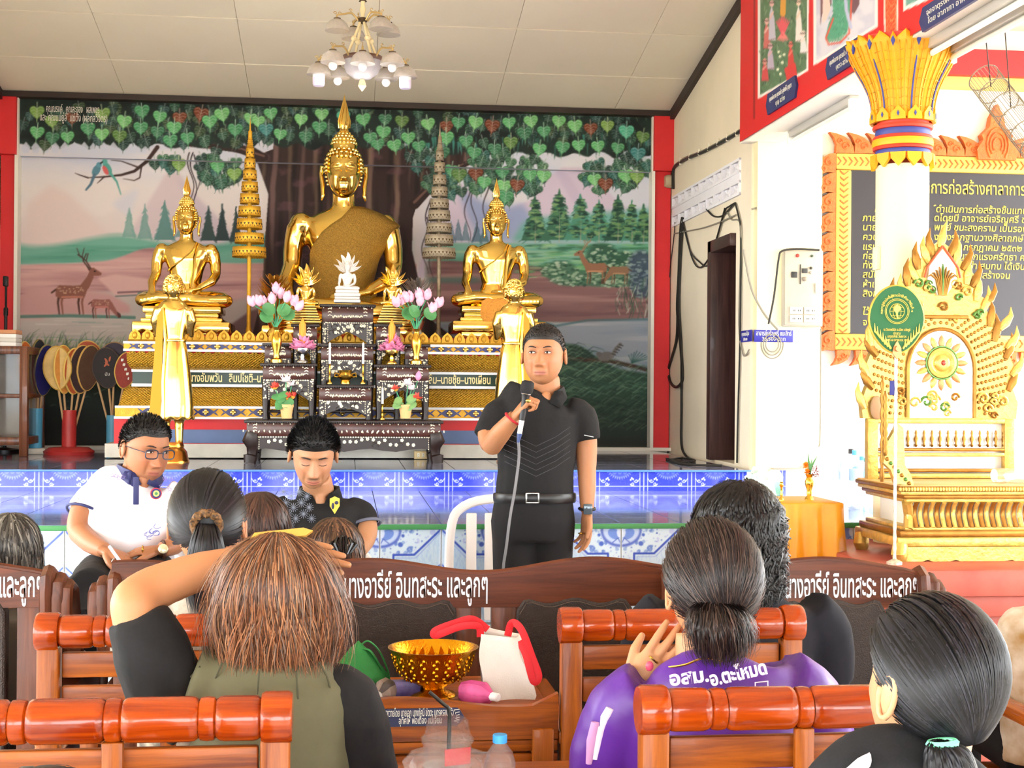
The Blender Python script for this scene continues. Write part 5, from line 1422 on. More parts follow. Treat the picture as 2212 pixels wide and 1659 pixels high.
mb=MB();mb.lathe([(0.11,0),(0.11,0.015),(0.012,0.03),(0.011,zt*.8),(0.016,zt*.8),(0.016,zt*.84),(0.008,zt*.85),(0.008,zt)],12);mb.build('pole',mat('black_metal','#17171a',0.4,.4),t)
mb=MB();mb.rbox((0,-.01,zt),(0.03,0.05,0.07),0.006);mb.build('clip',MATS['black_metal'],t)
def fan_blade(label,px,py,w,h,Y,rot,col,edge,tilt,text_=None,base=None,grp='monks fans in the racks'):
 """monk's long-handled ceremonial fan: oval blade with trimmed edge on a thin pole standing in its rack"""
 p=P(px,py,Y);k=Y/F_PX;t=thing('monk_fan',label,'fan',(p.x,Y,p.z),0,grp)
 out=[]
 for a in np.linspace(0,2*PI,28,endpoint=False):
  x=math.sin(a);z=math.cos(a);x*=(1.0 if z>-.2 else 1-.25*(abs(z)-.2));out.append((x*w/2*k,z*h/2*k))
 T=roty(tilt)@rotz(rot)
 mb=MB();mb.prism(out,-0.006,0.006,T=T);mb.build('blade',mat('fan_'+col.strip('#'),col,0.7,noise=.15,nscale=20,bump=.15),t,False)
 mb=MB();mb.tube([T@Vector((x,0,z))for x,z in out],0.007,6,closed=True);mb.build('trim',mat('fan_trim_'+edge.strip('#'),edge,0.6),t)
 if base is not None:
  q=Vector(base)-p;mb=MB();mb.tube([T@Vector((0,0.004,h*.45*k)),T@Vector((0,0.004,-h/2*k)),q],0.0075,7);mb.build('pole',mat('pole_wood','#b89468',0.6),t)
 return t,T,k
def rack(label,px,pyt,pyb,Y,r,col,foot):
 p=P(px,pyb,Y);h=P(px,pyt,Y).z-Z2;t=thing('fan_rack',label,'rack',(p.x,Y,Z2));k=Y/F_PX
 mb=MB();mb.lathe([(r*k,foot),(r*k,h),(r*.86*k,h),(r*.86*k,0.06),(0,0.06)],20);mb.build('tube',mat('rack_'+col.strip('#'),col,0.45,noise=.08),t)
 return t,k,h,p
t,k,h,p=rack('light blue pipe rack for fans on a white block',77,882,960,9.75,13.5,'#4d9dc0',0.03)
mb=MB();mb.rbox((0,0,0.02),(0.15,0.13,0.04),0.008);mb.build('block',mat('white_block','#c9c4b6',0.7),t)
for i,(px,py,w,h_,rot,col,edge)in enumerate(((60,800,26,120,1.2,'#c8642a','#d9b46a'),(84,795,26,118,1.15,'#2a2a30','#7a6a3a'),(97,800,30,106,1.1,'#26266a','#8a7a4a'))):
 fan_blade(('rust orange monk fan edge-on in the blue rack','black monk fan edge-on in the blue rack','navy blue monk fan turned aside in the blue rack')[i],px,py,w*2.2,h_,9.72+.03*i,rot,col,edge,(-.12,0.0,.10)[i],base=(p.x+(i-1)*.012,9.75,Z2+.1))
t,k,h,p=rack('red pipe rack for fans on a round red foot',149,886,965,9.72,15,'#b02f2c',0.0)
mb=MB();mb.lathe([(0.16,0),(0.165,0.02),(0.13,0.045),(0.05,0.05),(0,0.05)],28);mb.build('foot',MATS['rack_b02f2c'],t)
for i,(px,py,w,h_,rot,col,edge)in enumerate(((124,795,46,90,.15,'#c9a765','#b8923e'),(138,798,34,100,.9,'#cf8a3e','#d8b45e'),(160,802,36,95,.9,'#b4552a','#d8b45e'),(176,798,40,100,.8,'#3a2a2c','#c49a52'),(192,795,40,95,.9,'#5a4032','#c49a52'))):
 fan_blade(('straw coloured monk fan facing forward in the red rack','amber monk fan second in the red rack','orange brown monk fan in the middle of the red rack','dark plum monk fan in the red rack','brown monk fan rightmost in the red rack')[i],px,py,w*(1.2 if rot<.5 else 1.5),h_,9.66+.03*i,rot,col,edge,(-.06,-.03,.04,.08,.12)[i],base=(p.x+(i-2)*.012,9.72,Z2+.12))
t,k,h,p=rack('second light blue pipe rack half behind the pedestal',243,897,960,9.78,13,'#4d8fae',0.0)
for i,(px,py,w,h_,rot,col,edge)in enumerate(((193,770,52,66,.1,'#9a4226','#c49a52'),(247,776,60,70,0,'#2c2434','#8a6a4a'),(231,795,58,84,.05,'#1c1416','#4a3a34'),(272,800,44,76,.1,'#8e3226','#c9a24c'))):
 tt,T,k2=fan_blade(('round brick red monk fan behind the red rack','dark violet round monk fan behind the black one','black monk fan with a small flame emblem and white script','brick red monk fan with pale script beside the pedestal')[i],px,py,w,h_,9.86-.03*i,rot,col,edge,(-.35,.02,-.1,.16)[i],base=(p.x+(i-1.5)*.01,9.78,Z2+.15))
 if i==2:
  mb=MB()
  for(x,z,a)in((0,12,0),(-6,4,.8),(7,5,-.8),(2,20,.3),(8,14,-.5)):mb.ell((x*k2,-.008,z*k2),(2.2*k2,.002,6*k2),8,4,T=T@roty(a))
  mb.build('emblem',mat('emblem_red','#b05a3c',.6),tt)
  text('script','นัน',9*k2,M_wtxt,tt,T=T@tr(0,-.009,-16*k2),depth=.0008)
 if i==3:
  mb=MB()
  for q in range(9):mb.ell((lerp(-12,8,q/8)*k2,-.008,(lerp(20,-16,q/8)+(q%2)*5)*k2),(1.6*k2,.002,3.4*k2),6,4,T=T)
  mb.build('pale_script',M_wtxt,tt)
def paint_beam():
 c=Canvas(1600,-160,2230,280,0.8);R=random.Random(9)
 c.A[:]=np.array([214,40,42])/255
 n=c.noise(20,14,4);n2=c.noise(50,40,8)
 c.poly([(1637,-160),(1749,-160),(1746,153),(1637,214)],(238,232,228));q=[(1643,-160),(1745,-160),(1742,149),(1642,205)]
 c.poly(q,(92,122,92))
 for _ in range(260):
  x,y=R.uniform(1644,1742),R.uniform(-60,200)
  if y>205-(x-1642)*.55:continue
  c.line([(x,y),(x+R.uniform(-5,5),y-R.uniform(4,12))],2,R.choice([(60,88,66),(40,62,50),(120,150,110),(74,112,70),(150,170,140)]),.7)
 for x,y in((1682,112),(1685,122),(1690,135),(1680,150),(1694,118),(1686,160)):c.ell(x,y,3,3,(236,236,210))
 for k in range(-4,5):c.line([(1691,74),(1691+k*3.6,34+abs(k)*3)],6,(226,92,104),1,taper=2);c.line([(1691,70),(1691+k*3.2,90-abs(k))],4,(236,130,130),1,taper=1.5)
 c.line([(1691,30),(1694,-60)],12,(222,160,70))
 for x,y,h,skin,robe in((1656,70,70,(226,180,170),(206,110,104)),(1667,40,95,(222,178,172),(196,190,206)),(1664,120,60,(214,170,176),(190,176,196)),(1652,150,50,(220,150,140),(206,78,80)),(1725,40,100,(238,210,190),(236,226,220)),(1735,90,50,(240,220,210),(226,226,226)),(1708,120,70,(226,120,110),(206,70,66))):
  c.poly([(x-7,y+h*.5),(x-5,y-h*.1),(x,y-h*.3),(x+6,y),(x+9,y+h*.5)],robe);c.ell(x,y-h*.34,5,7,skin);c.line([(x-4,y),(x+3,y-h*.15)],4,skin);c.line([(x-7,y+h*.5),(x+9,y+h*.45)],2,(120,80,80),.6)
  c.line([(x-5,y-h*.36),(x+5,y-h*.36)],3,(80,50,50),.8)
 c.poly([(1694,148),(1718,135),(1722,162),(1700,176)],(214,60,62))
 c.poly([(1757,-160),(1897,-160),(1896,58),(1757,142)],(240,236,234));c.poly([(1763,-160),(1892,-160),(1890,54),(1763,131)],(200,200,218))
 c.mix(np.clip((n-.5)*3,0,.5)*((c.X>1763)&(c.X<1890)&(c.Yp<130-(c.X-1763)*.6)),(232,228,232))
 c.poly([(1775,-160),(1800,-160),(1796,10),(1776,30),(1772,55)],(120,86,92));c.poly([(1832,-60),(1860,-60),(1856,10),(1845,30),(1836,24)],(116,84,92))
 c.poly([(1794,-60),(1838,-60),(1836,30),(1830,70),(1815,88),(1788,92),(1783,80),(1790,50),(1800,30)],(86,160,130))
 for _ in range(110):
  x,y=R.uniform(1788,1834),R.uniform(-40,86);c.ell(x,y,2.2,1.6,R.choice([(60,130,104),(120,190,160)]),.7)
 c.line([(1800,40),(1784,82),(1790,96),(1815,92),(1834,72),(1838,30),(1842,-60)],4,(212,92,78));c.line([(1822,-60),(1828,20),(1838,60)],7,(186,190,220))
 for k in range(22):
  u=k/21;x=lerp(1784,1838,u);c.line([(x,92-26*u**2-4),(x+1,92-26*u**2+2)],1,(250,210,200),.8)
 c.poly([(1778,-20),(1790,-30),(1794,20),(1784,44),(1776,50)],(236,206,196))
 c.poly([(1908,-160),(1942,-160),(1940,76),(1910,92)],(240,226,214));c.poly([(1912,-160),(1938,-160),(1936,76),(1913,88)],(206,74,40))
 for k in range(12):
  y=80-k*16
  for s in(-1,1):c.line([(1925+s*(3+7*math.sin(t)),y+5*math.cos(t*1.3)-t)for t in np.linspace(0,4,9)],2,(236,150,96),.9)
 c.poly([(1952,-160),(2230,-160),(2230,-130),(2000,2),(1952,24)],(240,236,232));c.poly([(1957,-160),(2230,-160),(1990,-4),(1957,14)],(110,160,150))
 c.line([(1630,-160),(1629,256)],4,(150,26,30))
 return c
CB=paint_beam()
ny,nz=420,150;ya,yb,za,zb_=YC-0.01,3.4,2.945,4.0
aa,bb=np.meshgrid(np.linspace(ya,yb,ny+1),np.linspace(za,zb_,nz+1))
qx,qy=project(np.stack([np.full_like(aa,XB-.002),aa,bb],-1).reshape(-1,3))
me=grid_mesh('picture_frieze',(XB-.002,ya,za),(0,yb-ya,0),(0,0,zb_-za),ny,nz,CB.sample(qx,qy));me.materials.append(vmat('frieze_paint',.5,.3))
o=link('picture_frieze',me,beam);o['label']='red painted frieze with two religious scenes in white borders'
m=MB();m.box((XB-.001,-0.3,3.5),(.01,7.4,1.1));m.build('red_side',M_red,beam,False)
M_plq=mat('navy_plaque','#2b3468',0.45)
def beam_plaque(cx,cy,hwp,slope,hh,lines):
# hexagonal board fixed to the beam; corners measured along the beam face
 pc_=PX(cx,cy,XB-.006);a=PX(cx-hwp,cy-hwp*slope,XB-.006);b=PX(cx+hwp,cy+hwp*slope,XB-.006)
 L=(a.y-b.y)/2;h=hh*pc_.y/F_PX/2
 mb=MB();T=tr(*pc_)@rotz(-PI/2)
 mb.prism([(-L,0),(-L*.88,h),(L*.88,h),(L,0),(L*.88,-h),(-L*.88,-h)],-.008,.006,T=T);pl=mb.build('name_board',M_plq,beam,False)
 for s_,dz,w in lines:text('lettering',s_,h*.62,M_wtxt,pl,T=T@tr(0,-.010,dz*h),depth=.0006,width=2*L*w)
beam_plaque(1689,207,33,-.58,48,(('คุณพ่อบาง บุตรแก้ว อุทิศให้ บุญตา',.12,.72),('บุญ สว่าง',-.62,.3)))
beam_plaque(1823,127,38,-.58,52,(('คุณพ่อบาง บุตรแก้ว อุทิศ บุตรา',.12,.72),('บุตรา สว่าง',-.62,.34)))
beam_plaque(2052,8,66,-.58,58,(('จุลจาตุรงค์ ศรีสวัสดิ์',.12,.72),('โดย อาภากา อาคิน',-.62,.66)))
# ---- column with lotus capital
yc_=5.95;xc_=P(1947,700,yc_).x;ZPL=0.80
kc=yc_/F_PX
zc=lambda py:P(1950,py,yc_).z
col_=thing('column','round cream column with yellow lotus capital at the aisle','column',(xc_,yc_,ZPL))
mb=MB();mb.lathe([(0.114,0),(0.113,zc(360)-ZPL)],40);mb.build('shaft',M_yellow,col_)
M_cy=mat('capital_yellow','#e8a412',0.5,noise=.06);M_cb=mat('capital_blue','#39438f',0.5);M_cr=mat('capital_red','#e0402c',0.5)
for y0,y1,r,mt in((346,337,67,M_cr),(338,326,61,M_cb),(327,318,66,M_cr),(320,303,68,M_cy),(304,296,66,M_cr),(297,282,61,M_cb),(283,272,67,M_cr)):
 mb=MB();z0,z1=zc(y0)-ZPL,zc(y1)-ZPL;R_=r*kc;mb.lathe([(R_*.8,z0),(R_*.97,z0+.002),(R_,(z0+z1)/2),(R_*.97,z1-.002),(R_*.8,z1)],40);mb.build('ring',mt,col_)
prof=[(275,60),(262,62),(245,61),(225,63),(200,70),(175,82),(150,97),(125,110),(105,119),(92,122)]
mb=MB();mb.lathe([(r*kc*.93,zc(y)-ZPL)for y,r in prof]+[(0,zc(92)-ZPL)],40);mb.build('bell',M_cr,col_)
PR=[(zc(y)-ZPL,r*kc)for y,r in prof]
def rad(z):return float(np.interp(z,[a for a,_ in PR],[b for _,b in PR]))
z0c,z1c=zc(262)-ZPL,zc(96)-ZPL
def capleaf(wd,ztop,off,zbot=None):
 V=[];F=[];n=12;zb0=zbot or z0c
 for i in range(n+1):
  u=i/n;z=lerp(zb0,ztop,u);r=rad(z)+off;hw_=wd*(1.0 if u<.82 else max(0,(1-u)/.18)**.6)*(r/.13)*.5
  for s in(-1,-.55,0,.55,1):V.append((hw_*s,-(math.sqrt(max(0,r*r-(hw_*s)**2))+.010*(1-abs(s))),z))
  for s in(1,-1):V.append((hw_*s,-(r-.02),z))
 for i in range(n):
  a,b=i*7,i*7+7
  for k in range(7):k2=(k+1)%7;F.append((a+k,a+k2,b+k2,b+k))
 mb=MB();mb.add(V,F);return mb
l1=capleaf(.060,z1c+.012,.004);ml=newmesh('capital_leaf',l1.V,l1.F,True,.5);ml.materials.append(M_cy)
l2=capleaf(.030,z1c+.004,.001);ml2=newmesh('capital_leaf',l2.V,l2.F,True,.5);ml2.materials.append(M_cy)
groove=MB();groove.tube([(0,-(rad(z)+.012),z)for z in np.linspace(z0c+.01,lerp(z0c,z1c,.72),10)],[(.004,.004)]*9+[(.002,.002)],6);mg=newmesh('blue_groove',groove.V,groove.F);mg.materials.append(M_cb)
rib=MB()
for s in(-1,0,1):rib.tube([(s*.016*rad(z)/.13,-(rad(z)+.016-.006*abs(s)),z)for z in np.linspace(z0c+.02,lerp(z0c,z1c,.9),12)],.0026,5)
for q in range(7):
 z=lerp(z0c,z1c,.12+.11*q);rib.tube([(x*rad(z)/.13,-(rad(z)+.013),z+.008*(1-abs(x)/.022))for x in(-.022,0,.022)],.0022,5)
mrib=newmesh('leaf_ribs',rib.V,rib.F);mrib.materials.append(mat('capital_ochre','#d8961a',.5))
gem=MB();gem.prism([(-.009,0),(0,.024),(.009,0),(0,-.024)],-.004,.004);mgem=newmesh('blue_gem',gem.V,gem.F,False);mgem.materials.append(M_cb)
for k in range(14):
 a=2*PI*(k+.25)/14
 o=link('capital_leaf',ml,col_);o.rotation_euler=(0,0,a);o2=link('leaf_ribs',mrib,o)
 o=link('capital_leaf',ml2,col_);o.rotation_euler=(0,0,a+PI/14)
 g_=link('blue_gem',mgem,o);zg=lerp(z0c,z1c,.9);g_.location=(0,-(rad(zg)+.012),zg)
 if k%2:o=link('blue_groove',mg,o)
for row,(py,n,flip,rr)in enumerate(((268,12,1,66),(352,12,-1,66))):
 mb=MB();h=.06;mb.prism([(-.032,0),(-.03,h*.45),(0,h),(.03,h*.45),(.032,0)],-.010,.006);mb.prism([(-.006,h*.4),(0,h*.62),(.006,h*.4),(0,h*.2)],-.013,-.008)
 mp_=newmesh('lotus_petal',mb.V,mb.F,False);mp_.materials.append(M_cy);mp_.materials.append(M_cb)
 for pq in list(mp_.polygons)[-6:]:pq.material_index=1
 for k in range(n):
  a=2*PI*k/n;o=link('lotus_petal',mp_,col_);o.location=(rr*kc*math.sin(a),-rr*kc*math.cos(a),zc(py)-ZPL+(0 if flip>0 else .03));o.rotation_euler=(0 if flip>0 else PI,0,a if flip>0 else a)
mb=MB();mb.rbox((-.118,-.01,zc(560)-ZPL),(.02,.05,.10),.003);mb.build('switch',mat('switch_cream','#e8dcb8',.5),col_)
# ---- framed dark notice board on the aisle wall
YS=YC-.02
def sp(px,py):return P(px,py,YS)
bl,br=sp(1835,545).x,sp(2395,545).x;bt,bb_=sp(1900,370).z,sp(1900,722).z
bx,bz=(bl+br)/2,(bt+bb_)/2
sg=thing('notice_board','large black notice board with gold script in a carved orange frame','sign',(bx,YS,bz))
W_,H_=br-bl,bt-bb_
mb=MB();mb.box((0,0,0),(W_,.03,H_));mb.build('board',mat('black_board','#2a2830',.35),sg,False)
M_frm=mat('frame_gilt','#d8b254',.45,.2);M_org=mat('carved_orange','#c86428',.55,noise=.2,nscale=30,bump=.5,bscale=80)
fw=.10
for(c,d)in(((0,-.01,H_/2+fw/2),(W_+2*fw,.05,fw)),((0,-.01,-H_/2-fw/2),(W_+2*fw,.05,fw)),((-W_/2-fw/2,-.01,0),(fw,.05,H_)),((W_/2+fw/2,-.01,0),(fw,.05,H_))):
 mb=MB();mb.rbox(c,d,.012);f_=mb.build('inner_frame',M_frm,sg)
 mb=MB();hor=d[0]>d[2];L=max(d[0],d[2]);nn=int(L/.035)
 for k in range(nn):
  u=-L/2+(k+.5)*L/nn
  ch=[(-.012,-.026),(.008,0),(-.012,.026),(-.004,.026),(.016,0),(-.004,-.026)]
  if hor:mb.prism([(c[0]+u+a,c[2]+b)for a,b in ch],-.042,-.034)
  else:mb.prism([(c[0]+b,c[2]+u-a)for a,b in ch],-.042,-.034)
 o=mb.build('chevrons',M_org,f_,False)
fm=MB();out=[(-.06,0),(-.055,.05),(-.07,.09),(-.10,.125),(-.05,.115),(-.01,.10),(.03,.075),(.05,.04),(.055,0)]
fm.prism(out,-.03,.01);
for(cx,cz,r)in((.0,.04,.026),(-.035,.07,.018)):
 fm.tube([(cx+r*(1-t/8)*math.cos(t),-.033,cz+r*(1-t/8)*math.sin(t))for t in np.linspace(0,6.5,16)],.005,5)
mfl=newmesh('flame_motif',fm.V,fm.F,False);mfl.materials.append(M_org)
def motif(x,z,a,s=1.0,fx=1):
 o=link('flame_motif',mfl,sg);o.location=(x,-.005,z);o.rotation_euler=(0,a,0);o.scale=(s*fx,1,s)
nv_=10
for k in range(nv_):z=-H_/2-fw+(k+.5)*(H_+2*fw)/nv_;motif(-W_/2-fw,z,-PI/2,1.05,1);motif(W_/2+fw,z,PI/2,1.05,-1)
nh_=16
for k in range(nh_):
 x=-W_/2-fw+(k+.5)*(W_+2*fw)/nh_;motif(x,H_/2+fw,0,1.0,1 if x<0 else-1);motif(x,-H_/2-fw,PI,.75,-1 if x<0 else 1)
fp=MB();fp.prism([(-.12,0),(-.13,.06),(-.09,.12),(-.1,.15),(-.05,.2),(-.04,.26),(0,.34),(.04,.26),(.05,.2),(.1,.15),(.09,.12),(.13,.06),(.12,0)],-.05,.01)
for r in(.03,.05,.07):fp.tube([(r*math.sin(t),-.054,.09+r*1.5*math.cos(t))for t in np.linspace(-2.4,2.4,12)],.005,5)
o=fp.build('crest',M_org,sg);o.location=(P(2145,365,YS).x-bx,-.01,H_/2+fw-.02)
M_gtx=mat('yellow_lettering','#f2d54a',.5)
def line(s_,pxl,py,size,w=None,al='LEFT',sh=.12):
 p=sp(pxl,py);return text('lettering',s_,size,M_gtx,sg,T=tr(p.x-bx,-.018,p.z-bz),depth=.0012,align=al,shear=sh,width=w)
k8=YS/F_PX
line('ประวัติการก่อสร้างศาลาการเปรียญ',2115,421,.105,372*k8,'CENTER',0)
for py,a,b in((459,'','์ดำเนินการก่อสร้างขึ้นแทนที่หลังเก่าซึ่งชำรุด'),(478,'ภายใต้การ','ดโดยมี อาจารย์เจริญศรี ชนะสิทธ์ ที่ปรึกษา'),(498,'นายวิจิตร','พทย์ ชนะสงคราม เป็นรองประธาน นาย'),(519,'ควบคุม','ง ลงรากฐานวางศิลาฤกษ์ เมื่อ ๒๓ กรกฎา'),(540,'แรม ๘ ค่ำ','เมื่อ ๒๓ กรกฎาคม ๒๕๓๒ ตรงกับวัน'),(560,'ก่อสร้าง','ประมาณจากแรงศรัทธา คณะพุทธบริษัท'),(580,'ทั้งใกล้','ญทอดผ้าป่า สมทบ ได้เงินสาม'),(600,'สนับสนุน','๓๐ ๐๐๐ บาท สร้างจน'),(621,'ห้าแสน','สามสิบ'),(641,'สิงหาคม','คิดเป็น'),(680,'ไว้ใน','แ'),(703,'จงบ','')):
 if a:line(a,1860,py,.058)
 if b:line(b,2014 if py>470 else 2018,py,.058)
line('ศ',1886,459,.058)
# ---- red plinth and the golden preaching throne
pl=MB();pw=2.6
for(z0,z1,yo_)in((0.0,.16,0.0),(.16,.34,.05),(.34,.40,.02),(.40,.62,.07),(.62,.70,.03),(.70,ZPL,0.0)):
 pl.rbox((1.98+pw/2+yo_*.5,(5.0+yo_+6.07)/2,(z0+z1)/2),(pw-yo_,6.07-5.0-yo_,z1-z0),.008)
pl=struct(pl.build('floor_red_plinth',M_pink),'moulded red masonry plinth under column and throne')
M_thr=mat('pale_gilt','#d6b05c',.32,.55,noise=.2,nscale=25,bump=.25,bscale=60)  # gilt colour kept pale for the throne's overexposed daylight look
M_thr2=mat('deep_gilt','#96682a',.35,.7,noise=.2,nscale=25)
M_mosaic=mat('mirror_mosaic','#f4f2ec',.15,.2)
M_gg=mat('green_glass','#4f7a33',.2,.3)
yt0=5.28;kt=yt0/F_PX;ct=P(2122,1000,yt0);tz=lambda py:P(2122,py,yt0).z-ZPL;txx=lambda px:(px-2122)*kt
th=thing('preaching_throne','carved golden preaching throne on the red plinth at the right edge','throne',(ct.x,yt0,ZPL))
def tbox(name,pxh,y0,y1,ya_,yb2,mt,bev=.006,par=None):
 mb=MB();mb.rbox((0,(ya_+yb2)/2,(tz(y0)+tz(y1))/2),(2*pxh*kt,yb2-ya_,tz(y1)-tz(y0)),bev);return mb.build(name,mt,par or th)
DT=.46
# scalloped apron and feet
mb=MB();hwb=198*kt
ap=[(-hwb,tz(1180))]
for k in range(25):
 u=-1+2*k/24;ap.append((u*hwb,tz(1207)-.012*abs(math.sin(k*.8))-.02*max(0,1-abs(u)*4)))
ap.append((hwb,tz(1180)));mb.prism(ap,-.02,.02);mb.build('apron',M_thr,th,False)
for s in(-1,1):
 for yy in(0,DT-.05):
  mb=MB();mb.tube([(s*192*kt,yy,tz(1175)),(s*196*kt,yy-.012,tz(1195)),(s*190*kt,yy,tz(1212)),(s*186*kt,yy-.006,0)],[(.03,.026),(.034,.03),(.026,.024),(.022,.02)],10,up=(0,1,0));mb.build('foot',M_thr,th)
tbox('base_band',200,1180,1160,-.012,DT,M_thr);tbox('base_band',192,1160,1146,0,DT-.01,M_thr2);tbox('base_band',178,1147,1138,.012,DT-.02,M_thr)
tbox('belly_core',150,1140,1085,.10,DT-.06,mat('belly_white','#e9e2d2',.6))
for k in range(26):
 x=lerp(-164,164,k/25)*kt;mb=MB();mb.tube([(x,.012,tz(1140)),(x,.030,tz(1122)),(x,.036,tz(1110)),(x,.028,tz(1096)),(x,.012,tz(1086))],[(.0095,.006)]*5,6,up=(0,1,0));mb.build('baluster_slat',M_thr2 if k%2 else M_thr,th)
for s in(-1,1):
 mb=MB();mb.tube([(s*168*kt,.02,tz(1145)),(s*160*kt,.05,tz(1115)),(s*172*kt,.02,tz(1085))],[(.02,.02)]*3,8);mb.build('corner_post',M_thr,th)
tbox('cornice',176,1086,1077,.01,DT-.01,M_thr);tbox('cornice',184,1078,1068,0,DT,M_thr2);tbox('cornice',194,1069,1060,-.014,DT,M_thr);tbox('cornice',200,1060,1050,-.024,DT,M_thr2)
mb=MB()
for k in range(60):mb.ell((lerp(-198,198,k/59)*kt,-.024,tz(1056)),(.007,.006,.009),6,4)
o=mb.build('beading',M_thr,th);o['kind']='stuff'
tbox('seat_board',194,1051,1048,-.01,DT,mat('seat_tan','#d9a86a',.4),.002)
# railing back: panel frame, baluster row
yb3=DT-.06
kb=(yt0+yb3)/F_PX;bzz=lambda py:P(2122,py,yt0+yb3).z-ZPL
def bbox(name,x0,x1,y0,y1,t0,t1,mt,bev=.004):
 mb=MB();mb.rbox(((x0+x1)/2*kb,yb3+(t0+t1)/2,(bzz(y0)+bzz(y1))/2),((x1-x0)*kb,t1-t0,bzz(y1)-bzz(y0)),bev);return mb.build(name,mt,th)
bbox('back_panel',-165,165,1035,905,.01,.03,M_mosaic)
for y0,y1 in((1033,1022),(1020,1012),(986,978),(975,968),(915,905)):bbox('back_rail',-170,170,y0,y1,-.02,.02,M_thr if y0 not in(1020,975)else M_thr2)
for s in(-1,1):bbox('back_stile',s*160-12,s*160+12,1035,905,-.022,.02,M_thr)
for k in range(17):
 x=lerp(-150,150,k/16)*kb;mb=MB();mb.lathe([(.003,0),(.008,.008),(.004,.016),(.009,.034),(.004,.05),(.006,.058),(.003,.07)],8,(x,yb3-.002,bzz(966)));mb.build('baluster',M_thr2,th)
outl=[(-180,905),(-184,870),(-168,830),(-178,800),(-160,760),(-166,742),(-130,722),(-150,700),(-118,690),(-104,660),(-112,648),(-86,636),(-80,606),(-62,600),(-58,570),(-36,556),(-26,540),(0,522)]
outl=outl+[(-x,y)for x,y in reversed(outl[:-1])]
mb=MB();mb.prism([(x*kb,bzz(y))for x,y in outl],yb3,yb3+.04);mb.build('back_board',M_thr,th,False)
arch_=[(-78,903)]+[(-78*math.cos(t)if t<PI/2 else 78*-math.cos(t),800-88*math.sin(t))for t in np.linspace(0,PI,18)]+[(78,903)]
mb=MB();mb.prism([(x*kb,bzz(y))for x,y in arch_],yb3-.008,yb3+.004);mb.build('arch_panel',M_mosaic,th,False)
mb=MB();mb.tube([(x*kb,yb3-.012,bzz(y))for x,y in arch_],.008,7);mb.build('arch_rib',M_thr2,th)
mb=MB()
T=tr(0,yb3-.010,bzz(785))@rotx(PI/2)
mb.lathe([(.066,0),(.062,.012),(.05,.016),(.036,.010),(.03,.018),(.018,.022),(0,.02)],26,T=T);med=mb.build('medallion',M_thr,th)
for k in range(16):
 a=2*PI*k/16;d=Vector((math.cos(a),0,math.sin(a)));mb=MB();c0=Vector((0,yb3-.012,bzz(785)))
 mb.tube([c0+d*.066,c0+d*.084,c0+d*.104,c0+d*.116],[(.008,.005),(.014,.007),(.010,.005),(.001,.001)],7,up=(0,1,0));mb.build('petal',M_thr if k%2 else mat('rose_gilt','#c98a58',.4,.4),med)
mb=MB();mb.tube([(.068*math.cos(a),yb3-.016,bzz(785)+.068*math.sin(a))for a in np.linspace(0,2*PI,40,endpoint=False)],.004,6,closed=True);mb.build('green_rim',M_gg,med)
mb=MB();mb.ell((0,yb3-.03,bzz(785)),(.012,.006,.012),10,6);mb.build('red_boss',mat('red_glass','#9a3a2a',.2),med)
# fish-scale band around the arch, flame leaves along the outline, scrolls
mb=MB();R=random.Random(4)
for ring in range(8):
 rx,rz=92+ring*9,102+ring*9;n=30+ring*2
 for k in range(n):
  t=lerp(-.75,PI+.75,(k+.5*(ring%2))/n);x,y=-rx*math.cos(t),800-rz*math.sin(t)
  if y>898 or abs(x)>160 or y<690:continue
  mb.ell((x*kb,yb3-.003,bzz(y)),(.0072,.005,.0072),6,4)
o=mb.build('fish_scales',M_thr2,th);o['kind']='stuff'
for i in range(1,len(outl)-2):
 x,y=outl[i];x2,y2=outl[i+1];ang=math.atan2(-(y2-y),x2-x)
 c0=Vector((x*kb,yb3-.004,bzz(y)));nrm=Vector((-math.sin(ang),0,math.cos(ang)));
 mb=MB();upv=(nrm*.5+Vector((0,0,.7))).normalized()
 mb.tube([c0-upv*.03,c0+upv*.01,c0+upv*.04+Vector((0,0,.01)),c0+upv*.055+Vector((-.012 if x>0 else .012,0,.035))],[(.012,.01),(.020,.014),(.012,.008),(.001,.001)],7,up=(0,1,0));mb.build('flame_leaf',M_thr if i%2 else M_thr2,th)
for k in range(46):
 x=R.uniform(-150,150);y=R.uniform(600,700)if k<26 else R.uniform(845,900)
 if k<26 and abs(x)>(y-540)*.75:continue
 if k>=26 and abs(x)>150:continue
 r=R.uniform(.014,.026);s=R.choice((-1,1));mb=MB()
 mb.tube([(x*kb+s*r*(1-t/9)*math.cos(t),yb3-.010,bzz(y)+r*(1-t/9)*math.sin(t))for t in np.linspace(0,7,14)],[(.006,.006)]*13+[(.003,.003)],6);mb.build('scroll',R.choice([M_thr,M_thr2,M_gg,M_thr]),th)
mb=MB();mb.prism([(x*kb,bzz(y))for x,y in((-34,605),(-30,575),(0,540),(30,575),(34,605),(10,640),(-10,640))],yb3-.014,yb3);mb.build('crown_field',mat('crown_white','#efe6cf',.4),th,False)
for k in range(-4,5):
 mb=MB();mb.tube([(k*2*kb,yb3-.018,bzz(640)),(k*4*kb,yb3-.02,bzz(605)),(k*7*kb,yb3-.02,bzz(580+abs(k)*4)),(k*8.5*kb,yb3-.018,bzz(572+abs(k)*7))],[.0035,.004,.004,.002],6);mb.build('plume',M_gg if k==0 else M_thr2,th)
for s in(-1,1):mb=MB();mb.tube([(0,yb3-.016,bzz(534)),(s*36*kb,yb3-.016,bzz(580)),(s*42*kb,yb3-.016,bzz(602))],.005,6);mb.build('red_edge',mat('red_enamel','#c8502e',.4),th)
bbox('apron_tray',-62,62,690,682,-.02,.0,M_thr2)
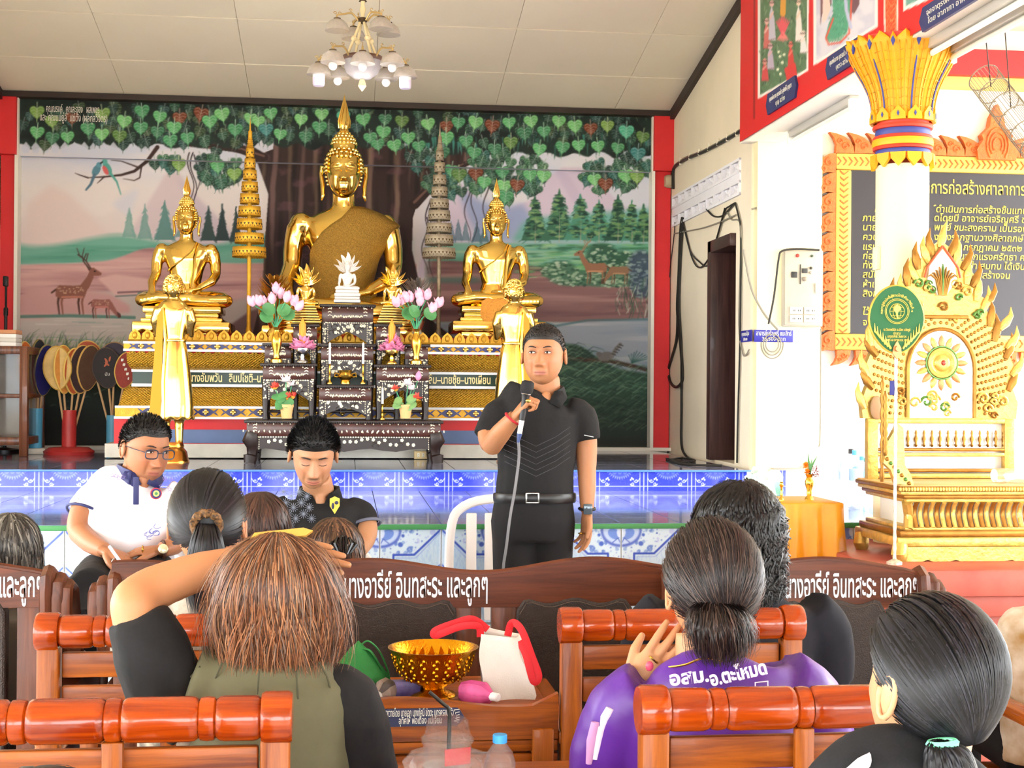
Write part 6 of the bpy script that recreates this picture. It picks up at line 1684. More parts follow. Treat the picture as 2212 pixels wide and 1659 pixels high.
# left and right arm wings
for s in(-1,1):
 for(yo_,xh,y0,y1)in((.0,228,985,860),(.20,190,1050,830)):
  mb=MB();x=s*xh*kt;prof_=[];z0,z1=tz(y0),tz(y1)
  for q in range(14):prof_+=[(.011 if q%2 else .006,lerp(z0,z1,q/13))]
  prof_+=[(.0,z1+.03)];mb.lathe(prof_,9,(x,yo_,0));mb.build('arm_post',M_thr2,th)
 mb=MB();mb.prism([(s*228*kt,tz(985)),(s*232*kt,tz(1000)),(s*215*kt,tz(1015)),(s*203*kt,tz(1045)),(s*160*kt,tz(1050)),(s*168*kt,tz(1025)),(s*182*kt,tz(1005)),(s*186*kt,tz(925)),(s*200*kt,tz(915)),(s*206*kt,tz(930)),(s*226*kt,tz(960))],.0,.03);mb.build('arm_wing',M_thr,th,False)
 for q in range(7):mb=MB();mb.ell((s*lerp(224,172,q/6)*kt,-.004,tz(lerp(992,1044,q/6))),(.008,.006,.008),8,6);mb.build('boss',M_gg if q%2 else M_thr2,th)
mb=MB();mb.ell((-152*kb,yb3-.02,bzz(882)),(.028,.02,.05),14,10);mb.build('bare_wood_boss',mat('bare_plaster','#b08a66',.7,noise=.2),th)
# plastic bottle lying on the throne seat
M_pet=mat('clear_plastic','#f4f8fa',.08,trans=.85,alpha=.5,ior=1.3)
def bottle(label,loc,k,h=.22,r=.032,cap='#e9eef2',lab=None,grp=None,lying=None,water=True):
 t=thing('water_bottle',label,'bottle',loc,0,grp)
 if lying is not None:t.rotation_euler=lying
 mb=MB();mb.lathe([(r*.9,0),(r,.008),(r,h*.28),(r*.95,h*.30),(r,h*.32),(r,h*.62),(r*.8,h*.76),(r*.42,h*.87),(r*.40,h*.90)],16);mb.build('body',M_pet,t)
 mb=MB();mb.lathe([(r*.46,h*.89),(r*.46,h*.99),(r*.42,h),(0,h)],14);mb.build('cap',mat('cap_'+cap.strip('#'),cap,.4),t)
 if lab:
  mb=MB();mb.lathe([(r*1.012,h*.33),(r*1.012,h*.58)],16);mb.build('wrapper',mat('wrap_'+lab.strip('#'),lab,.4),t)
 return t
p=P(2170,1046,5.33);bottle('clear plastic bottle lying on the throne seat',(p.x-.01,5.40,ZPL+tz(1050)+.034),1,.2,.03,'#f4f4f4',lying=(0,PI/2,.1))
# ---- monk's embroidered fan before the column
pf=P(1936,690,5.18);k5=5.18/F_PX
t=thing('monk_fan','green embroidered monk fan on a beaded pole before the column','fan',(pf.x,5.18,ZPL))
zf=pf.z-ZPL;out=[]
for a in np.linspace(0,2*PI,40,endpoint=False):
 x,z=math.sin(a),math.cos(a);w=61*(1-.16*max(0,-z)**1.5+.03*(1-z*z));out.append((x*w*k5,z*75*k5))
mb=MB();mb.prism([(x,zf+z)for x,z in out],-.006,.006);bl_=mb.build('blade',mat('green_satin','#12592f',.6),t,False)
mb=MB();mb.tube([(x,0,zf+z)for x,z in out],.006,6,closed=True);mb.build('trim',mat('gold_braid','#d9a441',.5,.3),t)
M_emb=mat('gold_embroidery','#e4c75c',.5,.2)
for r in(28,25,17):mb=MB();mb.tube([(r*k5*math.cos(a),-.008,zf+18*k5+r*k5*math.sin(a))for a in np.linspace(0,2*PI,32,endpoint=False)],.0011,4,closed=True);mb.build('ring',M_emb,bl_)
mb=MB()
for q in(-.55,0,.55):mb.tube([(17*q*k5*math.cos(a),-.008,zf+18*k5+17*k5*math.sin(a))for a in np.linspace(-1.5,1.5,9)],.0009,4);mb.tube([(-17*math.sqrt(1-q*q)*k5,-.008,zf+(18+17*q)*k5),(17*math.sqrt(1-q*q)*k5,-.008,zf+(18+17*q)*k5)],.0009,4)
mb.build('globe_grid',M_emb,bl_)
mb=MB();mb.prism([(x*k5,zf+18*k5+z*k5)for x,z in((-5,12),(0,16),(4,12),(9,10),(8,3),(3,0),(1,-6),(3,-14),(0,-17),(-2,-10),(-3,-3),(-8,2),(-7,8))],-.010,-.006);mb.build('map',M_emb,bl_,False)
def arc_text(s_,R_,a0,a1,size,inner):
 n=len(s_);
 for i,ch in enumerate(s_.split('|')):
  m_=len(s_.split('|'));a=lerp(a0,a1,(i+.5)/m_);T=tr(R_*math.sin(a)*k5,-.008,zf+(18+R_*math.cos(a))*k5)@roty(a if not inner else a+PI)
  text('stitched_text',ch,size,M_emb,bl_,T=T,depth=.0005)
arc_text('ทอด|กฐิน|สามัคคี|กลุ่ม|มหาดไทย|๑๗|จังหวัด|ครั้งที่|๑',33,-1.75,1.75,.014,False)
arc_text('จ.ชัยภูมิ|อ.เมือง|วัดเทพนิมิต|ณ',40,2.1,-2.1+2*PI,.012,True)if False else None
for s_,dz,w in(('ณ วัดเทพนิมิต อ.เมือง จ.ชัยภูมิ',-26,62),('ประธาน',-34,16),('นายสุรสิทธิ์ วังสถาวร',-41,44),('วันเสาร์ ๑๗ ตุลาคม พ.ศ. ๒๕๕๗',-49,56)):text('stitched_text',s_,.014,M_emb,bl_,T=tr(0,-.008,zf+dz*k5),depth=.0005,width=w*k5)
for s in(-1,1):
 mb=MB()
 for q in range(6):mb.tube([(s*(14+q*6)*k5,-.008,zf+(-66+q*4+q*q*.5)*k5),(s*(19+q*6.5)*k5,-.009,zf+(-58+q*6)*k5),(s*(20+q*6.4)*k5,-.008,zf+(-44+q*7)*k5)],[.005,.004,.0006],5)
 mb.build('leaf_spray',M_emb,bl_)
mb=MB();mb.lathe([(.012,0),(.011,.02),(0,.02)],10,T=tr(0,-.006,zf-66*k5)@rotx(PI/2));mb.prism([(-.018,zf-76*k5),(0,zf-90*k5),(.018,zf-76*k5),(.014,zf-62*k5),(0,zf-48*k5),(-.014,zf-62*k5)],-.012,-.004);mb.build('ferrule',mat('rose_brass','#c98f5e',.4,.5),t)
mb=MB();pr=[]
for q in range(40):pr.append((.0075 if q%2 else .0055,lerp(0,zf-70*k5,q/39)))
mb.lathe([(.03,0),(.03,.01)]+pr[1:],9);mb.build('pole',mat('beaded_pole','#d7cdb4',.3,.3,noise=.4,nscale=60),t)
p=P(1930,838,5.20);mb=MB();mb.rbox((p.x-pf.x-.012,.0,p.z-ZPL),(.022,.006,.055),.002);mb.build('tag',mat('indigo_tag','#2a2a78',.5),t)
# ---- skirted yellow offering table with its brass vase and candlestick
YT2=5.62;a_,b_=P(1664,1086,YT2),P(1818,1086,YT2);zt_=a_.z;wt=b_.x-a_.x
tb=thing('offering_table','small table under a pleated yellow satin cloth before the stage','table',((a_.x+b_.x)/2,YT2+.17,0))
mb=MB();mb.rbox((0,0,zt_-.012),(wt+.01,.36,.024),.006);mb.build('top_cloth',mat('yellow_satin','#de8e08',.42,noise=.1,nscale=6),tb)
V=[];F=[];n=120;rows=10
def rect(u):
 w,d=wt/2,.175;per=4*(w+d);s=u*per
 if s<2*w:return(-w+s,-d,0,-1)
 s-=2*w
 if s<2*d:return(w,-d+s,1,0)
 s-=2*d
 if s<2*w:return(w-s,d,0,1)
 s-=2*w;return(-w,d-s,-1,0)
for i in range(rows+1):
 v=i/rows
 for k in range(n):
  x,y,nx_,ny_=rect(k/n);f_=.008+(.05*v+.02*v**.3)*(.5+.5*math.sin(k*2*PI/n*16+.4*math.sin(k*.7)));V.append((x+nx_*f_+nx_*.03*v,y+ny_*f_+ny_*.03*v,lerp(zt_-.006,.02,v)))
for i in range(rows):
 for k in range(n):F.append((i*n+k,(i+1)*n+k,(i+1)*n+(k+1)%n,i*n+(k+1)%n))
mb=MB();mb.add(V,F);mb.build('skirt',MATS['yellow_satin'],tb)
for sx in(-1,1):
 for sy in(-1,1):mb=MB();mb.rbox((sx*(wt/2-.03),sy*.14,zt_/2-.01),(.03,.03,zt_-.03),.003);mb.build('leg',M_teak,tb)
p=P(1748,1079,5.77);t=thing('flower_vase','brass vase of marigolds on the yellow satin table','vase',(p.x,5.77,zt_));k6=5.77/F_PX
mb=MB();mb.lathe([(10*k6,0),(9*k6,4*k6),(5*k6,9*k6),(6*k6,16*k6),(5*k6,20*k6),(9*k6,32*k6),(10*k6,40*k6),(6*k6,50*k6),(9*k6,57*k6),(7*k6,56*k6),(4*k6,50*k6),(0,48*k6)],18);mb.build('vase',M_brass,t)
R=random.Random(12)
for x,z,r in((-8,76,9),(-5,62,8)):
 mb=MB()
 for q in range(60):a,e=R.uniform(0,6.28),R.uniform(-.9,1.5);petal(mb,(x*k6,0,z*k6),(math.cos(a)*math.cos(e),math.sin(a)*math.cos(e),math.sin(e)),r*k6,3.4*k6,0)
 mb.build('marigold',mat('marigold','#f08a14',.6),t)
mb=MB()
for q in range(50):petal(mb,(R.uniform(6,20)*k6,0,R.uniform(50,74)*k6),(R.uniform(-1,1),R.uniform(-1,1),R.uniform(-.5,1)),5*k6,3*k6,0)
o=mb.build('dried_flowers',mat('maroon_flower','#8a2a36',.7),t);o['kind']='stuff'
for x,z,b in((-2,104,-2),(8,98,10),(2,92,4)):mb=MB();mb.tube([(0,0,52*k6),(x*.5*k6,0,z*.75*k6),((x+b)*k6,0,z*k6)],[(2.2*k6,.8*k6),(3*k6,.8*k6),(.3*k6,.3*k6)],6);mb.build('pandan_leaf',M_green,t)
p=P(1688,1075,5.72);t=thing('candlestick','empty brass candlestick on the yellow satin table','candlestick',(p.x,5.72,zt_));mb=MB();mb.lathe([(6*k6,0),(6*k6,3*k6),(2.4*k6,8*k6),(3.4*k6,14*k6),(2*k6,20*k6),(2.4*k6,30*k6),(5*k6,34*k6),(3*k6,38*k6),(4*k6,42*k6),(0,42*k6)],12);mb.build('stick',M_brass,t)
# red incense box at the far edge of the table
p=P(1733,1066,6.3);mb=MB();mb.rbox((0,0,.012),(.075,.05,.024),.004);o=mb.build('incense_box',mat('red_box','#c8543c',.5));tag(o,'small red incense box on the lower platform','box');o.location=(p.x,6.3,Z1)
# water bottles along the foot of the white wall
R=random.Random(31);caps=['#e9eef2','#d8e6f2','#5ab0d8','#222428','#3fb8a8']
pos=[(1796,8.02),(1812,7.86),(1826,8.05),(1838,7.9),(1850,8.05),(1862,7.84),(1874,8.02),(1886,7.88),(1800,7.7),(1846,7.66),(1820,7.6),(1872,7.62)]
words=['leftmost bottle of the back row','second bottle from the left, middle row','tall bottle third along the wall','bottle with blue wrapper among the clear ones','clear bottle at the middle of the back row','blue capped bottle right of the middle','bottle near the column in the back row','turquoise wrapped bottle beside the column','leftmost bottle of the front row','front row bottle with pale blue wrapper','small front row bottle left of centre','rightmost bottle of the front row']
for i,(px,y)in enumerate(pos):
 x=P(px,1050,y).x;bottle('clear water bottle by the white wall, '+words[i],(x,y,Z1),1,R.uniform(.2,.27),.034,caps[[0,1,0,3,0,2,1,4,0,2,0,4][i]],[None,'#cfe4f4',None,'#4f9fe0',None,'#9fd0f0',None,'#4fc0c8',None,'#bcdcf4',None,None][i],'water bottles along the wall')
p=P(1648,1050,7.75);mb=MB();R=random.Random(2)
bm=bmesh.new();bmesh.ops.create_icosphere(bm,subdivisions=3,radius=1)
for v in bm.verts:
 d=v.co.normalized();v.co=Vector((d.x*.11,d.y*.09,max(-.02,d.z*.13)))*(1+.25*math.sin(d.x*9+d.z*7)*math.sin(d.y*8+1))
V=[v.co+Vector((0,0,.02))for v in bm.verts];F=[tuple(v.index for v in f.verts)for f in bm.faces];bm.free()
mb.add(V,F);o=mb.build('plastic_bag',mat('bag_white_green','#e9efe9',.25,noise=.5,nscale=9,col2='#7fc09a'));tag(o,'crumpled white and green plastic bag at the wall corner','bag');o.location=(p.x,7.75,Z1)
# ---- electric cabinet and name plates on the white wall
YW=YC-.03
a_,b_=P(1690,540,YW-.06),P(1775,706,YW-.06)
t=thing('electric_cabinet','grey steel electric cabinet on the white wall','cabinet',((a_.x+b_.x)/2,YW-.02,b_.z));w,h=b_.x-a_.x,a_.z-b_.z
M_cab=mat('cabinet_grey','#b5ae9e',.6,noise=.08,nscale=6)
mb=MB();mb.rbox((0,0,h/2),(w,.12,h),.006);mb.build('case',M_cab,t)
mb=MB();mb.rbox((0,-.064,h/2),(w*.94,.012,h*.97),.004);d_=mb.build('door',M_cab,t)
k8=YW/F_PX
def dot(x,y,r,c,n):mb=MB();mb.lathe([(r*k8,0),(r*k8,.008),(r*.6*k8,.012),(0,.012)],12,T=tr((x-1732)*k8,-.07,h-(y-540)*k8)@rotx(PI/2));mb.build(n,mat('ind_'+c.strip('#'),c,.3),d_)
dot(1717,553,4,'#a8342a','indicator');dot(1750,553,3,'#4a5a4a','indicator');dot(1748,580,3,'#4a4a3a','knob');dot(1734,604,5,'#8a8070','knob');dot(1748,590,3,'#b5ae9c','knob')
for x,y,w_,h_,c,n in((1710,595,13,13,'#2a2a2a','meter'),(1734,586,12,10,'#3a3a3a','breaker'),(1724,594,2,44,'#55524a','slot'),(1762,624,8,22,'#c9c4b4','latch')):
 mb=MB();mb.rbox(((x-1732)*k8,-.074,h-(y-540)*k8),(w_*k8,.01,h_*k8),.002);mb.build(n,mat('part_'+c.strip('#'),c,.4),d_)
for x,y in((1715,674),(1747,674),(1715,692),(1747,692)):
 mb=MB();mb.rbox(((x-1732)*k8,-.075,h-(y-540)*k8),(29*k8,.012,16*k8),.003);o=mb.build('outlet',mat('outlet_cream','#efe6cf',.4),d_)
 mb=MB()
 for q in(-8,-4,4,8):mb.box(((x-1732+q)*k8,-.082,h-(y-540)*k8),(1.2*k8,.002,4*k8))
 mb.build('slots',MATS['slot_black'],o,False)
pa=P(1671,726,YW-.05);t=thing('name_plate','blue name plate with white script under loose wires on the white wall','plate',pa)
mb=MB();mb.rbox((0,0,0),(88*k8,.008,27*k8),.002);mb.build('plate',mat('royal_blue_plate','#2a2a96',.4),t)
text('lettering','อาจารย์เจริญศรี ชนะสิทธ์',.04,M_wtxt,t,T=tr(0,-.006,.003),depth=.0006,width=80*k8);text('lettering','33,500 บาท',.032,M_wtxt,t,T=tr(0,-.006,-.028),depth=.0006)
pa=PX(1612,726,XR-.006);t=thing('name_plate','blue name plate on the cream side wall beside the corner','plate',pa,-PI/2)
mb=MB();mb.rbox((0,0,0),(.24,.008,26*k8),.002);mb.build('plate',MATS['royal_blue_plate'],t);text('lettering','คุณแม่สุ่ม',.032,M_wtxt,t,T=tr(0,-.006,.003),depth=.0006,width=.16);text('lettering','500 บาท',.026,M_wtxt,t,T=tr(0,-.006,-.028),depth=.0006)
# ---- loose wiring
M_wire=mat('black_cable','#221f1c',.5);M_wire2=mat('grey_cable','#8b8577',.5)
def cable(label,pts,r,mt=None,plane='X',off=.012,grp='loose cables on the side wall'):
 Q=[]
 for q in pts:Q.append(PX(q[0],q[1],XR-off)if plane=='X' else P(q[0],q[1],YW-.03-off))
 t_=MB();t_.tube(catmull(Q,5),r,6);o=t_.build('cable',mt or M_wire);tag(o,label,'cable',grp);return o
cable('bundled dark cables clipped across the upper side wall',[(1620,271),(1600,283),(1560,307),(1520,328),(1480,345),(1458,360),(1454,372),(1454,408)],.011)
cable('second strand of the clipped bundle across the upper side wall',[(1622,266),(1600,280),(1560,303),(1520,325),(1480,341),(1456,358)],.007,M_wire2)
for i in range(8):
 q=PX(lerp(1470,1612,i/7),lerp(349,276,i/7),XR-.012);mb=MB();mb.rbox((q.x,q.y,q.z),(.02,.012,.05),.003);o=mb.build('cable_clip',mat('clip_white','#e0d8c4',.5));tag(o,'white cable clip on the upper side wall, %s from the mural'%('first','second','third','fourth','fifth','sixth','seventh','last')[i],'clip','cable clips on the side wall')
cable('thick black cable hanging in a long loop left of the door',[(1474,470),(1470,500),(1466,600),(1463,668),(1468,720),(1474,800),(1472,826),(1460,836),(1448,825),(1444,800),(1452,770),(1462,730),(1464,672)],.011)
cable('black cable dropping straight to the stage floor',[(1476,470),(1470,560),(1467,660),(1472,760),(1472,880),(1472,960),(1482,985),(1498,994)],.009)
cable('thin brown cable trailing down beside the red post',[(1458,480),(1456,510),(1448,580),(1440,680),(1432,760),(1424,830)],.004)
cable('grey cable sagging deep from vent to door',[(1474,474),(1480,500),(1496,560),(1512,578),(1530,560),(1545,525),(1566,450)],.006)
cable('black cable sagging under the vent blocks',[(1526,452),(1540,466),(1556,468),(1570,458),(1586,440)],.006)
cable('long black cable swung from vent blocks to the lower wall',[(1474,476),(1490,540),(1510,565),(1530,572),(1550,510),(1566,456),(1575,446),(1588,438)],.005)
cable('black cable falling from the vent corner past the door',[(1588,438),(1596,470),(1600,500),(1600,620),(1598,760),(1594,900),(1592,1000)],.006)
cable('thin grey cable looping beside the door',[(1570,456),(1580,474),(1598,480),(1600,540),(1596,700),(1604,762),(1612,766),(1618,755)],.005,M_wire2)
cable('flat grey cable along the lintel',[(1456,505),(1480,500),(1520,492),(1560,478),(1590,464)],.005,M_wire2)
cable('grey cable bracketed on the white wall',[(1624,452),(1640,448),(1658,448),(1658,540),(1660,640),(1664,690)],.006,M_wire2,'Y',0,'loose cables on the white wall')
cable('cable arching over the electric cabinet',[(1660,700),(1672,640),(1682,560),(1690,542),(1720,538),(1770,540)],.006,M_wire,'Y',.08,'loose cables on the white wall')
cable('pale cable sweeping down to the coil',[(1606,540),(1622,620),(1640,660),(1660,690),(1680,712)],.006,M_wire2,'Y',.02,'loose cables on the white wall')
for i in range(3):
 cable(('outer turn of the coiled cable below the blue plate','middle turn of the coiled cable below the blue plate','inner turn of the coiled cable below the blue plate')[i],[(1668+(24-5*i)*math.cos(a),744+(30-7*i)*math.sin(a))for a in np.linspace(-1.4,4.6,14)],.004,M_wire2,'Y',.02+.01*i,'loose cables on the white wall')
cable('thin wire running down the white wall to the floor',[(1773,710),(1773,800),(1772,940),(1769,965)],.004,M_wire2,'Y',0,'loose cables on the white wall')
p=PX(1450,392,XR-.01);mb=MB();mb.lathe([(.05,0),(.05,.03),(.04,.05),(0,.05)],16,T=tr(*p)@roty(-PI/2));o=mb.build('junction_box',mat('junction_tan','#b9a789',.6));tag(o,'round tan junction box where the cable bundle ends','junction box')
mb=MB();q=[PZ(1440,991,Z2+.008),PZ(1460,996,Z2+.008),PZ(1490,1000,Z2+.008),PZ(1500,994,Z2+.008),PZ(1470,990,Z2+.008),PZ(1450,994,Z2+.008),PZ(1480,1003,Z2+.008),PZ(1560,1006,Z2+.008)];mb.tube(catmull(q,5),.008,6);o=mb.build('cable',M_wire);tag(o,'black cable coiled on the stage floor below the door','cable')
# store room clutter
p=PZ(1568,990,Z2);mb=MB();mb.rbox((0,0,.15),(.30,.30,.30),.02);t=thing('amplifier','dark amplifier box inside the store room door','amplifier',(2.80,9.55,Z2));mb.build('case',mat('black_plastic','#1b1b1d',.5),t)
mb=MB();mb.rbox((0,0,.38),(.26,.26,.16),.03);mb.build('lid',mat('dark_grey_plastic','#2a2a2e',.5),t)
mb=MB();mb.tube([(-.1,-.16,.05),(-.1,-.2,.12),(.1,-.2,.12),(.1,-.16,.05)],.008,6);mb.build('handle',M_silver,t)
# ---- fluorescent fittings under the beam, caged lamp
M_fit=mat('fitting_grey','#c9c6c0',.4,.3);M_tube_=mat('tube_white','#f6f4ee',.3)
def fitting(label,y0,y1,x):
 t=thing('fluorescent_light',label,'light',(x,(y0+y1)/2,2.94));L=abs(y1-y0)
 mb=MB();mb.rbox((0,0,-.02),(.05,L,.04),.004);mb.build('housing',M_fit,t)
 mb=MB();mb.tube([(0,-L*.47,-.055),(0,L*.47,-.055)],.013,10);mb.build('tube',M_tube_,t)
 for s in(-1,1):mb=MB();mb.rbox((0,s*L*.49,-.045),(.055,.03,.06),.004);mb.build('end_cap',mat('cap_white','#f2f0ea',.4),t)
fitting('fluorescent fitting under the beam near the white wall',7.9,6.88,2.52)
fitting('fluorescent fitting over the column, inner of the pair',5.85,4.7,2.44)
fitting('fluorescent fitting over the column, outer of the pair',5.85,4.7,2.56)
pa,pb=P(2125,168,6.6),P(2262,345,6.2)
t=thing('caged_lamp','cylindrical wire cage lamp hanging at the top right','lamp',pa);d=pb-pa;x_,y_,t_=frame_of(d)
M_cage=mat('cage_grey','#7d7466',.5,.4);rC=.075
for k in range(26):
 a=2*PI*k/26;o_=x_*rC*math.cos(a)+y_*rC*math.sin(a);mb=MB();mb.tube([o_,d+o_],.0018,4);mb.build('cage_wire',M_cage,t)
for k in range(7):
 c_=d*(k/6);mb=MB();mb.tube([c_+x_*rC*math.cos(a)+y_*rC*math.sin(a)for a in np.linspace(0,2*PI,24,endpoint=False)],.003,5,closed=True);mb.build('cage_hoop',M_cage,t)
mb=MB();mb.tube([d*.25,d*.95],.02,12);mb.build('inner_tube',M_tube_,t)
for u,px,py in((.12,2120,-6),(.45,2165,-10)):
 q=P(px,py,6.4)-pa;mb=MB();mb.tube([d*u+x_*0,q],.003,5);mb.build('hanging_wire',M_wire,t)
for i,pts in enumerate(([(2092,145),(2080,230),(2062,320),(2050,375)],[(2096,200),(2085,260),(2072,300),(2064,340)])):
 mb=MB();mb.tube(catmull([P(a,b,6.5)for a,b in pts],4),.003,5);mb.build('hanging_wire',M_wire2,t)
yc2=8.3;kh=yc2/F_PX;pc2=P(783,100,yc2);zt2=ceil_z(yc2)
ch=thing('chandelier','two-tier cream and brass chandelier with frosted glass bell shades','chandelier',(pc2.x,yc2,P(783,200,yc2).z))
hz=lambda py:(200-py)*kh
M_ch=mat('antique_cream_brass','#c9ab72',.4,.5);M_chd=mat('dark_bronze','#5a4836',.4,.6);M_cer=mat('ceramic_cream','#e9d7ac',.35)
M_shade=mat('frosted_glass','#d8cdc4',.3,trans=.35,alpha=.75,noise=.1,nscale=40)
M_bulb=mat('bulb_white','#f5f1f4',.25);M_bulb2=mat('bulb_lilac','#d9cfec',.3)
mb=MB();mb.lathe([(9*kh,hz(4)),(4*kh,hz(-2)),(2*kh,hz(-6)),(2*kh,zt2-ch.location.z),(0,zt2-ch.location.z)],12);mb.build('stem',M_chd,ch)
mb=MB();mb.lathe([(5*kh,hz(40)),(4*kh,hz(34)),(7*kh,hz(22)),(4*kh,hz(12)),(5*kh,hz(4))],14);mb.build('stem_vase',M_cer,ch)
mb=MB();mb.lathe([(6*kh,hz(52)),(10*kh,hz(46)),(9*kh,hz(40)),(4*kh,hz(38))],14);mb.build('upper_hub',M_chd,ch)
mb=MB();mb.lathe([(0,hz(172)),(18*kh,hz(170)),(34*kh,hz(158)),(42*kh,hz(140)),(44*kh,hz(130)),(42*kh,hz(131)),(0,hz(134))],30);mb.build('glass_bowl',mat('bowl_glass','#b9b2b6',.25,trans=.2),ch)
mb=MB();mb.lathe([(43*kh,hz(134)),(46*kh,hz(128)),(43*kh,hz(123)),(41*kh,hz(126))],30);mb.build('bowl_rim',mat('rim_brown','#6a4a3c',.4),ch)
mb=MB();mb.lathe([(0,hz(198)),(5*kh,hz(192)),(9*kh,hz(186)),(7*kh,hz(178)),(5*kh,hz(172)),(0,hz(172))],14);mb.build('finial',M_cer,ch)
mb=MB();mb.lathe([(9*kh,hz(124)),(3*kh,hz(118)),(3*kh,hz(108)),(0,hz(98))],10);mb.build('spire',M_cer,ch)
for k in range(4):
 a=k*PI/2+.5;mb=MB();p0=Vector((6*kh*math.cos(a),6*kh*math.sin(a),hz(50)));p1=Vector((36*kh*math.cos(a),36*kh*math.sin(a),hz(124)));mb.tube([p0,p0.lerp(p1,.5),p1],3*kh,8);mb.ell(p0.lerp(p1,.5),6.5*kh,10,8);mb.build('strut',M_cer,ch)
def arm(a,r0,r1,z0,z1,bulb):
 c_,s_=math.cos(a),math.sin(a);q=lambda r,py:Vector((r*kh*c_,r*kh*s_,hz(py)))
 mb=MB();mb.tube(catmull([q(r0,z0),q(r0+(r1-r0)*.3,z0-14),q(r0+(r1-r0)*.65,z1-12),q(r1,z1-8),q(r1,z1)],4),2.2*kh,6)
 for(r_,y_,sg_)in((r1+4,z1-12,1),(r1-5,z1-12,-1),(r0+(r1-r0)*.35,z0-20,1)):mb.tube([q(r_+sg_*4*math.cos(t)*(1-t/9),y_-4*math.sin(t)*(1-t/9))for t in np.linspace(0,6,10)],.9*kh,5)
 A=mb.build('arm',M_ch,ch);p=q(r1,z1)
 mb=MB();mb.lathe([(26*kh,-26*kh),(25*kh,-20*kh),(21*kh,-10*kh),(13*kh,-3*kh),(6*kh,0)],22,p);mb.build('shade',M_shade,A)
 mb=MB();mb.lathe([(7*kh,-1*kh),(8*kh,1.5*kh),(4*kh,3*kh)],12,p);mb.build('shade_cap',M_chd,A)
 if bulb==1:mb=MB();mb.ell((p.x,p.y,p.z-32*kh),(9.5*kh,9.5*kh,10*kh),12,8);mb.tube([p-Vector((0,0,10*kh)),p-Vector((0,0,28*kh))],[5*kh,6.5*kh],10);mb.build('bulb',M_bulb,A)
 if bulb==2:
  mb=MB();mb.lathe([(11*kh,-50*kh),(13*kh,-46*kh),(13*kh,-26*kh)],16,p);mb.build('bulb',M_bulb2,A);mb=MB();mb.lathe([(13.2*kh,-32*kh),(13.2*kh,-20*kh),(6*kh,-14*kh)],16,p);mb.build('bulb_collar',M_bulb,A)
_pl=bpy.data.lights.new('chandelier_lamp','POINT');_pl.energy=5;_pl.color=(1.0,.95,.9);_pl.shadow_soft_size=.22;_po=bpy.data.objects.new('chandelier_lamp',_pl);COL.objects.link(_po);_po.location=(pc2.x,yc2,P(783,222,yc2).z)
for i,a in enumerate((PI+.25,-PI/2+.75,.1,PI/2+.35)):arm(a,10,56,46,47,0)
for i,(a,b)in enumerate(((PI-.15,2),(PI+.85,1),(-PI/2,1),(-.85,1),(.15,2),(PI/2-.6,1),(PI/2+.6,1))):arm(a,44,94 if i!=2 else 70,128,136 if i in(0,4)else 128,b)
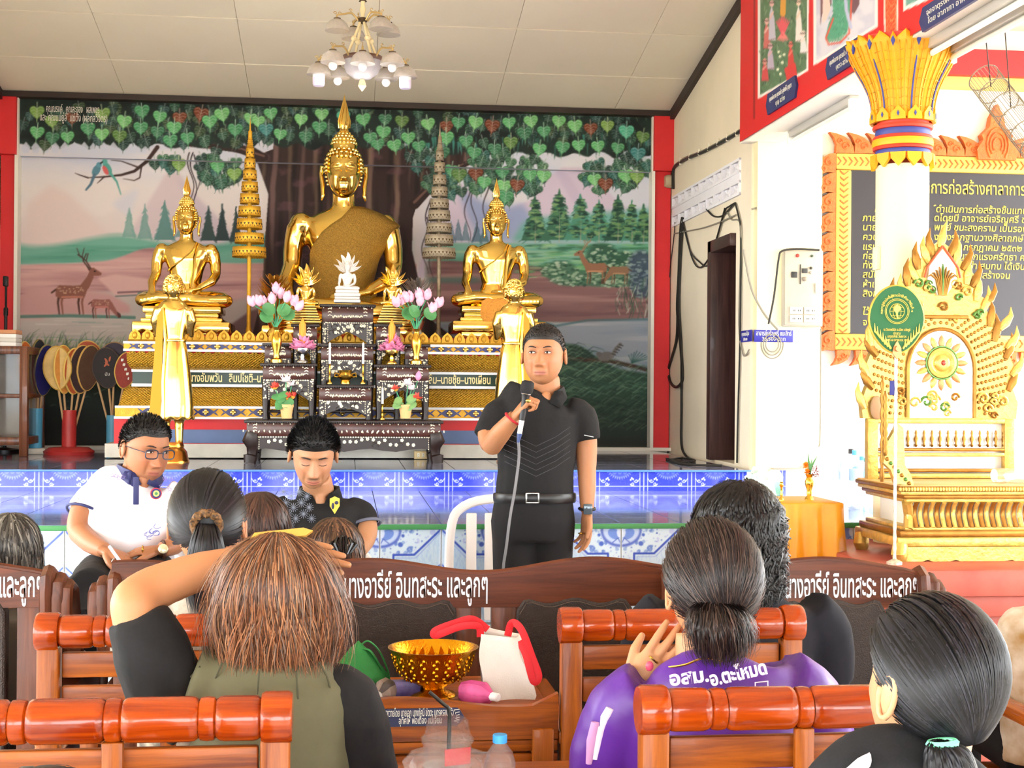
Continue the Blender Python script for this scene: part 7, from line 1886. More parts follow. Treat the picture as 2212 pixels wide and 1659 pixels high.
# ================================================================ seating
M_w=wood('varnished_teak','#5c2303','#a8560a',0.42,0.08,'X');M_wz=wood('varnished_teak_upright','#6a2d04','#aa5a0c',0.42,0.08,'Z')
M_wr=wood('varnished_teak_red','#6e1a03','#ae4405',0.24,0.45,'X')
CW=0.575
def roll_chair():
 """armchair with turned top roll; origin on the floor under its back, faces +y"""
 t=thing('teak_armchair','x','armchair',(0,0,0),0,'varnished teak armchairs in rows')
 zr=.912;L=CW
 segs=[(-L/2+.055,-.118),(-.098,-.0),(.0,.0),(.098,L/2-.055)]
 edges=[-L/2+.056,-.128,.022,.128+.0,L/2-.056]
 cuts=[-.150,-.0,.150]
 xs_=[-L/2+.050]+cuts+[L/2-.050]
 for i in range(4):
  a,b=xs_[i]+(.014 if i else 0),xs_[i+1]-(.014 if i<3 else 0);r=.037
  mb=MB();mb.lathe([(r*.86,a),(r*.97,a+.006),(r,a+.014),(r,b-.014),(r*.97,b-.006),(r*.86,b)],22,T=tr(0,0,zr)@roty(PI/2));mb.build('roll_barrel',M_wr,t)
 for c in cuts:
  mb=MB();mb.lathe([(.030,c-.015),(.035,c-.011),(.0365,c),(.035,c+.011),(.030,c+.015)],22,T=tr(0,0,zr)@roty(PI/2));mb.build('roll_bead',M_wr,t)
 for s in(-1,1):
  mb=MB();x0,x1=s*L/2,s*(L/2-.050);a,b=min(x0,x1),max(x0,x1)
  prof=[]
  for q in range(24):
   an=2*PI*q/24;prof.append((.043*math.cos(an)*(1.0),.043*math.sin(an)))
  V=[(xx,y,zr+z)for xx,sc in((a,.92),(a+.006,1),(b-.006,1),(b,.92))for y,z in[(p_*sc,q_*sc)for p_,q_ in prof]]
  F=[(i*24+k,i*24+(k+1)%24,(i+1)*24+(k+1)%24,(i+1)*24+k)for i in range(3)for k in range(24)]+[tuple(range(23,-1,-1)),tuple(72+k for k in range(24))]
  mb.add(V,F);mb.build('roll_end',M_wr,t)
  mb=MB();mb.rbox((s*(L/2-.0275),.0,.44),(.048,.046,.88),.006);mb.build('back_post',M_wz,t)
  mb=MB();mb.rbox((s*(L/2-.0275),.52,.32),(.048,.046,.64),.006);mb.build('front_post',M_wz,t)
  mb=MB();mb.rbox((s*(L/2-.0275),.29,.655),(.060,.60,.034),.010);mb.build('armrest',wood('varnished_teak_y','#8a3a0e','#c46a22',.25,.6,'Y'),t)
  mb=MB();mb.rbox((s*(L/2-.0275),.26,.40),(.03,.50,.06),.005);mb.build('side_rail',MATS['varnished_teak_y'],t)
 for k in range(6):
  mb=MB();z=.838-k*.074;mb.rbox((0,.004,z),(L-.11,.018,.056),.004);mb.build('back_slat',M_w,t)
 mb=MB();mb.rbox((0,-.012,.65),(.034,.016,.46),.003);mb.build('centre_stile',M_wz,t)
 for k in range(5):mb=MB();mb.rbox((0,.06+k*.098,.425),(L-.06,.090,.022),.004);mb.build('seat_slat',M_w,t)
 mb=MB();mb.rbox((0,.50,.38),(L-.08,.024,.07),.004);mb.build('front_rail',M_w,t)
 return t
RC=roll_chair();first=[True]
def place_chair(x,y,label,z=0):
 if first[0]:first[0]=False;o=RC;o.location=(x,y,z);o['label']=label
 else:o=dup(RC,None,(x,y,z),0,label)
 return o
R1,R2=2.375,3.235
xl1=P(630,1505,R1-.045).x;xr1=P(1390,1495,R1-.045).x
xl2=P(1215,1325,R2-.045).x
place_chair(xl1-CW/2,R1,'teak armchair with turned top roll at the lower left corner')
place_chair(xr1+CW/2,R1,'teak armchair holding the woman in the purple shirt, front right')
place_chair(P(70,1325,R2-.045).x+CW/2,R2,'teak armchair behind the raised arm of the woman in the olive vest')
place_chair(xl2+CW/2,R2,'teak armchair just beyond the woman in the purple shirt')
place_chair(xl2+CW/2+1.16,R2+.02,'teak armchair under the floral-sleeved arm at the right edge')
def side_table(label,x0,x1,y):
 w=x1-x0;t=thing('teak_side_table',label,'table',((x0+x1)/2,y,0),0,'teak side tables between armchairs');n=20
 top=[]
 for k in range(n+1):
  u=-1+2*k/n;top.append((u*w/2,.742+.012*math.cos(u*3.4+.9)+.022*max(0,abs(u)-.8)/.2))
 mb=MB();mb.prism([(-w/2,.655)]+top+[(w/2,.655)],-.012,.010);mb.build('back_board',M_w,t,False)
 mb=MB();mb.rbox((0,.25,.688),(w,.50,.02),.004);mb.build('table_top',M_w,t)
 for z,h in((.640,.026),(.600,.045),(.545,.05)):mb=MB();mb.rbox((0,0,z),(w,.022,h),.004);mb.build('back_rail',M_w,t)
 for s in(-1,1):
  for yy in(0,.48):mb=MB();mb.rbox((s*(w/2-.035),yy,.34),(.05,.04,.68),.005);mb.build('leg',M_wz,t)
 mb=MB();mb.rbox((0,.25,.30),(w-.06,.46,.018),.004);mb.build('lower_shelf',M_w,t)
 return t
x2a=P(70,1325,R2-.045).x+CW;
tA=side_table('teak side table carrying the gold bowl and the bags',x2a+.003,xl2-.003,R2)
tB=side_table('teak side table carrying the iced drink and water bottle',xl1+.003,xr1-.003,R1)
# blue dedication plaque on the near face of the back board
pp=P(908,1549,R2-.016);t=thing('dedication_plaque','dark blue plaque with white script on the side table back','plaque',(pp.x,R2-.0165,pp.z));kp=R2/F_PX
mb=MB();mb.prism([(x*kp,z*kp)for x,z in((-94,0),(-86,13),(-80,19),(80,19),(86,13),(94,0),(86,-13),(80,-19),(-80,-19),(-86,-13))],-.003,.003);mb.build('plate',mat('plaque_blue','#131a44',.3),t,False)
text('lettering','ถวายโดย นายเอก นางทัศนี ขัตตะ บุตรครอบครัว',.024,M_wtxt,t,T=tr(.0,-.0036,.003),depth=.0004,width=142*kp);text('lettering','อุทิศให้ พ่อเตือง แม่เจียม',.022,M_wtxt,t,T=tr(.0,-.0036,-.014),depth=.0004,width=92*kp)
mb=MB()
for s in(-1,1):
 for q in range(5):mb.tube([(s*(82-2*q)*kp,-.0036,(-12+6*q)*kp),(s*(78-3*abs(q-2))*kp,-.0036,(-9+6*q)*kp),(s*84*kp,-.0036,(-6+5.5*q)*kp)],.0008,4)
o=mb.build('corner_scrolls',M_wtxt,t);o['kind']='stuff'
# ---- dark upholstered benches of the third row
M_db=wood('dark_bench_wood','#3f1c10','#6b361f',.36,.12,'X');M_dbz=wood('dark_bench_upright','#42200f','#6a3822',.4,.05,'Z')
M_lea=mat('brown_leather','#2d211c',.42,noise=.15,nscale=30,bump=.35,bscale=260)
Y3=4.05;k3=Y3/F_PX
M_spray=mat('sprayed_white','#dfe2ec',.6);M_halo=mat('spray_halo','#a08a86',.7)
def bench(label,pxc,wpx,seats,crest,txt=True):
 p=P(pxc,1300,Y3);w=wpx*k3;t=thing('upholstered_bench' if seats>1 else 'upholstered_armchair',label,'bench' if seats>1 else 'armchair',(p.x,Y3,0),0,'dark wooden seats of the third row');n=60
 zc_=lambda py:P(pxc,py,Y3).z
 top=[(u*w/2,zc_(crest(pxc+u*wpx/2)))for u in np.linspace(-1,1,n+1)]
 mb=MB();mb.prism([(-w/2,zc_(1312))]+top+[(w/2,zc_(1312))],-.018,.018);mb.build('crest_board',M_db,t,False)
 mb=MB();mb.tube([(x,-.006,z)for x,z in top],[(.012,.007)]*(n+1),6,up=(0,1,0));mb.build('crest_edge',M_db,t)
 sw=w/seats;cwid=258*k3 if seats>1 else 240*k3
 for i in range(seats):
  cx=-w/2+sw*(i+.5)if seats==1 else(i-1)*386*k3
  pts=[(cx-cwid/2,.36)]
  for u in np.linspace(-1,1,18):pts.append((cx+u*cwid/2*(1-.0),zc_(1297)+.008*math.cos(u*7)-(.035*max(0,abs(u)-.86)/.14)))
  pts.append((cx+cwid/2,.36))
  mb=MB();mb.prism(pts,-.022,.03);o=mb.build('leather_panel',M_lea,t,False);md=o.modifiers.new('b','BEVEL');md.width=.008;md.segments=2;md.limit_method='ANGLE'
  mb=MB();mb.tube([(cx+(x-cx)*.94,-.0225,z-.012)for x,z in pts[1:-1]],.0012,4);mb.build('stitching',mat('stitch','#5a4a40',.7),o)
  mb=MB();mb.rbox((cx,.30,.41),(cwid*1.05,.50,.10),.03);mb.build('seat_cushion',M_lea,t)
 if seats>1:st=[(-w/2+.04,.07),(w/2-.04,.07)]+[((i-.5)*386*k3+d_,.075)for i in(0,1)for d_ in(-.052,.052)]
 else:st=[(-w/2+.05,.08),(w/2-.05,.08)]
 for x,ww in st:mb=MB();mb.rbox((x,0,(zc_(1310)+.0)/2),(ww,.032,zc_(1310)),.005);mb.build('back_stile',M_dbz,t)
 mb=MB();mb.rbox((0,.02,.35),(w,.05,.07),.005);mb.build('lower_rail',M_db,t);mb=MB();mb.rbox((0,.54,.34),(w,.03,.08),.005);mb.build('front_rail',M_db,t)
 for s in(-1,1):
  for j,(dx,hh,rr)in enumerate(((.012,1238,.028),(.042,1250,.022),(.062,1262,.018))):
   mb=MB();x=s*(w/2-.02+dx);zt_=zc_(hh);mb.tube([(x,-.03,zt_-.12),(x,-.034,zt_-.05),(x,-.028,zt_-.015),(x,0,zt_),(x,.05,zt_-.02),(x,.14,.68),(x,.30,.62),(x,.52,.60),(x,.56,.56),(x,.55,.50)],[(rr*.8,.02)]*4+[(rr,.022)]*6,8,up=(1,0,0));mb.build('arm_moulding',M_dbz,t)
  mb=MB();mb.rbox((s*(w/2+.01),.27,.35),(.06,.58,.50),.01);mb.build('arm_panel',M_db,t)
  for yy in(.0,.53):mb=MB();mb.rbox((s*(w/2-.02),yy,.06),(.07,.07,.12),.008);mb.build('foot',M_dbz,t)
 if txt:
  pt=P(pxc,1283,Y3-.02)
  text('dedication_lettering','นายดำ นางอารีย์ อินทสะระ และลูกๆ',.098,M_spray,t,T=tr(0,-.0195,zc_(1288)),depth=.0006,width=390*k3,bold=.0012)
 return t
bench('dark wooden three-seat bench with white dedication before the speaker',857,1194,3,lambda x:1227-14*math.cos(2*PI*(x-795)/490))
bench('dark wooden armchair with white dedication at the right',1797,420,1,lambda x:1226-16*math.cos(2*PI*(x-1768)/560)+max(0,x-1960)*.14)
bench('dark wooden armchair with white dedication cut by the left edge',-113,420,1,lambda x:1226-16*math.cos(2*PI*(x+142)/560)+max(0,x-60)*.12)
# ---------------------------------------------------------------- things on the side tables
ZT=.698
# embossed gold bowl
pb_=P(935,1507,3.50);kb2=3.50/F_PX
t=thing('offering_bowl','embossed gold offering bowl on the side table','bowl',(pb_.x,3.50,ZT))
s_=1.0;prof=[(50,0),(50,3),(46,8),(30,14),(24,20),(36,28),(60,42),(78,62),(86,85),(90,100),(97,110),(98,114),(94,114),(86,104),(76,80),(60,52),(34,34),(0,30)]
hs_=(P(935,1397,3.5).z-ZT)/(114*kb2)
mb=MB();mb.lathe([(r*kb2,z*kb2*hs_)for r,z in prof],48);mb.build('bowl',mat('bright_gold','#d79a1c',.2,1.0,noise=.1,nscale=40,bump=.25,bscale=150),t)
emb=MB();lp=[(60,42),(78,62),(86,85),(89,98)]
for dz in range(1):pass
e1=MB()
for q in range(7):
 u=q/6;z=lerp(44,96,u);r=np.interp(z,[42,62,85,100],[60,78,86,90]);e1.ell(((-1 if q%2 else 1)*3*kb2,-(r+.5)*kb2,z*kb2*hs_),(4.2*kb2,2.4*kb2,5*kb2),7,5)
for s in(-1,1):e1.tube([(s*(8+1.5*math.sin(u*3))*kb2,-(float(np.interp(lerp(40,96,u),[42,62,85,100],[60,78,86,90]))-.5)*kb2,lerp(40,98,u)*kb2*hs_)for u in np.linspace(0,1,9)],.9*kb2,4)
me_=newmesh('embossed_leaf',e1.V,e1.F);me_.materials.append(MATS['bright_gold'])
for k in range(20):o=link('embossed_leaf',me_,t);o.rotation_euler=(0,0,2*PI*k/20)
i1=MB();i1.prism([(-9*kb2,70*kb2*hs_),(0,98*kb2*hs_),(9*kb2,70*kb2*hs_)],0,2*kb2)
mi_=newmesh('inner_leaf',i1.V,i1.F,False);mi_.materials.append(MATS['bright_gold'])
for k in range(16):o=link('inner_leaf',mi_,t);a=2*PI*k/16;o.rotation_euler=(.28,0,a);o.location=(-78*kb2*math.sin(a)*0,0,0);o.location=(76*kb2*math.sin(-a)*-1*-1,76*kb2*math.cos(a),12*kb2)
# green drawstring bag with a striped panel
def blob(name,mtl,par,loc,fn,sub=4):
 bm=bmesh.new();bmesh.ops.create_icosphere(bm,subdivisions=sub,radius=1)
 V=[fn(v.co.normalized())for v in bm.verts];F=[tuple(v.index for v in f.verts)for f in bm.faces];bm.free()
 mb=MB();mb.add(V,F);o=mb.build(name,mtl,par);o.location=loc;return o
pg=P(775,1505,3.52);kg=3.52/F_PX
t=thing('drawstring_bag','green drawstring bag with striped side on the side table','bag',(pg.x,3.52,ZT))
M_gb=mat('green_fabric','#2f8a45',.7,noise=.12,nscale=20,bump=.2,bscale=300)
def bagf(d):
 z=(d.z+1)/2;r=(1-.93*max(0,z-.35)/.65)*(.8+.2*math.sin(min(1,z*3)*PI/2));a=math.atan2(d.y,d.x)
 h=math.hypot(d.x,d.y)+1e-6;f=1+.07*math.sin(a*9+z*3)*z
 rr=r*f*min(1,h*1.4)
 return Vector((rr*66*kg*math.cos(a),rr*40*kg*math.sin(a),z*118*kg))
blob('pouch',M_gb,t,(-2*kg,0,0),bagf)
mb=MB();n=9
Vs=[]
for i in range(n+1):
 u=i/n;z=lerp(8,96,u);w=lerp(30,3,u**.8);x0=lerp(28,4,u);y0=-lerp(44,6,u)
 Vs.append(((x0-w*.35)*kg,y0*kg,z*kg));Vs.append(((x0+w*.6)*kg,(y0+14)*kg,z*kg))
stc=['#d9c9b8','#c8643c','#5aa0b8','#b8405a','#e0d0b0','#4f8a5a','#c85a4a','#d8b05a','#a04a7a']
for i in range(n):mb=MB();mb.add([Vs[2*i],Vs[2*i+1],Vs[2*i+3],Vs[2*i+2]],[(0,1,2,3)]);mb.build('stripe',mat('stripe_'+stc[i].strip('#'),stc[i],.7),t)
mb=MB();mb.tube(catmull([(4*kg,0,108*kg),(20*kg,0,116*kg),(44*kg,6*kg,92*kg),(62*kg,4*kg,50*kg),(68*kg,0,14*kg)],6),[(6*kg,2*kg)]*25,8);mb.build('strap',M_gb,t)
mb=MB();mb.tube(catmull([(2*kg,-3*kg,100*kg),(24*kg,-8*kg,96*kg),(46*kg,-8*kg,60*kg),(60*kg,-8*kg,20*kg)],6),[(6*kg,2*kg)]*19,8);mb.build('strap',M_gb,t)
# folded umbrellas
def brolly(label,pa,pb,r,c1,c2,hcol,Y,z):
 a,b=P(pa[0],pa[1],Y),P(pb[0],pb[1],Y);a.z=b.z=z+r;b.y-=.06;t=thing('folded_umbrella',label,'umbrella',(a.x,a.y,z));d=b-a;d0=Vector((0,0,r));x,y,tt=frame_of(d)
 for k in range(7):
  an=2*PI*k/7;o_=(x*math.cos(an)+y*math.sin(an))*r*.5;mb=MB();mb.tube([d0+o_*.6+d*-.05,d0+o_+d*.3,d0+o_*1.1+d*.7,d0+o_*.3+d],[(r*.3,r*.6),(r*.42,r*.75),(r*.4,r*.7),(r*.15,r*.2)],8);mb.build('canopy_fold',mat('umb_%s'%c1.strip('#')if k%2 else 'umb_%s'%c2.strip('#'),c1 if k%2 else c2,.55,noise=.2,nscale=30),t)
 mb=MB();mb.tube([d0+d*.92,d0+d*1.0,d0+d*1.18,d0+d*1.22],[r*.35,r*.42,r*.42,r*.3],12);mb.build('handle',mat('umbh_'+hcol.strip('#'),hcol,.4),t)
brolly('pink folded umbrella with white handle beside the gold bowl',(1002,1495),(1058,1520),.026,'#e0609c','#c84884','#f2f0f2',3.42,ZT)
brolly('grey and black patterned folded umbrella beside the green bag',(842,1480),(815,1500),.028,'#4a4442','#8a7c74','#d8d4d0',3.44,ZT)
mb=MB();pk=P(866,1500,3.46);mb.rbox((0,0,.02),(.10,.03,.04),.006);o=mb.build('tissue_packet',mat('lilac_pack','#9a86c0',.4,noise=.5,nscale=20,col2='#3a3a78'));tag(o,'lilac tissue packet between green bag and gold bowl','packet');o.location=(pk.x,3.50,ZT)
# white tote with red handles
pt_=P(1090,1530,3.46);kt2=3.46/F_PX
t=thing('tote_bag','white cloth tote bag with red handles on the side table','bag',(pt_.x,3.46,ZT))
M_tote=mat('white_canvas','#e9e2da',.8,noise=.06,nscale=8,bump=.2,bscale=300);M_rs=mat('red_webbing','#d8202a',.6)
V=[(-52,-20,0),(66,-16,0),(70,40,0),(-46,44,0),(-54,-16,70),(46,-10,66),(56,36,66),(-46,40,70),(-56,-8,140),(22,-4,132),(34,30,134),(-44,36,150)]
V=[(a*kt2,b*kt2,c*kt2)for a,b,c in V]
F=[(0,1,5,4),(1,2,6,5),(2,3,7,6),(3,0,4,7),(4,5,9,8),(5,6,10,9),(6,7,11,10),(7,4,8,11),(3,2,1,0)]
bm=bmesh.new();vs=[bm.verts.new(v)for v in V];[bm.faces.new([vs[i]for i in f])for f in F]
bmesh.ops.subdivide_edges(bm,edges=list(bm.edges),cuts=5,use_grid_fill=True)
bm.verts.index_update()
VV=[v.co+Vector((0,1,0))*(.006*math.sin(v.co.x*60+v.co.z*30))+Vector((1,0,0))*(.004*math.sin(v.co.z*50+v.co.y*40))for v in bm.verts];FF=[tuple(v.index for v in f.verts)for f in bm.faces];bm.free()
mb=MB();mb.add(VV,FF);o=mb.build('bag_body',M_tote,t);o.modifiers.new('t','SOLIDIFY').thickness=.003
mb=MB();mb.tube(catmull([(-54*kt2,0,134*kt2),(-60*kt2,-6*kt2,158*kt2),(-100*kt2,-10*kt2,158*kt2),(-150*kt2,-10*kt2,140*kt2),(-152*kt2,-10*kt2,150*kt2),(-110*kt2,0,164*kt2),(-70*kt2,12*kt2,170*kt2),(-36*kt2,20*kt2,146*kt2)],6),[(8*kt2,1.0*kt2)]*43,8,up=(0,1,0));mb.build('handle',M_rs,t)
mb=MB();mb.tube(catmull([(6*kt2,4*kt2,134*kt2),(14*kt2,-4*kt2,164*kt2),(34*kt2,-12*kt2,150*kt2),(58*kt2,-14*kt2,90*kt2),(72*kt2,-16*kt2,50*kt2),(60*kt2,-18*kt2,40*kt2),(44*kt2,-14*kt2,96*kt2),(30*kt2,-4*kt2,124*kt2)],6),[(8*kt2,1.0*kt2)]*43,8,up=(0,1,0));mb.build('handle',M_rs,t)
# iced drink in a plastic cup and carrier bag, water bottle (nearest side table)
pc3=P(967,1560,2.56);kc3=2.56/F_PX;hc=P(967,1552,2.56).z-ZT
t=thing('iced_drink_cup','clear plastic cup with domed lid and black straw in a thin carrier bag','cup',(pc3.x,2.56,ZT))
M_clear=mat('clear_cup','#ffffff',.05,trans=.9,alpha=.28,ior=1.2);M_film=mat('plastic_film','#ffffff',.15,trans=.6,alpha=.20,bump=.6,bscale=25)
mb=MB();zl=hc-42*kc3;mb.lathe([(.032,0),(.034,.004),(54*kc3,zl-.004),(54*kc3,zl)],28);mb.build('cup',M_clear,t)
mb=MB();mb.lathe([(57*kc3,zl-.006),(58*kc3,zl),(54*kc3,zl+.004),(50*kc3,zl+8*kc3),(45*kc3,zl+36*kc3),(40*kc3,zl+42*kc3),(0,zl+42*kc3)],28);mb.build('dome_lid',M_clear,t)
mb=MB();mb.lathe([(.026,.006),(.045,zl*.62),(0,zl*.64)],24);mb.build('ice_drink',mat('pink_ice','#d8b6b4',.2,trans=.4,noise=.4,nscale=30),t)
mb=MB();mb.tube(catmull([(0,0,.03),(4*kc3,0,hc-.01),(2*kc3,0,hc+20*kc3),(-8*kc3,0,hc+30*kc3),(-40*kc3,0,hc+58*kc3)],6),4.2*kc3,8);mb.build('straw',mat('black_straw','#141414',.3),t)
mb=MB();mb.rbox((.012,-.02,zl-.03),(.05,.002,.03),.002,T=rotz(.3));mb.build('red_print',mat('cup_red','#d8343c',.5),t)
mb=MB();mb.prism([(x*kc3,zl-.075+z*kc3)for x,z in((-20,0),(-26,24),(-12,18),(0,34),(12,18),(26,24),(20,0),(14,-24),(-14,-24))],-.0435,-.0425);mb.build('white_print',mat('cup_print','#efeaea',.5),t,False)
def filmf(d):
 a=math.atan2(d.y,d.x);z=(d.z+1)/2;r=(62+26*math.sin(z*PI*.9))*(1+.12*math.sin(a*7+z*9)+.06*math.sin(a*17-z*14))
 h=min(1,math.hypot(d.x,d.y)*1.3);return Vector((r*h*kc3*math.cos(a)*1.0,r*h*kc3*math.sin(a)*.8,z*(zl-.01)))
o=blob('carrier_film',M_film,t,(0,0,0),filmf)
pb3=P(1080,1600,2.56);bottle('small water bottle with a blue cap beside the iced drink',(pb3.x,2.56,ZT),1,P(1080,1586,2.56).z-ZT,.029,'#3f9be0')
# ================================================================ people
class Person:
 """one figure: root at its base on the floor; shapes are given in room coordinates"""
 def __init__(s,label,base,skin='#b97d58',cat='person',group=None):
  s.b=Vector(base);s.t=thing('person',label,cat,base,0,group);s.sk=Skin(skin);s.mb=MB();s.skin=skin
 def L(s,V):return np.asarray([tuple(v)for v in V])-np.array(s.b)
 def limb(s,pts,rad,seg=12,up=(0,0,1)):s.mb.tube(catmull(pts,3)if len(pts)>2 else pts,(lambda r,n:[tuple(np.interp(np.linspace(0,len(r)-1,n),range(len(r)),[(q if not hasattr(q,'__len__')else q[j])for q in r])[i]for j in(0,1))for i in range(n)])(rad,(len(pts)-1)*3+1 if len(pts)>2 else len(pts)),seg,up=up)
 def flush(s,voxel=.008,smooth=3):
  if s.mb.V:
   V,F=remesh(s.mb.V,s.mb.F,voxel,smooth);s.sk.add(V-np.array(s.b),F);s.mb=MB()
 def head(s,T,lip='#a85e50',hi=True,neck=None,**kw):
  ks={k:kw.pop(k)for k in('beard','mustache')if k in kw}
  V,F=head_mesh(nt=112 if hi else 56,npz=84 if hi else 42,**kw);C=skin_colors(V,s.skin,lip,**ks);s.sk.add(xf(V,T)-np.array(s.b),F,C)
  e=MB()
  if hi:
   g=MB();sm=kw.get('smile',0);g.tube([(x,V[np.argmin((V[:,0]-x)**2+(V[:,2]-(-.068+sm*6*x*x))**2+(V[:,1]>0)),1]-.0004,-.068+sm*6*x*x)for x in np.linspace(-.025,.025,11)],[.0006]+[.0012]*9+[.0006],5,T=T);s.part('mouth_line',g,mat('lip_line','#6e3a34',.6))
  for q in(-1,1):ear_mesh(e,q,T)
  s.sk.add(s.L(e.V),e.F);s.T=T
 def hand(s,o,f,p,side,**k):V,F=hand_mesh(aim(o,f,p),side,**k);s.sk.add(V-np.array(s.b),F)
 def body(s):s.flush();return s.sk.build('body',M_skin,s.t)
 def cloth(s,name,tubes,m,voxel=.010,smooth=4,par=None,fold=0.0,seed=0,col=None):
  """garment as one surface; each tube = (points, radii); fold pushes soft creases into it"""
  g=MB()
  for q in tubes:
   pts,rad=q[0],q[1];n=len(pts)
   P_=catmull(pts,3)if n>2 else[Vector(a)for a in pts];r2=[(a,a)if not hasattr(a,'__len__')else a for a in rad]
   R_=[tuple(np.interp(i,np.linspace(0,len(P_)-1,n),[a[j]for a in r2])for j in(0,1))for i in range(len(P_))]
   g.tube(P_,R_,20,up=q[2]if len(q)>2 else(0,1,0))
  V,F=remesh(g.V,g.F,voxel,smooth)
  if fold:
   c=V.mean(0);d=V-c;d/=np.linalg.norm(d,axis=1,keepdims=True)+1e-6
   r=np.random.default_rng(seed);f=np.zeros(len(V))
   for _ in range(7):
    k=r.normal(size=3)*22;f+=np.abs(np.sin(V@k+r.random()*6))**2
   V=V+d*(f/7-.45)[:,None]*fold
  V=V-np.array(s.b);me=newmesh(name,V,F)
  me.materials.append(m)
  if col is not None:paint(me,col(V+np.array(s.b)))
  return link(name,me,par or s.t)
 def part(s,name,mb,m,par=None,smooth=True):
  mb.V=[Vector(v)-s.b for v in mb.V];return mb.build(name,m,par or s.t,smooth)
 def legs(s,x,y,w,m,zs=.52,back=1):
  """seated hips, thighs, shins and shoes for someone facing back*y"""
  tb=[]
  for q in(-1,1):tb+=[([(x+q*w*.45,y,zs),(x+q*w*.6,y+back*.22,zs+.01),(x+q*w*.65,y+back*.42,zs)],[.10,.085,.066]),([(x+q*w*.65,y+back*.42,zs),(x+q*w*.65,y+back*.40,.28),(x+q*w*.65,y+back*.38,.07)],[.066,.058,.045])]
  s.cloth('trousers',tb,m,.014)
  for q in(-1,1):g=MB();g.tube([(x+q*w*.65,y+back*.34,.04),(x+q*w*.65,y+back*.42,.045),(x+q*w*.65,y+back*.56,.03)],[(.038,.04),(.042,.04),(.03,.022)],10);s.part('shoe',g,mat('dark_shoe','#1d1a19',.5))
def HT(px,py,Y,yaw=0,pitch=0,roll=0,k=1.0):
 p=P(px,py,Y);return tr(*p)@rotz(yaw)@rotx(pitch)@roty(roll)@Matrix.Diagonal((k,k,k,1))
def mask_short(D,lo=-.4,front=.60,side=.05):
 """short haircut: above the hairline on the brow, down to the nape behind"""
 return D[...,2]-np.interp(D[...,1],[-.8,-.58,-.32,-.06,.12,.3,1],[front+.02,front,front-.16,side+.06,side,lo+.15,lo])
def cap(per,T,off,mk,col,stubble=0,n=0,L=.012,seed=0,dk=.6,**kw):
 V,F=hair_cap(off,mk,96,64,**kw);me=newmesh('hair',xf(V,T)-np.array(per.b),F);me.materials.append(mat('hair_'+col.strip('#'),col,.55,noise=.3,nscale=60));o=link('hair',me,per.t)
 if n:
  r=np.random.default_rng(seed);D=r.normal(size=(n*3,3));D/=np.linalg.norm(D,axis=1,keepdims=True);D=D[mk(D)>.02][:n]
  R0=head_R(D);d2=D+np.array([0,-.35,.15])*1.0+r.normal(size=D.shape)*.25;d2/=np.linalg.norm(d2,axis=1,keepdims=True)
  u=np.linspace(0,1,4)[None,:,None];S=D[:,None,:]*(R0+off*.6)[:,None,None]+d2[:,None,:]*u*L*(mk(D).clip(0,.25)*4)[:,None,None]
  S=xf(S.reshape(-1,3),T).reshape(S.shape)-np.array(per.b);C=np.array(srgb(col))[None]*r.uniform(dk,1.6,(len(D),1))
  ribbons('hair_strands',S,np.full(len(D),.0022),C,M_hairv,o,nrm=np.repeat(xf(D,T.to_3x3().to_4x4())[:,None],4,1))['kind']='stuff'
 return o
def slerp(a,b,u):
 w=np.arccos(np.clip((a*b).sum(-1,keepdims=True),-1,1));s=np.sin(w)+1e-6
 return(np.sin((1-u)*w)*a+np.sin(u*w)*b)/s
def hair_pony(per,T,tie,tail,cols,n=1500,off=.014,tn=500,tr_=.03,w=.0036,seed=1,frizz=.0,mk=None,capoff=.010,tw=None,k=11):
 """hair combed back over the skull to a tie, then a tail along given room points"""
 r=np.random.default_rng(seed);mk=mk or(lambda D:mask_short(D,-.55,.58,.08));cap(per,T,capoff,mk,cols[0]);o=per.t.children[-1]
 tie=np.array(tie)/np.linalg.norm(tie)
 D=r.normal(size=(n*6,3));D/=np.linalg.norm(D,axis=1,keepdims=True);m_=mk(D);D=D[m_>.01];D=D[:n]
 u=np.linspace(0,1,k)[None,:,None];S=slerp(D[:,None,:],tie[None,None,:],u);S/=np.linalg.norm(S,axis=-1,keepdims=True)
 lay=r.uniform(.4,1,len(D));R_=head_R(S)+off*lay[:,None]+frizz*np.cumsum(r.normal(size=S.shape[:2]),1)*.4
 N=S.copy();S=S*R_[...,None]+frizz*r.normal(size=S.shape)*.5
 S=xf(S.reshape(-1,3),T).reshape(S.shape);N=xf(N.reshape(-1,3),T.to_3x3().to_4x4()).reshape(N.shape)
 C=np.array([srgb(c)for c in cols])[r.integers(0,len(cols),len(D))]*r.uniform(.7,1.35,(len(D),1))
 ribbons('hair_strands',S-np.array(per.b),np.full(len(D),w),C,M_hairv,o,nrm=N,tip=.6)['kind']='stuff'
 if tail:
  Q=np.array([tuple(v)for v in catmull(tail,4)]);kk=len(Q);a=r.uniform(0,2*PI,tn);q=np.sqrt(r.random(tn));prof=np.interp(np.linspace(0,1,kk),np.linspace(0,1,len(tw)),tw)if tw else np.full(kk,tr_)
  off_=np.stack([np.cos(a)*q,np.sin(a)*q*.8,0*a],-1)[:,None,:]*prof[None,:,None]+frizz*np.cumsum(r.normal(size=(tn,kk,3)),1)*.5
  S=Q[None]+off_;S[:,:,2]+=r.uniform(0,.05,tn)[:,None]*np.linspace(0,1,kk)[None];N=off_+np.array([0,-.02,0]);N/=np.linalg.norm(N,axis=-1,keepdims=True)+1e-6
  C=np.array([srgb(c)for c in cols])[r.integers(0,len(cols),tn)]*r.uniform(.6,1.35,(tn,1))
  ribbons('ponytail',S-np.array(per.b),np.full(tn,w),C,M_hairv,o,nrm=N)['kind']='stuff'
 return o
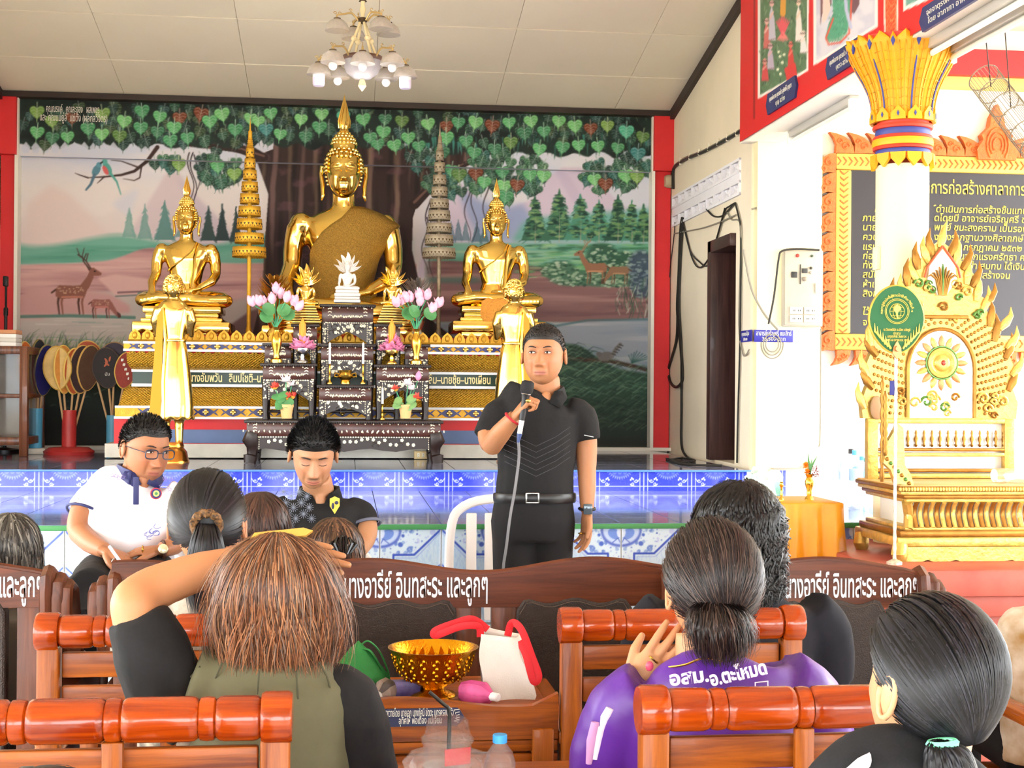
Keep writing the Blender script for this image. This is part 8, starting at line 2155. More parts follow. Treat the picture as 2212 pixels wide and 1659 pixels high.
def hair_loose(per,T,zb,cols,n=1700,vol=(1.3,1.2,1.15),wave=.004,freq=20,seed=1,w=.004,k=15,crown=(0,.25,1),face=.95,curl=0.0,flare=.0,jit=.02):
 """loose hair falling from the crown over a fuller shell, cut at height zb (head frame)"""
 r=np.random.default_rng(seed);mk=lambda D:mask_short(D,-.75,.55,-.30);cap(per,T,.012,mk,cols[0]);o=per.t.children[-1]
 c=np.array(crown)/np.linalg.norm(crown);az=r.uniform(-PI,PI,n);keep=np.abs(az)>face*r.uniform(.6,1,n);az=az[keep];n=len(az)
 E=np.stack([np.sin(az),-np.cos(az),0*az-.12],-1);E/=np.linalg.norm(E,axis=1,keepdims=True)
 s0=r.uniform(0,.55,n)**1.0;u=s0[:,None]+(1-s0[:,None])*np.linspace(0,1,k)[None]
 lay=r.uniform(.82,1.0,n);uu=np.clip(u/.62,0,1)[...,None]
 S=slerp(np.broadcast_to(c,(n,1,3)),E[:,None,:],uu);S/=np.linalg.norm(S,axis=-1,keepdims=True);N=S.copy()
 R_=(head_R(S)+.004)[...,None];S=S*R_*(1+(np.array(vol)-1)*lay[:,None,None])
 fall=np.clip((u-.62)/.38,0,1);ze=zb+r.uniform(-.02,.02,n);S[...,2]=S[...,2]*(1-fall)+ze[:,None]*fall
 S[...,:2]*=(1+(flare-.12*fall)*fall)[...,None]
 ph=r.uniform(0,6.28,(n,1));amp=wave*(.4+u);S[...,0]+=amp*np.sin(u*freq+ph)+jit*.3*r.normal(size=(n,1))*u;S[...,1]+=amp*np.cos(u*freq*.9+ph*2)+curl*np.sin(u*freq+ph);S[...,2]+=curl*np.cos(u*freq+ph)
 S=xf(S.reshape(-1,3),T).reshape(S.shape);N=xf(N.reshape(-1,3),T.to_3x3().to_4x4()).reshape(N.shape)
 C=np.array([srgb(q)for q in cols])[r.integers(0,len(cols),n)]*r.uniform(.65,1.4,(n,1))
 ribbons('hair_strands',S-np.array(per.b),np.full(n,w),C,M_hairv,o,nrm=N)['kind']='stuff'
 return o
M_blk=mat('black_jersey','#0c0b0e',.85,noise=.15,nscale=40,bump=.5,bscale=16);M_trs=mat('black_trouser','#0e0c10',.88,noise=.15,nscale=40)
M_ring=mat('ring_gold','#d9b45a',.25,1.0);M_sring=mat('ring_silver','#c9c9cc',.25,1.0)
def ring(per,c,d,r,m,n='ring',th=.0022):
 g=MB();x,y,t=frame_of(d);g.tube([Vector(c)+x*r*math.cos(a)+y*r*math.sin(a)for a in np.linspace(0,2*PI,20,endpoint=False)],th,6,closed=True);return per.part(n,g,m)
def collar(per,m,c,rx,ry,yaw=0.0,h=.032):
 """turned-down polo collar: a band round the neck and two pointed flaps over an open V of skin"""
 T=tr(*c)@rotz(yaw)
 g=MB();n=30;rows=[]
 for(e,dz)in((.0,-.006),(.002,h),(.008,h+.002),(.020,-.012)):
  rows.append([T@Vector(((rx+e)*math.sin(a),-(ry+e)*math.cos(a)-.012*max(0,math.cos(a)),dz-.026*max(0,math.cos(a))**1.5))for a in np.linspace(.55,2*PI-.55,n)])
 g.add([v for r_ in rows for v in r_],[(i*n+j,i*n+j+1,(i+1)*n+j+1,(i+1)*n+j)for i in range(3)for j in range(n-1)])
 o=per.part('collar',g,m);o.modifiers.new('t','SOLIDIFY').thickness=.004
 for s in(-1,1):
  g=MB();F_=lambda x,y,z:T@Vector((s*x,y,z));g.add([F_(.030,-ry-.016,h*.35),F_(.062,-ry+.004,h*.5),F_(.080,-ry+.004,-.018),F_(.052,-ry-.026,-.052),F_(.010,-ry-.030,-.030)],[(0,1,2,3,4)]);f=per.part('collar_flap',g,m,o);f.modifiers.new('t','SOLIDIFY').thickness=.005
 per.mb.ell(T@Vector((0,-ry-.008,-.022)),(.026,.020,.040))
Y=5.6;kx=Y/F_PX
b0=P(1150,1070,Y);A=Person('standing man in black polo speaking into a microphone',(b0.x,Y,0),'#ab7450')
q=lambda px,py,dy=0:P(px,py,Y+dy)if True else None
def shoulders(per,a,b,c):
 for e in(b,c):d=Vector((0,.02,-.03));per.limb([a+d,e+d*.6],[.035,.035])
M_nv=mat('navy_trim','#262a5e',.55)
T1=HT(1174,768,Y-.02,-.30,.02,0,1.0)
A.head(T1,'#a5655a',jaw=1.1,wide=1.04,nose=1.15,beard=.12,smile=.3);eyes(A.t,tr(*(-A.b))@T1,gaze=-.002)
A.limb([q(1180,862,.02),q(1178,840,.01),q(1176,812,.0)],[.066,.062,.060])
A.limb([q(1066,900,-.02),q(1056,940,-.06),q(1062,962,-.10)],[.050,.046,.043]);A.limb([q(1060,964,-.10),q(1082,935,-.19),q(1112,900,-.25)],[.043,.040,.028])
A.limb([q(1260,912,0),q(1266,960,.01),q(1267,1010,0)],[.050,.046,.040]);A.limb([q(1267,1000,0),q(1268,1050,-.02),q(1268,1108,-.04)],[.040,.036,.026])
A.hand(q(1112,900,-.25),q(1142,862,-.27)-q(1112,900,-.25),(1,-.2,.5),-1,curl=(1.25,1.3,1.3,1.3),thumb=.5,tcurl=.8)
A.hand(q(1268,1104,-.04),(-.02,-.05,-1),(-.9,-.3,0),1,curl=(.25,.28,.32,.36),thumb=.45,k=1.02)
shoulders(A,q(1178,880,.02),q(1070,900,-.02),q(1258,905,0));collar(A,M_blk,q(1178,853,0),.064,.064,-.1)
A.body()
cap(A,T1,.010,lambda D:mask_short(D,-.42,.62,.08),'#1a1412',n=3000,L=.007)
tz_=[([q(1178,854),q(1174,862),q(1166,878),q(1160,922),q(1159,970),q(1157,1020),q(1155,1070)],[(.066,.064),(.145,.092),(.170,.108),(.168,.12),(.160,.125),(.152,.122),(.158,.118)]),([q(1105,886),q(1076,896,-.01),q(1054,945,-.05)],[.060,.062,.060],(0,0,1)),([q(1226,888),q(1256,900),q(1266,950)],[.060,.062,.060],(0,0,1))]
sh=A.cloth('polo_shirt',tz_,M_blk,fold=.006,seed=3)
for i in range(6):
 g=MB();y_=952+i*13;g.tube([q(1085+i,y_-20,-.118),q(1120,y_-6,-.13),q(1158,y_+12,-.137),q(1200,y_-8,-.13),q(1232,y_-30,-.11)],.0008,4);A.part('chevron_line',g,mat('grey_line','#4a4a50',.6),sh)
for(a,b_)in(((1042,938),(1064,934)),((1262,940),(1282,944))):g=MB();g.tube([q(*a,-.08),q(*b_,-.08)],.0016,5);A.part('sleeve_piping',g,mat('pale_piping','#c8ccd0',.5),sh)
pants=[([q(1155,1066),q(1153,1090),q(1152,1125),q(1152,1165)],[(.155,.115),(.160,.12),(.170,.13),(.165,.12)])]+[([q(a,1130),q(b_,1220),q(c,1330,-.02),q(d,1560)],[.10,.085,.068,.055])for a,b_,c,d in((1116,1110,1106,1102),(1188,1190,1192,1196))]
A.cloth('trousers',pants,M_trs,fold=.004,seed=5)
g=MB();c_=q(1155,1075);g.tube([c_+Vector((.163*math.sin(a),-.124*math.cos(a),.004*math.cos(a)))for a in np.linspace(0,2*PI,40,endpoint=False)],[(.004,.019)]*40,8,closed=True);bt_=A.part('belt',g,mat('black_leather','#141214',.35))
g=MB();c_=q(1150,1076,-.131)
for s in((0,.018,.05,.006),(0,-.018,.05,.006),(.024,0,.006,.04),(-.024,0,.006,.04)):g.rbox(c_+Vector((s[0],0,s[1])),(s[2],.006,s[3]),.002)
A.part('buckle',g,mat('steel','#c9c9c6',.25,1.0),bt_)
for px in(1102,1192):g=MB();g.tube([P(px,1600,Y),P(px,1610,Y-.1),P(px,1614,Y-.18)],[(.04,.035),(.045,.035),(.03,.022)],10);[v.__setitem__(2,max(.012,v[2]-min(0,0)))for v in g.V];dz=min(v[2]for v in g.V);g.V=[Vector((v[0],v[1],v[2]-dz))for v in g.V];A.part('shoe',g,mat('dark_shoe','#1d1a19',.5))
ring(A,q(1108,905,-.245),q(1142,862,-.27)-q(1112,900,-.25),.034,mat('red_cord','#c02430',.7),'cord_bracelet',.0045)
g=MB();g.ell(q(1141,866,-.335),(.010,.006,.008),10,8);A.part('ring',g,M_ring);ring(A,q(1255,1152,-.06),(0,0,1),.010,M_ring)
wr=ring(A,q(1268,1099,-.04),(0,-.05,1),.031,mat('watch_strap','#1c1d22',.5),'watch',.006);g=MB();g.rbox(q(1270,1100,-.078),(.036,.010,.042),.008);A.part('watch_case',g,mat('watch_glass','#54606a',.1,.3),wr)
# microphone and its cable
ma,mt_=q(1127,908,-.285),q(1141,822,-.29);d=(mt_-ma);mic=thing('microphone','black handheld microphone held up by the standing speaker','microphone',ma);x,y_,t_=frame_of(d);Lm=d.length
TM=Matrix(((x.x,y_.x,t_.x,0),(x.y,y_.y,t_.y,0),(x.z,y_.z,t_.z,0),(0,0,0,1)))
g=MB();g.lathe([(.011,0),(.012,Lm*.1),(.013,Lm*.5),(.017,Lm*.66),(.018,Lm*.68),(0,Lm*.68)],16,T=TM);g.build('handle',mat('mic_black','#16161a',.4),mic)
g=MB();g.lathe([(.019,Lm*.67),(.024,Lm*.72),(.026,Lm*.85),(.024,Lm*.96),(.014,Lm*1.0),(0,Lm*1.0)],18,T=TM);g.build('grille',mat('mic_grille','#202024',.6,.3,bump=.5,bscale=600),mic)
g=MB();g.lathe([(.0185,Lm*.645),(.0195,Lm*.66),(.0185,Lm*.675)],18,T=TM);g.build('collar_ring',M_silver,mic)
g=MB();g.lathe([(.010,-.05),(.0105,-.02),(.0115,0)],12,T=TM);g.build('plug',M_silver,mic);g=MB();g.lathe([(.005,-.085),(.0105,-.05)],12,T=TM);g.build('boot',mat('blue_boot','#3a4a78',.5),mic)
g=MB();cp=[ma-t_*.08,q(1121,990,-.26),q(1112,1060,-.24),q(1103,1110,-.23),q(1094,1180,-.22),q(1086,1260,-.2),Vector((q(1080,1300).x,Y-.2,.3)),Vector((q(1075,1300).x,Y-.1,.008)),Vector((0,Y+.2,.008))]
g.tube(catmull(cp,5),.0055,7);o=g.build('microphone_cable',mat('grey_cord','#77767a',.5));tag(o,'grey microphone cable hanging down before the speaker','cable')
# ---- 2 seated man in the white polo
Y=5.35;b0=P(285,1200,Y);B=Person('seated man in white polo with navy collar and glasses, holding a pen',(b0.x,Y,0),'#a56d4c')
T2=HT(316,972,Y-.03,.62,.20,.05,1.0)
B.head(T2,'#a25c50',jaw=1.12,wide=1.05,nose=1.15,beard=.15,smile=.4);eyes(B.t,tr(*(-B.b))@T2,gaze=.002)
B.limb([q(292,1040,.03),q(300,1018,.01),q(308,998,0)],[.068,.064,.062])
B.limb([q(186,1090,-.05),q(172,1125,-.08),q(170,1150,-.10)],[.050,.045,.042]);B.limb([q(170,1148,-.10),q(195,1172,-.2),q(228,1190,-.28)],[.042,.038,.027])
B.limb([q(385,1100,0),q(395,1140,-.04),q(394,1160,-.08)],[.048,.044,.040]);B.limb([q(394,1160,-.08),q(375,1178,-.18),q(348,1188,-.24)],[.040,.036,.027])
B.hand(q(228,1190,-.28),(.8,-.4,-.25),(.3,-.1,-1),1,curl=(.5,.55,.6,.65),thumb=.7)
B.hand(q(346,1188,-.24),(-1,-.2,-.05),(.1,.1,-1),-1,curl=(.35,.35,.4,.4),thumb=.6);shoulders(B,q(290,1062,.02),q(190,1090,-.04),q(384,1096,0));collar(B,M_nv,q(299,1024,0),.066,.066,.35);B.body()
cap(B,T2,.010,lambda D:mask_short(D,-.40,.63,.20),'#14100f',n=3000,L=.016)
def wcol(V):
 C=np.tile(np.array(srgb('#ece6f0')),(len(V),1));return C
M_wp=mat('white_jersey','#e8e2ec',.5,noise=.04,nscale=9,bump=.55,bscale=13)
sh=B.cloth('polo_shirt',[([q(297,1026),q(292,1036),q(286,1056),q(281,1100),q(277,1145,-.02),q(276,1180,-.03),q(276,1215,0)],[(.062,.06),(.125,.085),(.165,.115),(.165,.135),(.168,.16),(.172,.165),(.165,.14)]),([q(225,1066),q(202,1080,-.02),q(182,1108,-.05)],[.062,.064,.064],(0,0,1)),([q(352,1066),q(376,1084),q(388,1112,-.02)],[.062,.062,.060],(0,0,1))],M_wp,fold=.008,seed=7)
g=MB();g.rbox(q(294,1060,-.135),(.02,.004,.10),.002,T=None);B.part('placket',g,M_nv,sh);ring(B,q(183,1108,-.05),q(182,1106,-.05)-q(195,1075,-.02),.067,M_nv,'sleeve_hem',.005)
g=MB();c_=q(337,1066,-.125)
for j,(r_,cc)in enumerate(((.021,'#b02a40'),(.018,'#2a2f6a'),(.012,'#d8cf7a'),(.006,'#4a8a5a'))):g=MB();g.lathe([(r_,0),(r_*.95,.003+.001*j),(0,.003+.001*j)],16,T=tr(*c_)@rotz(.3)@rotx(PI/2));B.part('emblem',g,mat('emb_'+cc.strip('#'),cc,.6),sh)
rr=random.Random(4)
for k_ in range(16):
 px,py=(rr.uniform(235,275),rr.uniform(1022,1060))if k_<9 else(rr.uniform(335,378),rr.uniform(1030,1062));c_=q(px,py,-.115+abs(px-300)*.0005);g=MB();st=[(.009*(1 if j%2==0 else .45)*math.sin(j*PI/5),.009*(1 if j%2==0 else .45)*math.cos(j*PI/5))for j in range(10)];g.tube([c_+Vector((a,0,b_))for a,b_ in st],.0008,4,closed=True);B.part('printed_star',g,mat('lilac_print','#8a78b8',.6),sh)
g=MB()
for k_ in range(9):a0=rr.uniform(0,6);c_=q(rr.uniform(318,340),rr.uniform(1130,1170),-.185);g.tube([c_+Vector((.012*math.cos(a0+t_),0,.012*math.sin(a0+t_)*(1-t_/6)))for t_ in np.linspace(0,4,9)],.001,4)
B.part('dragon_print',g,mat('blue_print','#5a68b8',.6),sh)
B.cloth('trousers',[([q(276,1200,.03),q(276,1240,.0)],[(.17,.15),(.17,.15)])]+[([q(a,1238,0),q(b_,1258,-.24),q(c,1276,-.44)],[.105,.092,.074])for a,b_,c in((236,212,192),(318,330,345))]+[([q(c,1276,-.44),q(c-4,1330,-.42),Vector((q(c,1400).x,Y-.42,.08))],[.080,.07,.05])for c in(182,345)],M_trs,fold=.005,seed=9)
for c in(182,345):x=q(c,1400).x;g=MB();g.tube([(x,Y-.38,.04),(x,Y-.48,.042),(x,Y-.62,.028)],[(.04,.04),(.044,.04),(.03,.024)],10);B.part('shoe',g,MATS['dark_shoe'])
def glasses(per,T,m,arms=True):
 g=MB()
 for s in(-1,1):g.tube([(s*.034+.0235*np.sign(math.cos(a))*abs(math.cos(a))**.6,-.108+.006*abs(math.cos(a)*s+.6)*.5,.008+.0165*np.sign(math.sin(a))*abs(math.sin(a))**.6)for a in np.linspace(0,2*PI,22,endpoint=False)],.0023,6,closed=True,T=T);g.tube([(s*.057,-.100,.014),(s*.078,-.05,.014),(s*.084,.012,.012),(s*.083,.03,-.006)],.0014,6,T=T)
 g.tube([(-.011,-.109,.012),(0,-.111,.015),(.011,-.109,.012)],.0014,6,T=T);per.part('glasses',g,m)
glasses(B,T2,mat('glasses_frame','#2c3448',.3))
ring(B,q(308,1186,-.30),(1,0,0),.011,M_ring);ring(B,q(246,1212,-.36),(.8,-.4,-.3),.010,M_sring)
w_=ring(B,q(352,1188,-.235),(1,.4,0),.031,mat('brown_strap','#4a2a20',.5),'watch',.006);g=MB();g.lathe([(.017,0),(.017,.008),(.014,.01),(0,.01)],18,T=tr(*q(353,1186,-.272))@rotx(1.3));B.part('watch_case',g,mat('watch_dial','#d8cfae',.2,.4),w_)
pa,pb2=q(236,1180,-.36),q(266,1222,-.40);g=MB();g.tube([pa,pa.lerp(pb2,.8),pb2],[.0055,.0055,.0015],8);o=g.build('pen',mat('pale_pen','#cfe0ea',.3));tag(o,'pale blue pen held by the man in the white polo','pen')
# ---- 3 seated man in the patterned black polo, looking down
b0=P(688,1200,Y);C3=Person('seated young man in black patterned polo looking down',(b0.x,Y,0),'#b07e5c')
T3=HT(677,984,Y-.10,.06,.42,.02,1.0)
C3.head(T3,'#b0685a',jaw=.98,nose=1.0,mustache=.75,smile=.4);eyes(C3.t,tr(*(-C3.b))@T3,closed=True)
C3.limb([q(690,1082,.03),q(688,1058,-.02),q(682,1030,-.06)],[.062,.058,.057])
C3.limb([q(596,1110,0),q(592,1150,-.05),q(604,1185,-.10)],[.046,.042,.038]);C3.limb([q(604,1185,-.10),q(640,1205,-.2),q(672,1214,-.26)],[.038,.034,.026])
C3.limb([q(784,1115,0),q(792,1145,-.04),q(786,1172,-.09)],[.046,.043,.038]);C3.limb([q(786,1170,-.09),q(768,1192,-.2),q(738,1208,-.27)],[.038,.034,.025])
C3.hand(q(738,1208,-.27),(-.9,-.4,-.1),(0,.2,-1),-1,curl=(.4,.45,.5,.5),thumb=.6);C3.hand(q(672,1214,-.26),(.9,-.4,-.1),(0,.2,-1),1,curl=(.4,.4,.5,.5),thumb=.6);shoulders(C3,q(690,1100,.02),q(598,1112,0),q(782,1116,0));collar(C3,M_blk,q(690,1072,0),.064,.064,.05);C3.body()
cap(C3,T3,.013,lambda D:mask_short(D,-.42,.55,.12),'#141213',n=4500,L=.022,dk=.5)
sh=C3.cloth('polo_shirt',[([q(690,1076,0),q(690,1082),q(690,1094),q(690,1130),q(690,1175,-.02),q(690,1230)],[(.064,.06),(.13,.085),(.168,.11),(.165,.125),(.15,.13),(.155,.13)]),([q(626,1100),q(602,1112),q(592,1134,-.02)],[.058,.060,.058],(0,0,1)),([q(752,1104),q(778,1114),q(788,1136,-.02)],[.058,.060,.056],(0,0,1))],M_blk,fold=.006,seed=11)
M_gt=mat('grey_trim','#5f6274',.6)
for a,b_ in(((592,1132),(598,1105)),((788,1134),(782,1108))):ring(C3,q(*a,-.02),q(*a,-.02)-q(*b_),.060,M_gt,'sleeve_hem',.006)
g=MB()
for k_ in range(13):
 c_=q(612+(k_%4)*17+(k_//4)*5,1062+(k_//4)*24+(k_%2)*10,-.12)
 for j in range(6):a=j*PI/6;g.tube([c_-Vector((.017*math.cos(a),.003,.017*math.sin(a))),c_+Vector((.017*math.cos(a),-.003,.017*math.sin(a)))],.0008,4)
C3.part('star_lattice_print',g,mat('steel_print','#7c8494',.6),sh)['kind']='stuff'
g=MB();g.prism([(-.018,.022),(0,.03),(.018,.022),(.018,-.005),(0,-.034),(-.018,-.005)],-.002,.002,T=tr(*q(723,1090,-.118))@rotz(.2));o=C3.part('badge',g,mat('badge_yellow','#d8c04a',.5),sh,False);g=MB();g.ell(q(727,1086,-.122),(.007,.002,.007),8,6);g.ell(q(719,1093,-.122),(.005,.002,.012),8,6);C3.part('badge_motif',g,mat('badge_dark','#26284a',.5),sh)
C3.legs(b0.x,Y-.02,.16,M_trs,.50,-1)
# ---- white plastic chairs under and behind them
def plastic_chair(label,x,y,zt_,yaw):
 t=thing('plastic_chair',label,'chair',(x,y,0),yaw,'white plastic chairs before the stage');M_pl=mat('white_plastic','#efe6e2',.35)
 g=MB();g.tube(catmull([(-.21,.24,0),(-.215,.23,.45),(-.21,.24,zt_-.14),(-.15,.25,zt_-.03),(0,.255,zt_),(.15,.25,zt_-.03),(.21,.24,zt_-.14),(.215,.23,.45),(.21,.24,0)],5),[(.020,.016)]*41,8);g.build('back_frame',M_pl,t)
 for k_ in range(4):g=MB();g.rbox((-.12+.08*k_,.245,.45+(zt_-.5)/2),(.045,.012,zt_-.52),.005);g.build('back_slat',M_pl,t)
 g=MB();g.rbox((0,.02,.43),(.42,.44,.025),.01);g.build('seat',M_pl,t)
 for s in(-1,1):g=MB();g.tube([(s*.19,-.19,.43),(s*.215,-.22,0)],[.022,.018],8);g.build('leg',M_pl,t);g=MB();g.tube(catmull([(s*.215,.23,.66),(s*.24,.0,.66),(s*.235,-.18,.64),(s*.2,-.2,.44)],4),[(.022,.012)]*13,8);g.build('armrest',M_pl,t)
plastic_chair('empty white plastic chair behind the standing speaker',P(1088,1100,6.0).x,5.82,.98,.05)
plastic_chair('white plastic chair under the man in the white polo',B.b.x,5.36,.84,0);plastic_chair('white plastic chair under the man in the patterned polo',C3.b.x,5.38,.84,0)
# ---- 4 woman in the olive vest, arm over her head (nearest left)
Y=2.70;b0=P(595,1500,Y);D4=Person('woman in olive vest with brown bobbed hair and one arm over her head',(b0.x,Y,0),'#ba8058')
T4=HT(598,1310,Y+.02,PI,.08,.0,1.0);D4.head(T4,hi=False)
D4.limb([q(598,1470),q(598,1430,.01),q(598,1390,.02)],[.06,.056,.054])
D4.limb([q(330,1450,.0),q(300,1360,.01),q(288,1308,.02)],[.050,.045,.044]);D4.mb.ell(q(290,1308,.02),.046);D4.limb([q(286,1304,.02),q(330,1272,.06),q(440,1232,.10),q(560,1204,.13)],[.046,.044,.038,.026])
D4.hand(q(560,1204,.13),(1,.04,.02),(.1,-.8,-.6),-1,curl=(.08,.1,.12,.15),thumb=.3,k=1.05);D4.limb([q(785,1620,.0),q(806,1680,.04),q(830,1750,.08)],[.045,.042,.04]);shoulders(D4,q(598,1490),q(370,1490,0),q(750,1540,0));D4.limb([q(370,1490,0),q(330,1450,0)],[.05,.05]);D4.limb([q(750,1540,0),q(785,1620,0)],[.045,.045]);D4.body()
hair_loose(D4,T4,-.108,['#54321f','#7a4a2e','#8d5c3c','#432819','#9a6c4c','#6a564a'],n=6500,vol=(1.36,1.28,1.20),wave=.006,freq=9,seed=4,w=.0017,jit=.09,flare=-.22)
D4.cloth('sleeve',[([q(420,1540,0),q(365,1500,0),q(325,1400,.01),q(297,1330,.015)],[.070,.074,.070,.058],(0,0,1))],M_blk,.009,fold=.010,seed=13)
D4.cloth('sleeve',[([q(690,1500,0),q(745,1520,0),q(782,1620,.02),q(806,1720,.04)],[.060,.068,.062,.056],(0,0,1))],M_blk,.009,fold=.010,seed=14)
M_ol=mat('olive_canvas','#5d5a42',.8,noise=.1,nscale=10,bump=.5,bscale=15)
vs_=D4.cloth('vest',[([q(596,1415,.01),q(596,1432),q(592,1462),q(590,1525),q(588,1600),q(588,1700),q(588,1950)],[(.062,.055),(.11,.075),(.158,.095),(.166,.11),(.152,.115),(.15,.12),(.17,.13)]),([q(470,1500),q(410,1480)],[.078,.072],(0,0,1))],M_ol,.009,fold=.005,seed=15)
for a in([(690,1430),(712,1480),(716,1560),(706,1660)],[(480,1432),(460,1480),(440,1530)],[(560,1450),(556,1500)],[(640,1450),(644,1510)],[(380,1500),(405,1470),(432,1440)]):g=MB();g.tube(catmull([q(x,y_,-.118+abs(x-590)*.00042)for x,y_ in a],4),.002,5);D4.part('seam',g,mat('olive_dark','#45432f',.8),vs_)
g=MB();g.prism([(-.058,-.004),(.045,.004),(.058,.014),(.04,.02),(-.05,.010)],-.004,.004,T=tr(*q(608,1163,-.02))@rotx(-.5));D4.part('hair_clip',g,mat('amber_clip','#d8a24a',.3,trans=.2))
D4.legs(b0.x,Y,.17,M_trs)
# ---- 5 woman in the purple shirt, hand at her neck
Y=2.68;b0=P(1540,1500,Y);E5=Person('woman in purple shirt with a bushy low ponytail touching her neck',(b0.x,Y,0),'#c79068')
T5=HT(1535,1268,Y+.03,PI+.08,-.12,.05,1.02);E5.head(T5,hi=False)
E5.limb([q(1540,1490,.01),q(1520,1430,.02),q(1520,1370,.03)],[.066,.056,.056])
E5.limb([q(1330,1640,.05),q(1345,1560,.10),q(1372,1490,.09)],[.04,.036,.026]);E5.hand(q(1366,1500,.05),(.62,-.05,.75),(.2,.9,0),-1,curl=(.15,.18,.2,.25),thumb=.5,k=1.0);shoulders(E5,q(1540,1510),q(1350,1560,.02),q(1740,1520,.01));E5.limb([q(1350,1560,.02),q(1320,1650,.05),q(1330,1640,.05)],[.05,.046,.042]);E5.body()
tl_=[q(1548,1300,-.07),q(1552,1330,-.10),q(1556,1370,-.11),q(1560,1410,-.10),q(1560,1438,-.09)]
hair_pony(E5,T5,(.10,.93,-.35),tl_,['#201818','#2a1e1c','#3a2a24','#181416','#4a3a34'],n=3600,off=.022,tn=1600,w=.0016,seed=6,frizz=.0022,tw=[.03,.055,.068,.066,.050])
M_pu=mat('purple_satin','#5a2890',.40,noise=.08,nscale=8,bump=.5,bscale=12)
sh=E5.cloth('purple_shirt',[([q(1528,1440,.02),q(1532,1468),q(1540,1500),q(1542,1560),q(1542,1640),q(1545,1760),q(1545,1950)],[(.066,.058),(.135,.085),(.188,.10),(.195,.115),(.178,.12),(.17,.125),(.18,.13)]),([q(1400,1500),q(1345,1545,.02),q(1305,1650,.05),q(1290,1760,.08)],[.072,.075,.07,.06],(0,0,1)),([q(1690,1480),q(1745,1520,.01),q(1775,1620,.02),q(1790,1740,.05)],[.072,.074,.07,.062],(0,0,1))],M_pu,.009,fold=.006,seed=17)
M_pt=mat('pale_print','#f0e4f4',.6);kq=Y/F_PX
for s_,px,py,w_,an in(('อสม.',1490,1476,84,-.10),('อ.ตะโหมด',1598,1468,124,-.2)):p_=q(px,py,-.122);text('lettering',s_,.034,M_pt,sh,T=tr(*(p_-E5.b))@roty(an)@rotx(-.25),depth=.0008,width=w_*kq,bold=.0012)
g=MB();c_=q(1645,1486,-.12);g.tube([c_+Vector((a,0,b_))for a,b_ in((-.012,-.012),(.012,-.008),(.012,.012),(-.012,.010))],.0015,4,closed=True);E5.part('printed_square',g,M_pt,sh)
for i,a in enumerate(([(1300,1570),(1292,1600),(1286,1640)],[(1286,1560),(1278,1600),(1272,1650)],[(1318,1530),(1308,1550),(1302,1572)])):g=MB();g.tube([q(x,y_,-.045+(y_-1530)*.00024)for x,y_ in a],[(.008,.003),(.010,.003),(.006,.003)],8,up=(0,1,0));E5.part('sleeve_print',g,mat('pink_print','#d8a0d0',.6)if i==1 else M_pt,sh)
g=MB();g.tube(catmull([q(1440,1442,-.03),q(1480,1436,-.075),q(1520,1422,-.095),q(1560,1428,-.09)],5),.0022,6);E5.part('necklace',g,M_ring);ring(E5,q(1412,1425,.03),(.62,-.05,.75),.010,M_ring)
g=MB();g.ell(q(1403,1439,-.005),(.008,.004,.010),8,6);E5.part('painted_nail',g,mat('pink_nail','#d8506a',.25));E5.legs(b0.x,Y,.17,M_trs)
# ---- 6 woman with the patterned scrunchie (second row left)
Y=3.52;b0=P(450,1300,Y);F6=Person('woman with a black ponytail in a patterned scrunchie, second row',(b0.x,Y,0),'#b87e5c')
T6=HT(450,1132,Y+.02,PI-.1,-.05,0,1.04);F6.head(T6,hi=False);F6.limb([q(450,1290),q(450,1240,.01),q(450,1190,.02)],[.062,.055,.054]);F6.body()
hair_pony(F6,T6,(.03,.99,-.12),[q(446,1132,-.115),q(446,1165,-.14),q(445,1210,-.14),q(444,1270,-.125),q(446,1330,-.12)],['#0f0e12','#17151a','#0b0a0e','#201d24'],n=2200,off=.018,tn=600,w=.0032,seed=8,tw=[.022,.035,.045,.05,.04])
g=MB();g.tube([q(446,1134,-.115)+Vector((.030*math.cos(a),-.004*math.sin(a*9),.028*math.sin(a)+.003*math.sin(a*11)))for a in np.linspace(0,2*PI,40,endpoint=False)],.010,8,closed=True);F6.part('scrunchie',g,mat('leopard_scrunchie','#8a6238',.7,noise=.8,nscale=130,col2='#1e1410'))
F6.cloth('printed_shirt',[([q(450,1255,.01),q(450,1268),q(448,1290),q(448,1350),q(448,1480),q(448,1640)],[(.06,.055),(.12,.08),(.175,.10),(.18,.11),(.165,.115),(.17,.12)]),([q(330,1300),q(300,1350,.02),q(290,1450,.06)],[.066,.066,.06],(0,0,1)),([q(565,1300),q(590,1350,.02),q(600,1450,.06)],[.066,.066,.06],(0,0,1))],mat('black_white_print','#18161a',.7,noise=1,nscale=22,col2='#e8dcc8'),.012,fold=.004)
F6.legs(b0.x,Y,.16,M_trs)
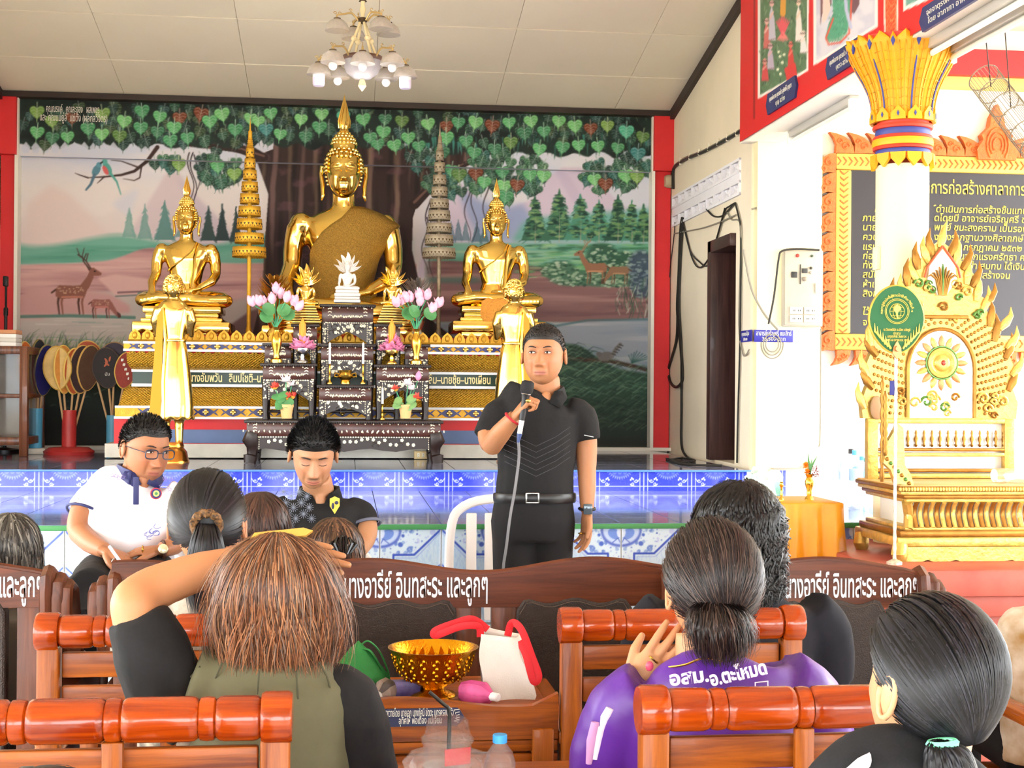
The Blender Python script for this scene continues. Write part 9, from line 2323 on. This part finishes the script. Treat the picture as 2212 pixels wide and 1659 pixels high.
# ---- 7 woman with curly black hair (second row right)
b0=P(1600,1330,Y);G7=Person('woman with thick wavy black hair in a navy top, second row',(b0.x,Y,0),'#b87e5c')
T7=HT(1592,1158,Y+.02,PI+.1,-.1,.05,1.05);G7.head(T7,hi=False);G7.limb([q(1598,1320),q(1598,1270,.01),q(1596,1220,.02)],[.062,.055,.054]);G7.body()
hair_loose(G7,T7,-.155,['#080709','#0e0c0f','#060507','#141113'],n=3600,vol=(1.34,1.25,1.16),wave=.011,freq=34,seed=9,w=.004,curl=.006,jit=.03,k=24,flare=.02)
G7.cloth('navy_top',[([q(1598,1278,.01),q(1598,1290),q(1596,1312),q(1594,1370),q(1594,1480),q(1594,1640)],[(.06,.055),(.13,.08),(.20,.10),(.205,.11),(.185,.12),(.18,.12)]),([q(1440,1318),q(1400,1370,.02),q(1390,1470,.06)],[.066,.068,.06],(0,0,1)),([q(1745,1318),q(1785,1370,.02),q(1795,1470,.06)],[.066,.068,.06],(0,0,1))],mat('navy_cotton','#12131e',.9,noise=.1,nscale=20),.012,fold=.005)
G7.legs(b0.x,Y,.16,M_trs)
# ---- 8, 9 heads of the third row
def back_row(label,px,py,cols,k_,top,seed,gl=False,low=-.13,y=4.36):
 global Y;Y=y;b0=P(px,1300,Y);H=Person(label,(b0.x,Y,0),'#b87e5c');T=HT(px,py,Y,PI,0,0,k_);H.head(T,hi=False);p_=T.to_translation();H.limb([p_+Vector((0,0,-.2)),p_+Vector((0,0,-.08))],[.06,.054]);H.body()
 hair_loose(H,T,low,cols,n=1300,vol=(1.17,1.14,1.12),wave=.004,freq=16,seed=seed,w=.0045)
 H.cloth('top',[([p_+Vector((0,0,-.15)),p_+Vector((0,0,-.18)),p_+Vector((0,0,-.24)),Vector((p_.x,p_.y,p_.z*.6+.2)),Vector((p_.x,p_.y,.45))],[(.06,.055),(.12,.08),(.17*k_,.10),(.16,.11),(.16,.12)])],mat('top_'+top.strip('#'),top,.8),.014);H.legs(b0.x,Y,.15,M_trs,.50)
 if gl:glasses(H,T,MATS['glasses_frame'])
 return H,T
back_row('grey-haired person with glasses in the left armchair of the third row',26,1196,['#3a3632','#57524c','#77726a','#2a2724'],.93,'#5a5248',21,True,-.115)
H9,T9=back_row('person with dark brown hair seated beyond the black ponytail',562,1154,['#3a2620','#4a3026','#2c1c18'],.98,'#4a4038',22)
H10,T10=back_row('person with brown hair and black claw clip behind the bench',722,1206,['#4a3226','#6a4a34','#33221c'],.95,'#5a4a40',23)
g=MB()
for k_ in range(6):a=-1+.4*k_;p_=P(742,1180,Y-.12);g.tube([p_+Vector((.03*math.sin(a),0,.03*math.cos(a))),p_+Vector((.045*math.sin(a),-.02,.012*math.cos(a))),p_+Vector((.02*math.sin(a),-.03,-.02))],[.005,.006,.003],6)
H10.part('claw_clip',g,mat('glossy_black','#0f0f12',.15))
# ---- 10 nearest woman with the mint hair tie (lower right)
Y=1.80;b0=P(2020,1640,Y);I10=Person('nearest woman, sleek black hair tied low with a mint band',(b0.x,Y,0),'#cf9a72')
T11=HT(2010,1478,Y+.01,PI+.28,-.10,.04,.97);I10.head(T11,hi=False)
I10.limb([q(1985,1800),q(1990,1680,.01),q(2005,1600,.02),q(2015,1540,.03)],[.07,.06,.057,.056]);I10.body()
hair_pony(I10,T11,(-.05,.86,-.58),[q(2036,1602,-.09),q(2040,1630,-.10),q(2050,1670,-.10),q(2060,1740,-.09),q(2066,1820,-.08)],['#0d0d10','#131318','#0a0a0c','#1b1b22','#26262e'],n=4200,off=.014,tn=700,w=.0022,seed=12,tw=[.013,.022,.032,.036,.03],k=13)
ring(I10,q(2036,1606,-.092),(.1,-.1,-1),.016,mat('mint_band','#7fe0b4',.5),'hair_tie',.005)
g=MB();g.tube([q(1906,1470,.0),q(1893,1425,.05),q(1888,1395,.09)],.0016,6);g.tube([q(1888,1392,.09),q(1898,1382,.10),q(1906,1390,.10)],.003,6);I10.part('glasses',g,mat('rose_gold','#c08a6a',.3,.9))
sh=I10.cloth('dark_top',[([q(1985,1655,.02),q(1985,1690,.0),q(1985,1740),q(1985,1850),q(1985,2200)],[(.075,.065),(.15,.09),(.20,.11),(.19,.12),(.18,.13)])],mat('black_mesh','#101116',.85,noise=.4,nscale=300),.01)
g=MB();g.tube(catmull([q(1840,1668,-.06),q(1862,1652,-.075),q(1878,1642,-.06)],4),[(.010,.003)]*9,8,up=(0,1,0));I10.part('white_stripe',g,M_wp,sh);I10.legs(b0.x,Y,.16,M_trs)
# ---- 11 floral sleeve at the right edge, 12 hair at the lower left edge
Y=3.55;b0=P(2300,1400,Y);J=Person('person in cream floral blouse cut by the right edge',(b0.x,Y,0),'#a06a48')
TJ=HT(2310,1150,Y,PI,0,0,1.0);J.head(TJ,hi=False);J.limb([q(2308,1300),q(2308,1240)],[.06,.055]);J.limb([q(2308,1320),q(2240,1350),q(2215,1450)],[.07,.055,.046]);J.limb([q(2215,1450),q(2202,1520,.0),q(2200,1580,.04)],[.046,.043,.038]);J.limb([q(2200,1578,.04),q(2210,1590,.16),q(2222,1594,.24)],[.04,.034,.026]);J.hand(q(2222,1594,.24),(.2,1,-.1),(0,0,-1),-1);J.body()
hair_loose(J,TJ,-.12,['#141214','#1e1a1c'],n=900,vol=(1.2,1.16,1.12),seed=31)
J.cloth('floral_blouse',[([q(2305,1290),q(2305,1320),q(2302,1350),q(2300,1450),q(2300,1640)],[(.06,.055),(.13,.08),(.185,.10),(.175,.115),(.17,.12)]),([q(2245,1345),q(2222,1400),q(2208,1490,.0)],[.066,.068,.060],(0,0,1))],mat('cream_floral','#efe6d6',.75,noise=1,nscale=14,col2='#b08648'),.010,fold=.005);J.legs(b0.x,Y,.16,M_trs)
back_row('dark hair of a child just showing at the lower left edge',98,1856,['#2a2220','#3a302c','#1c1614'],.92,'#3a3a44',41,False,-.12,1.86)
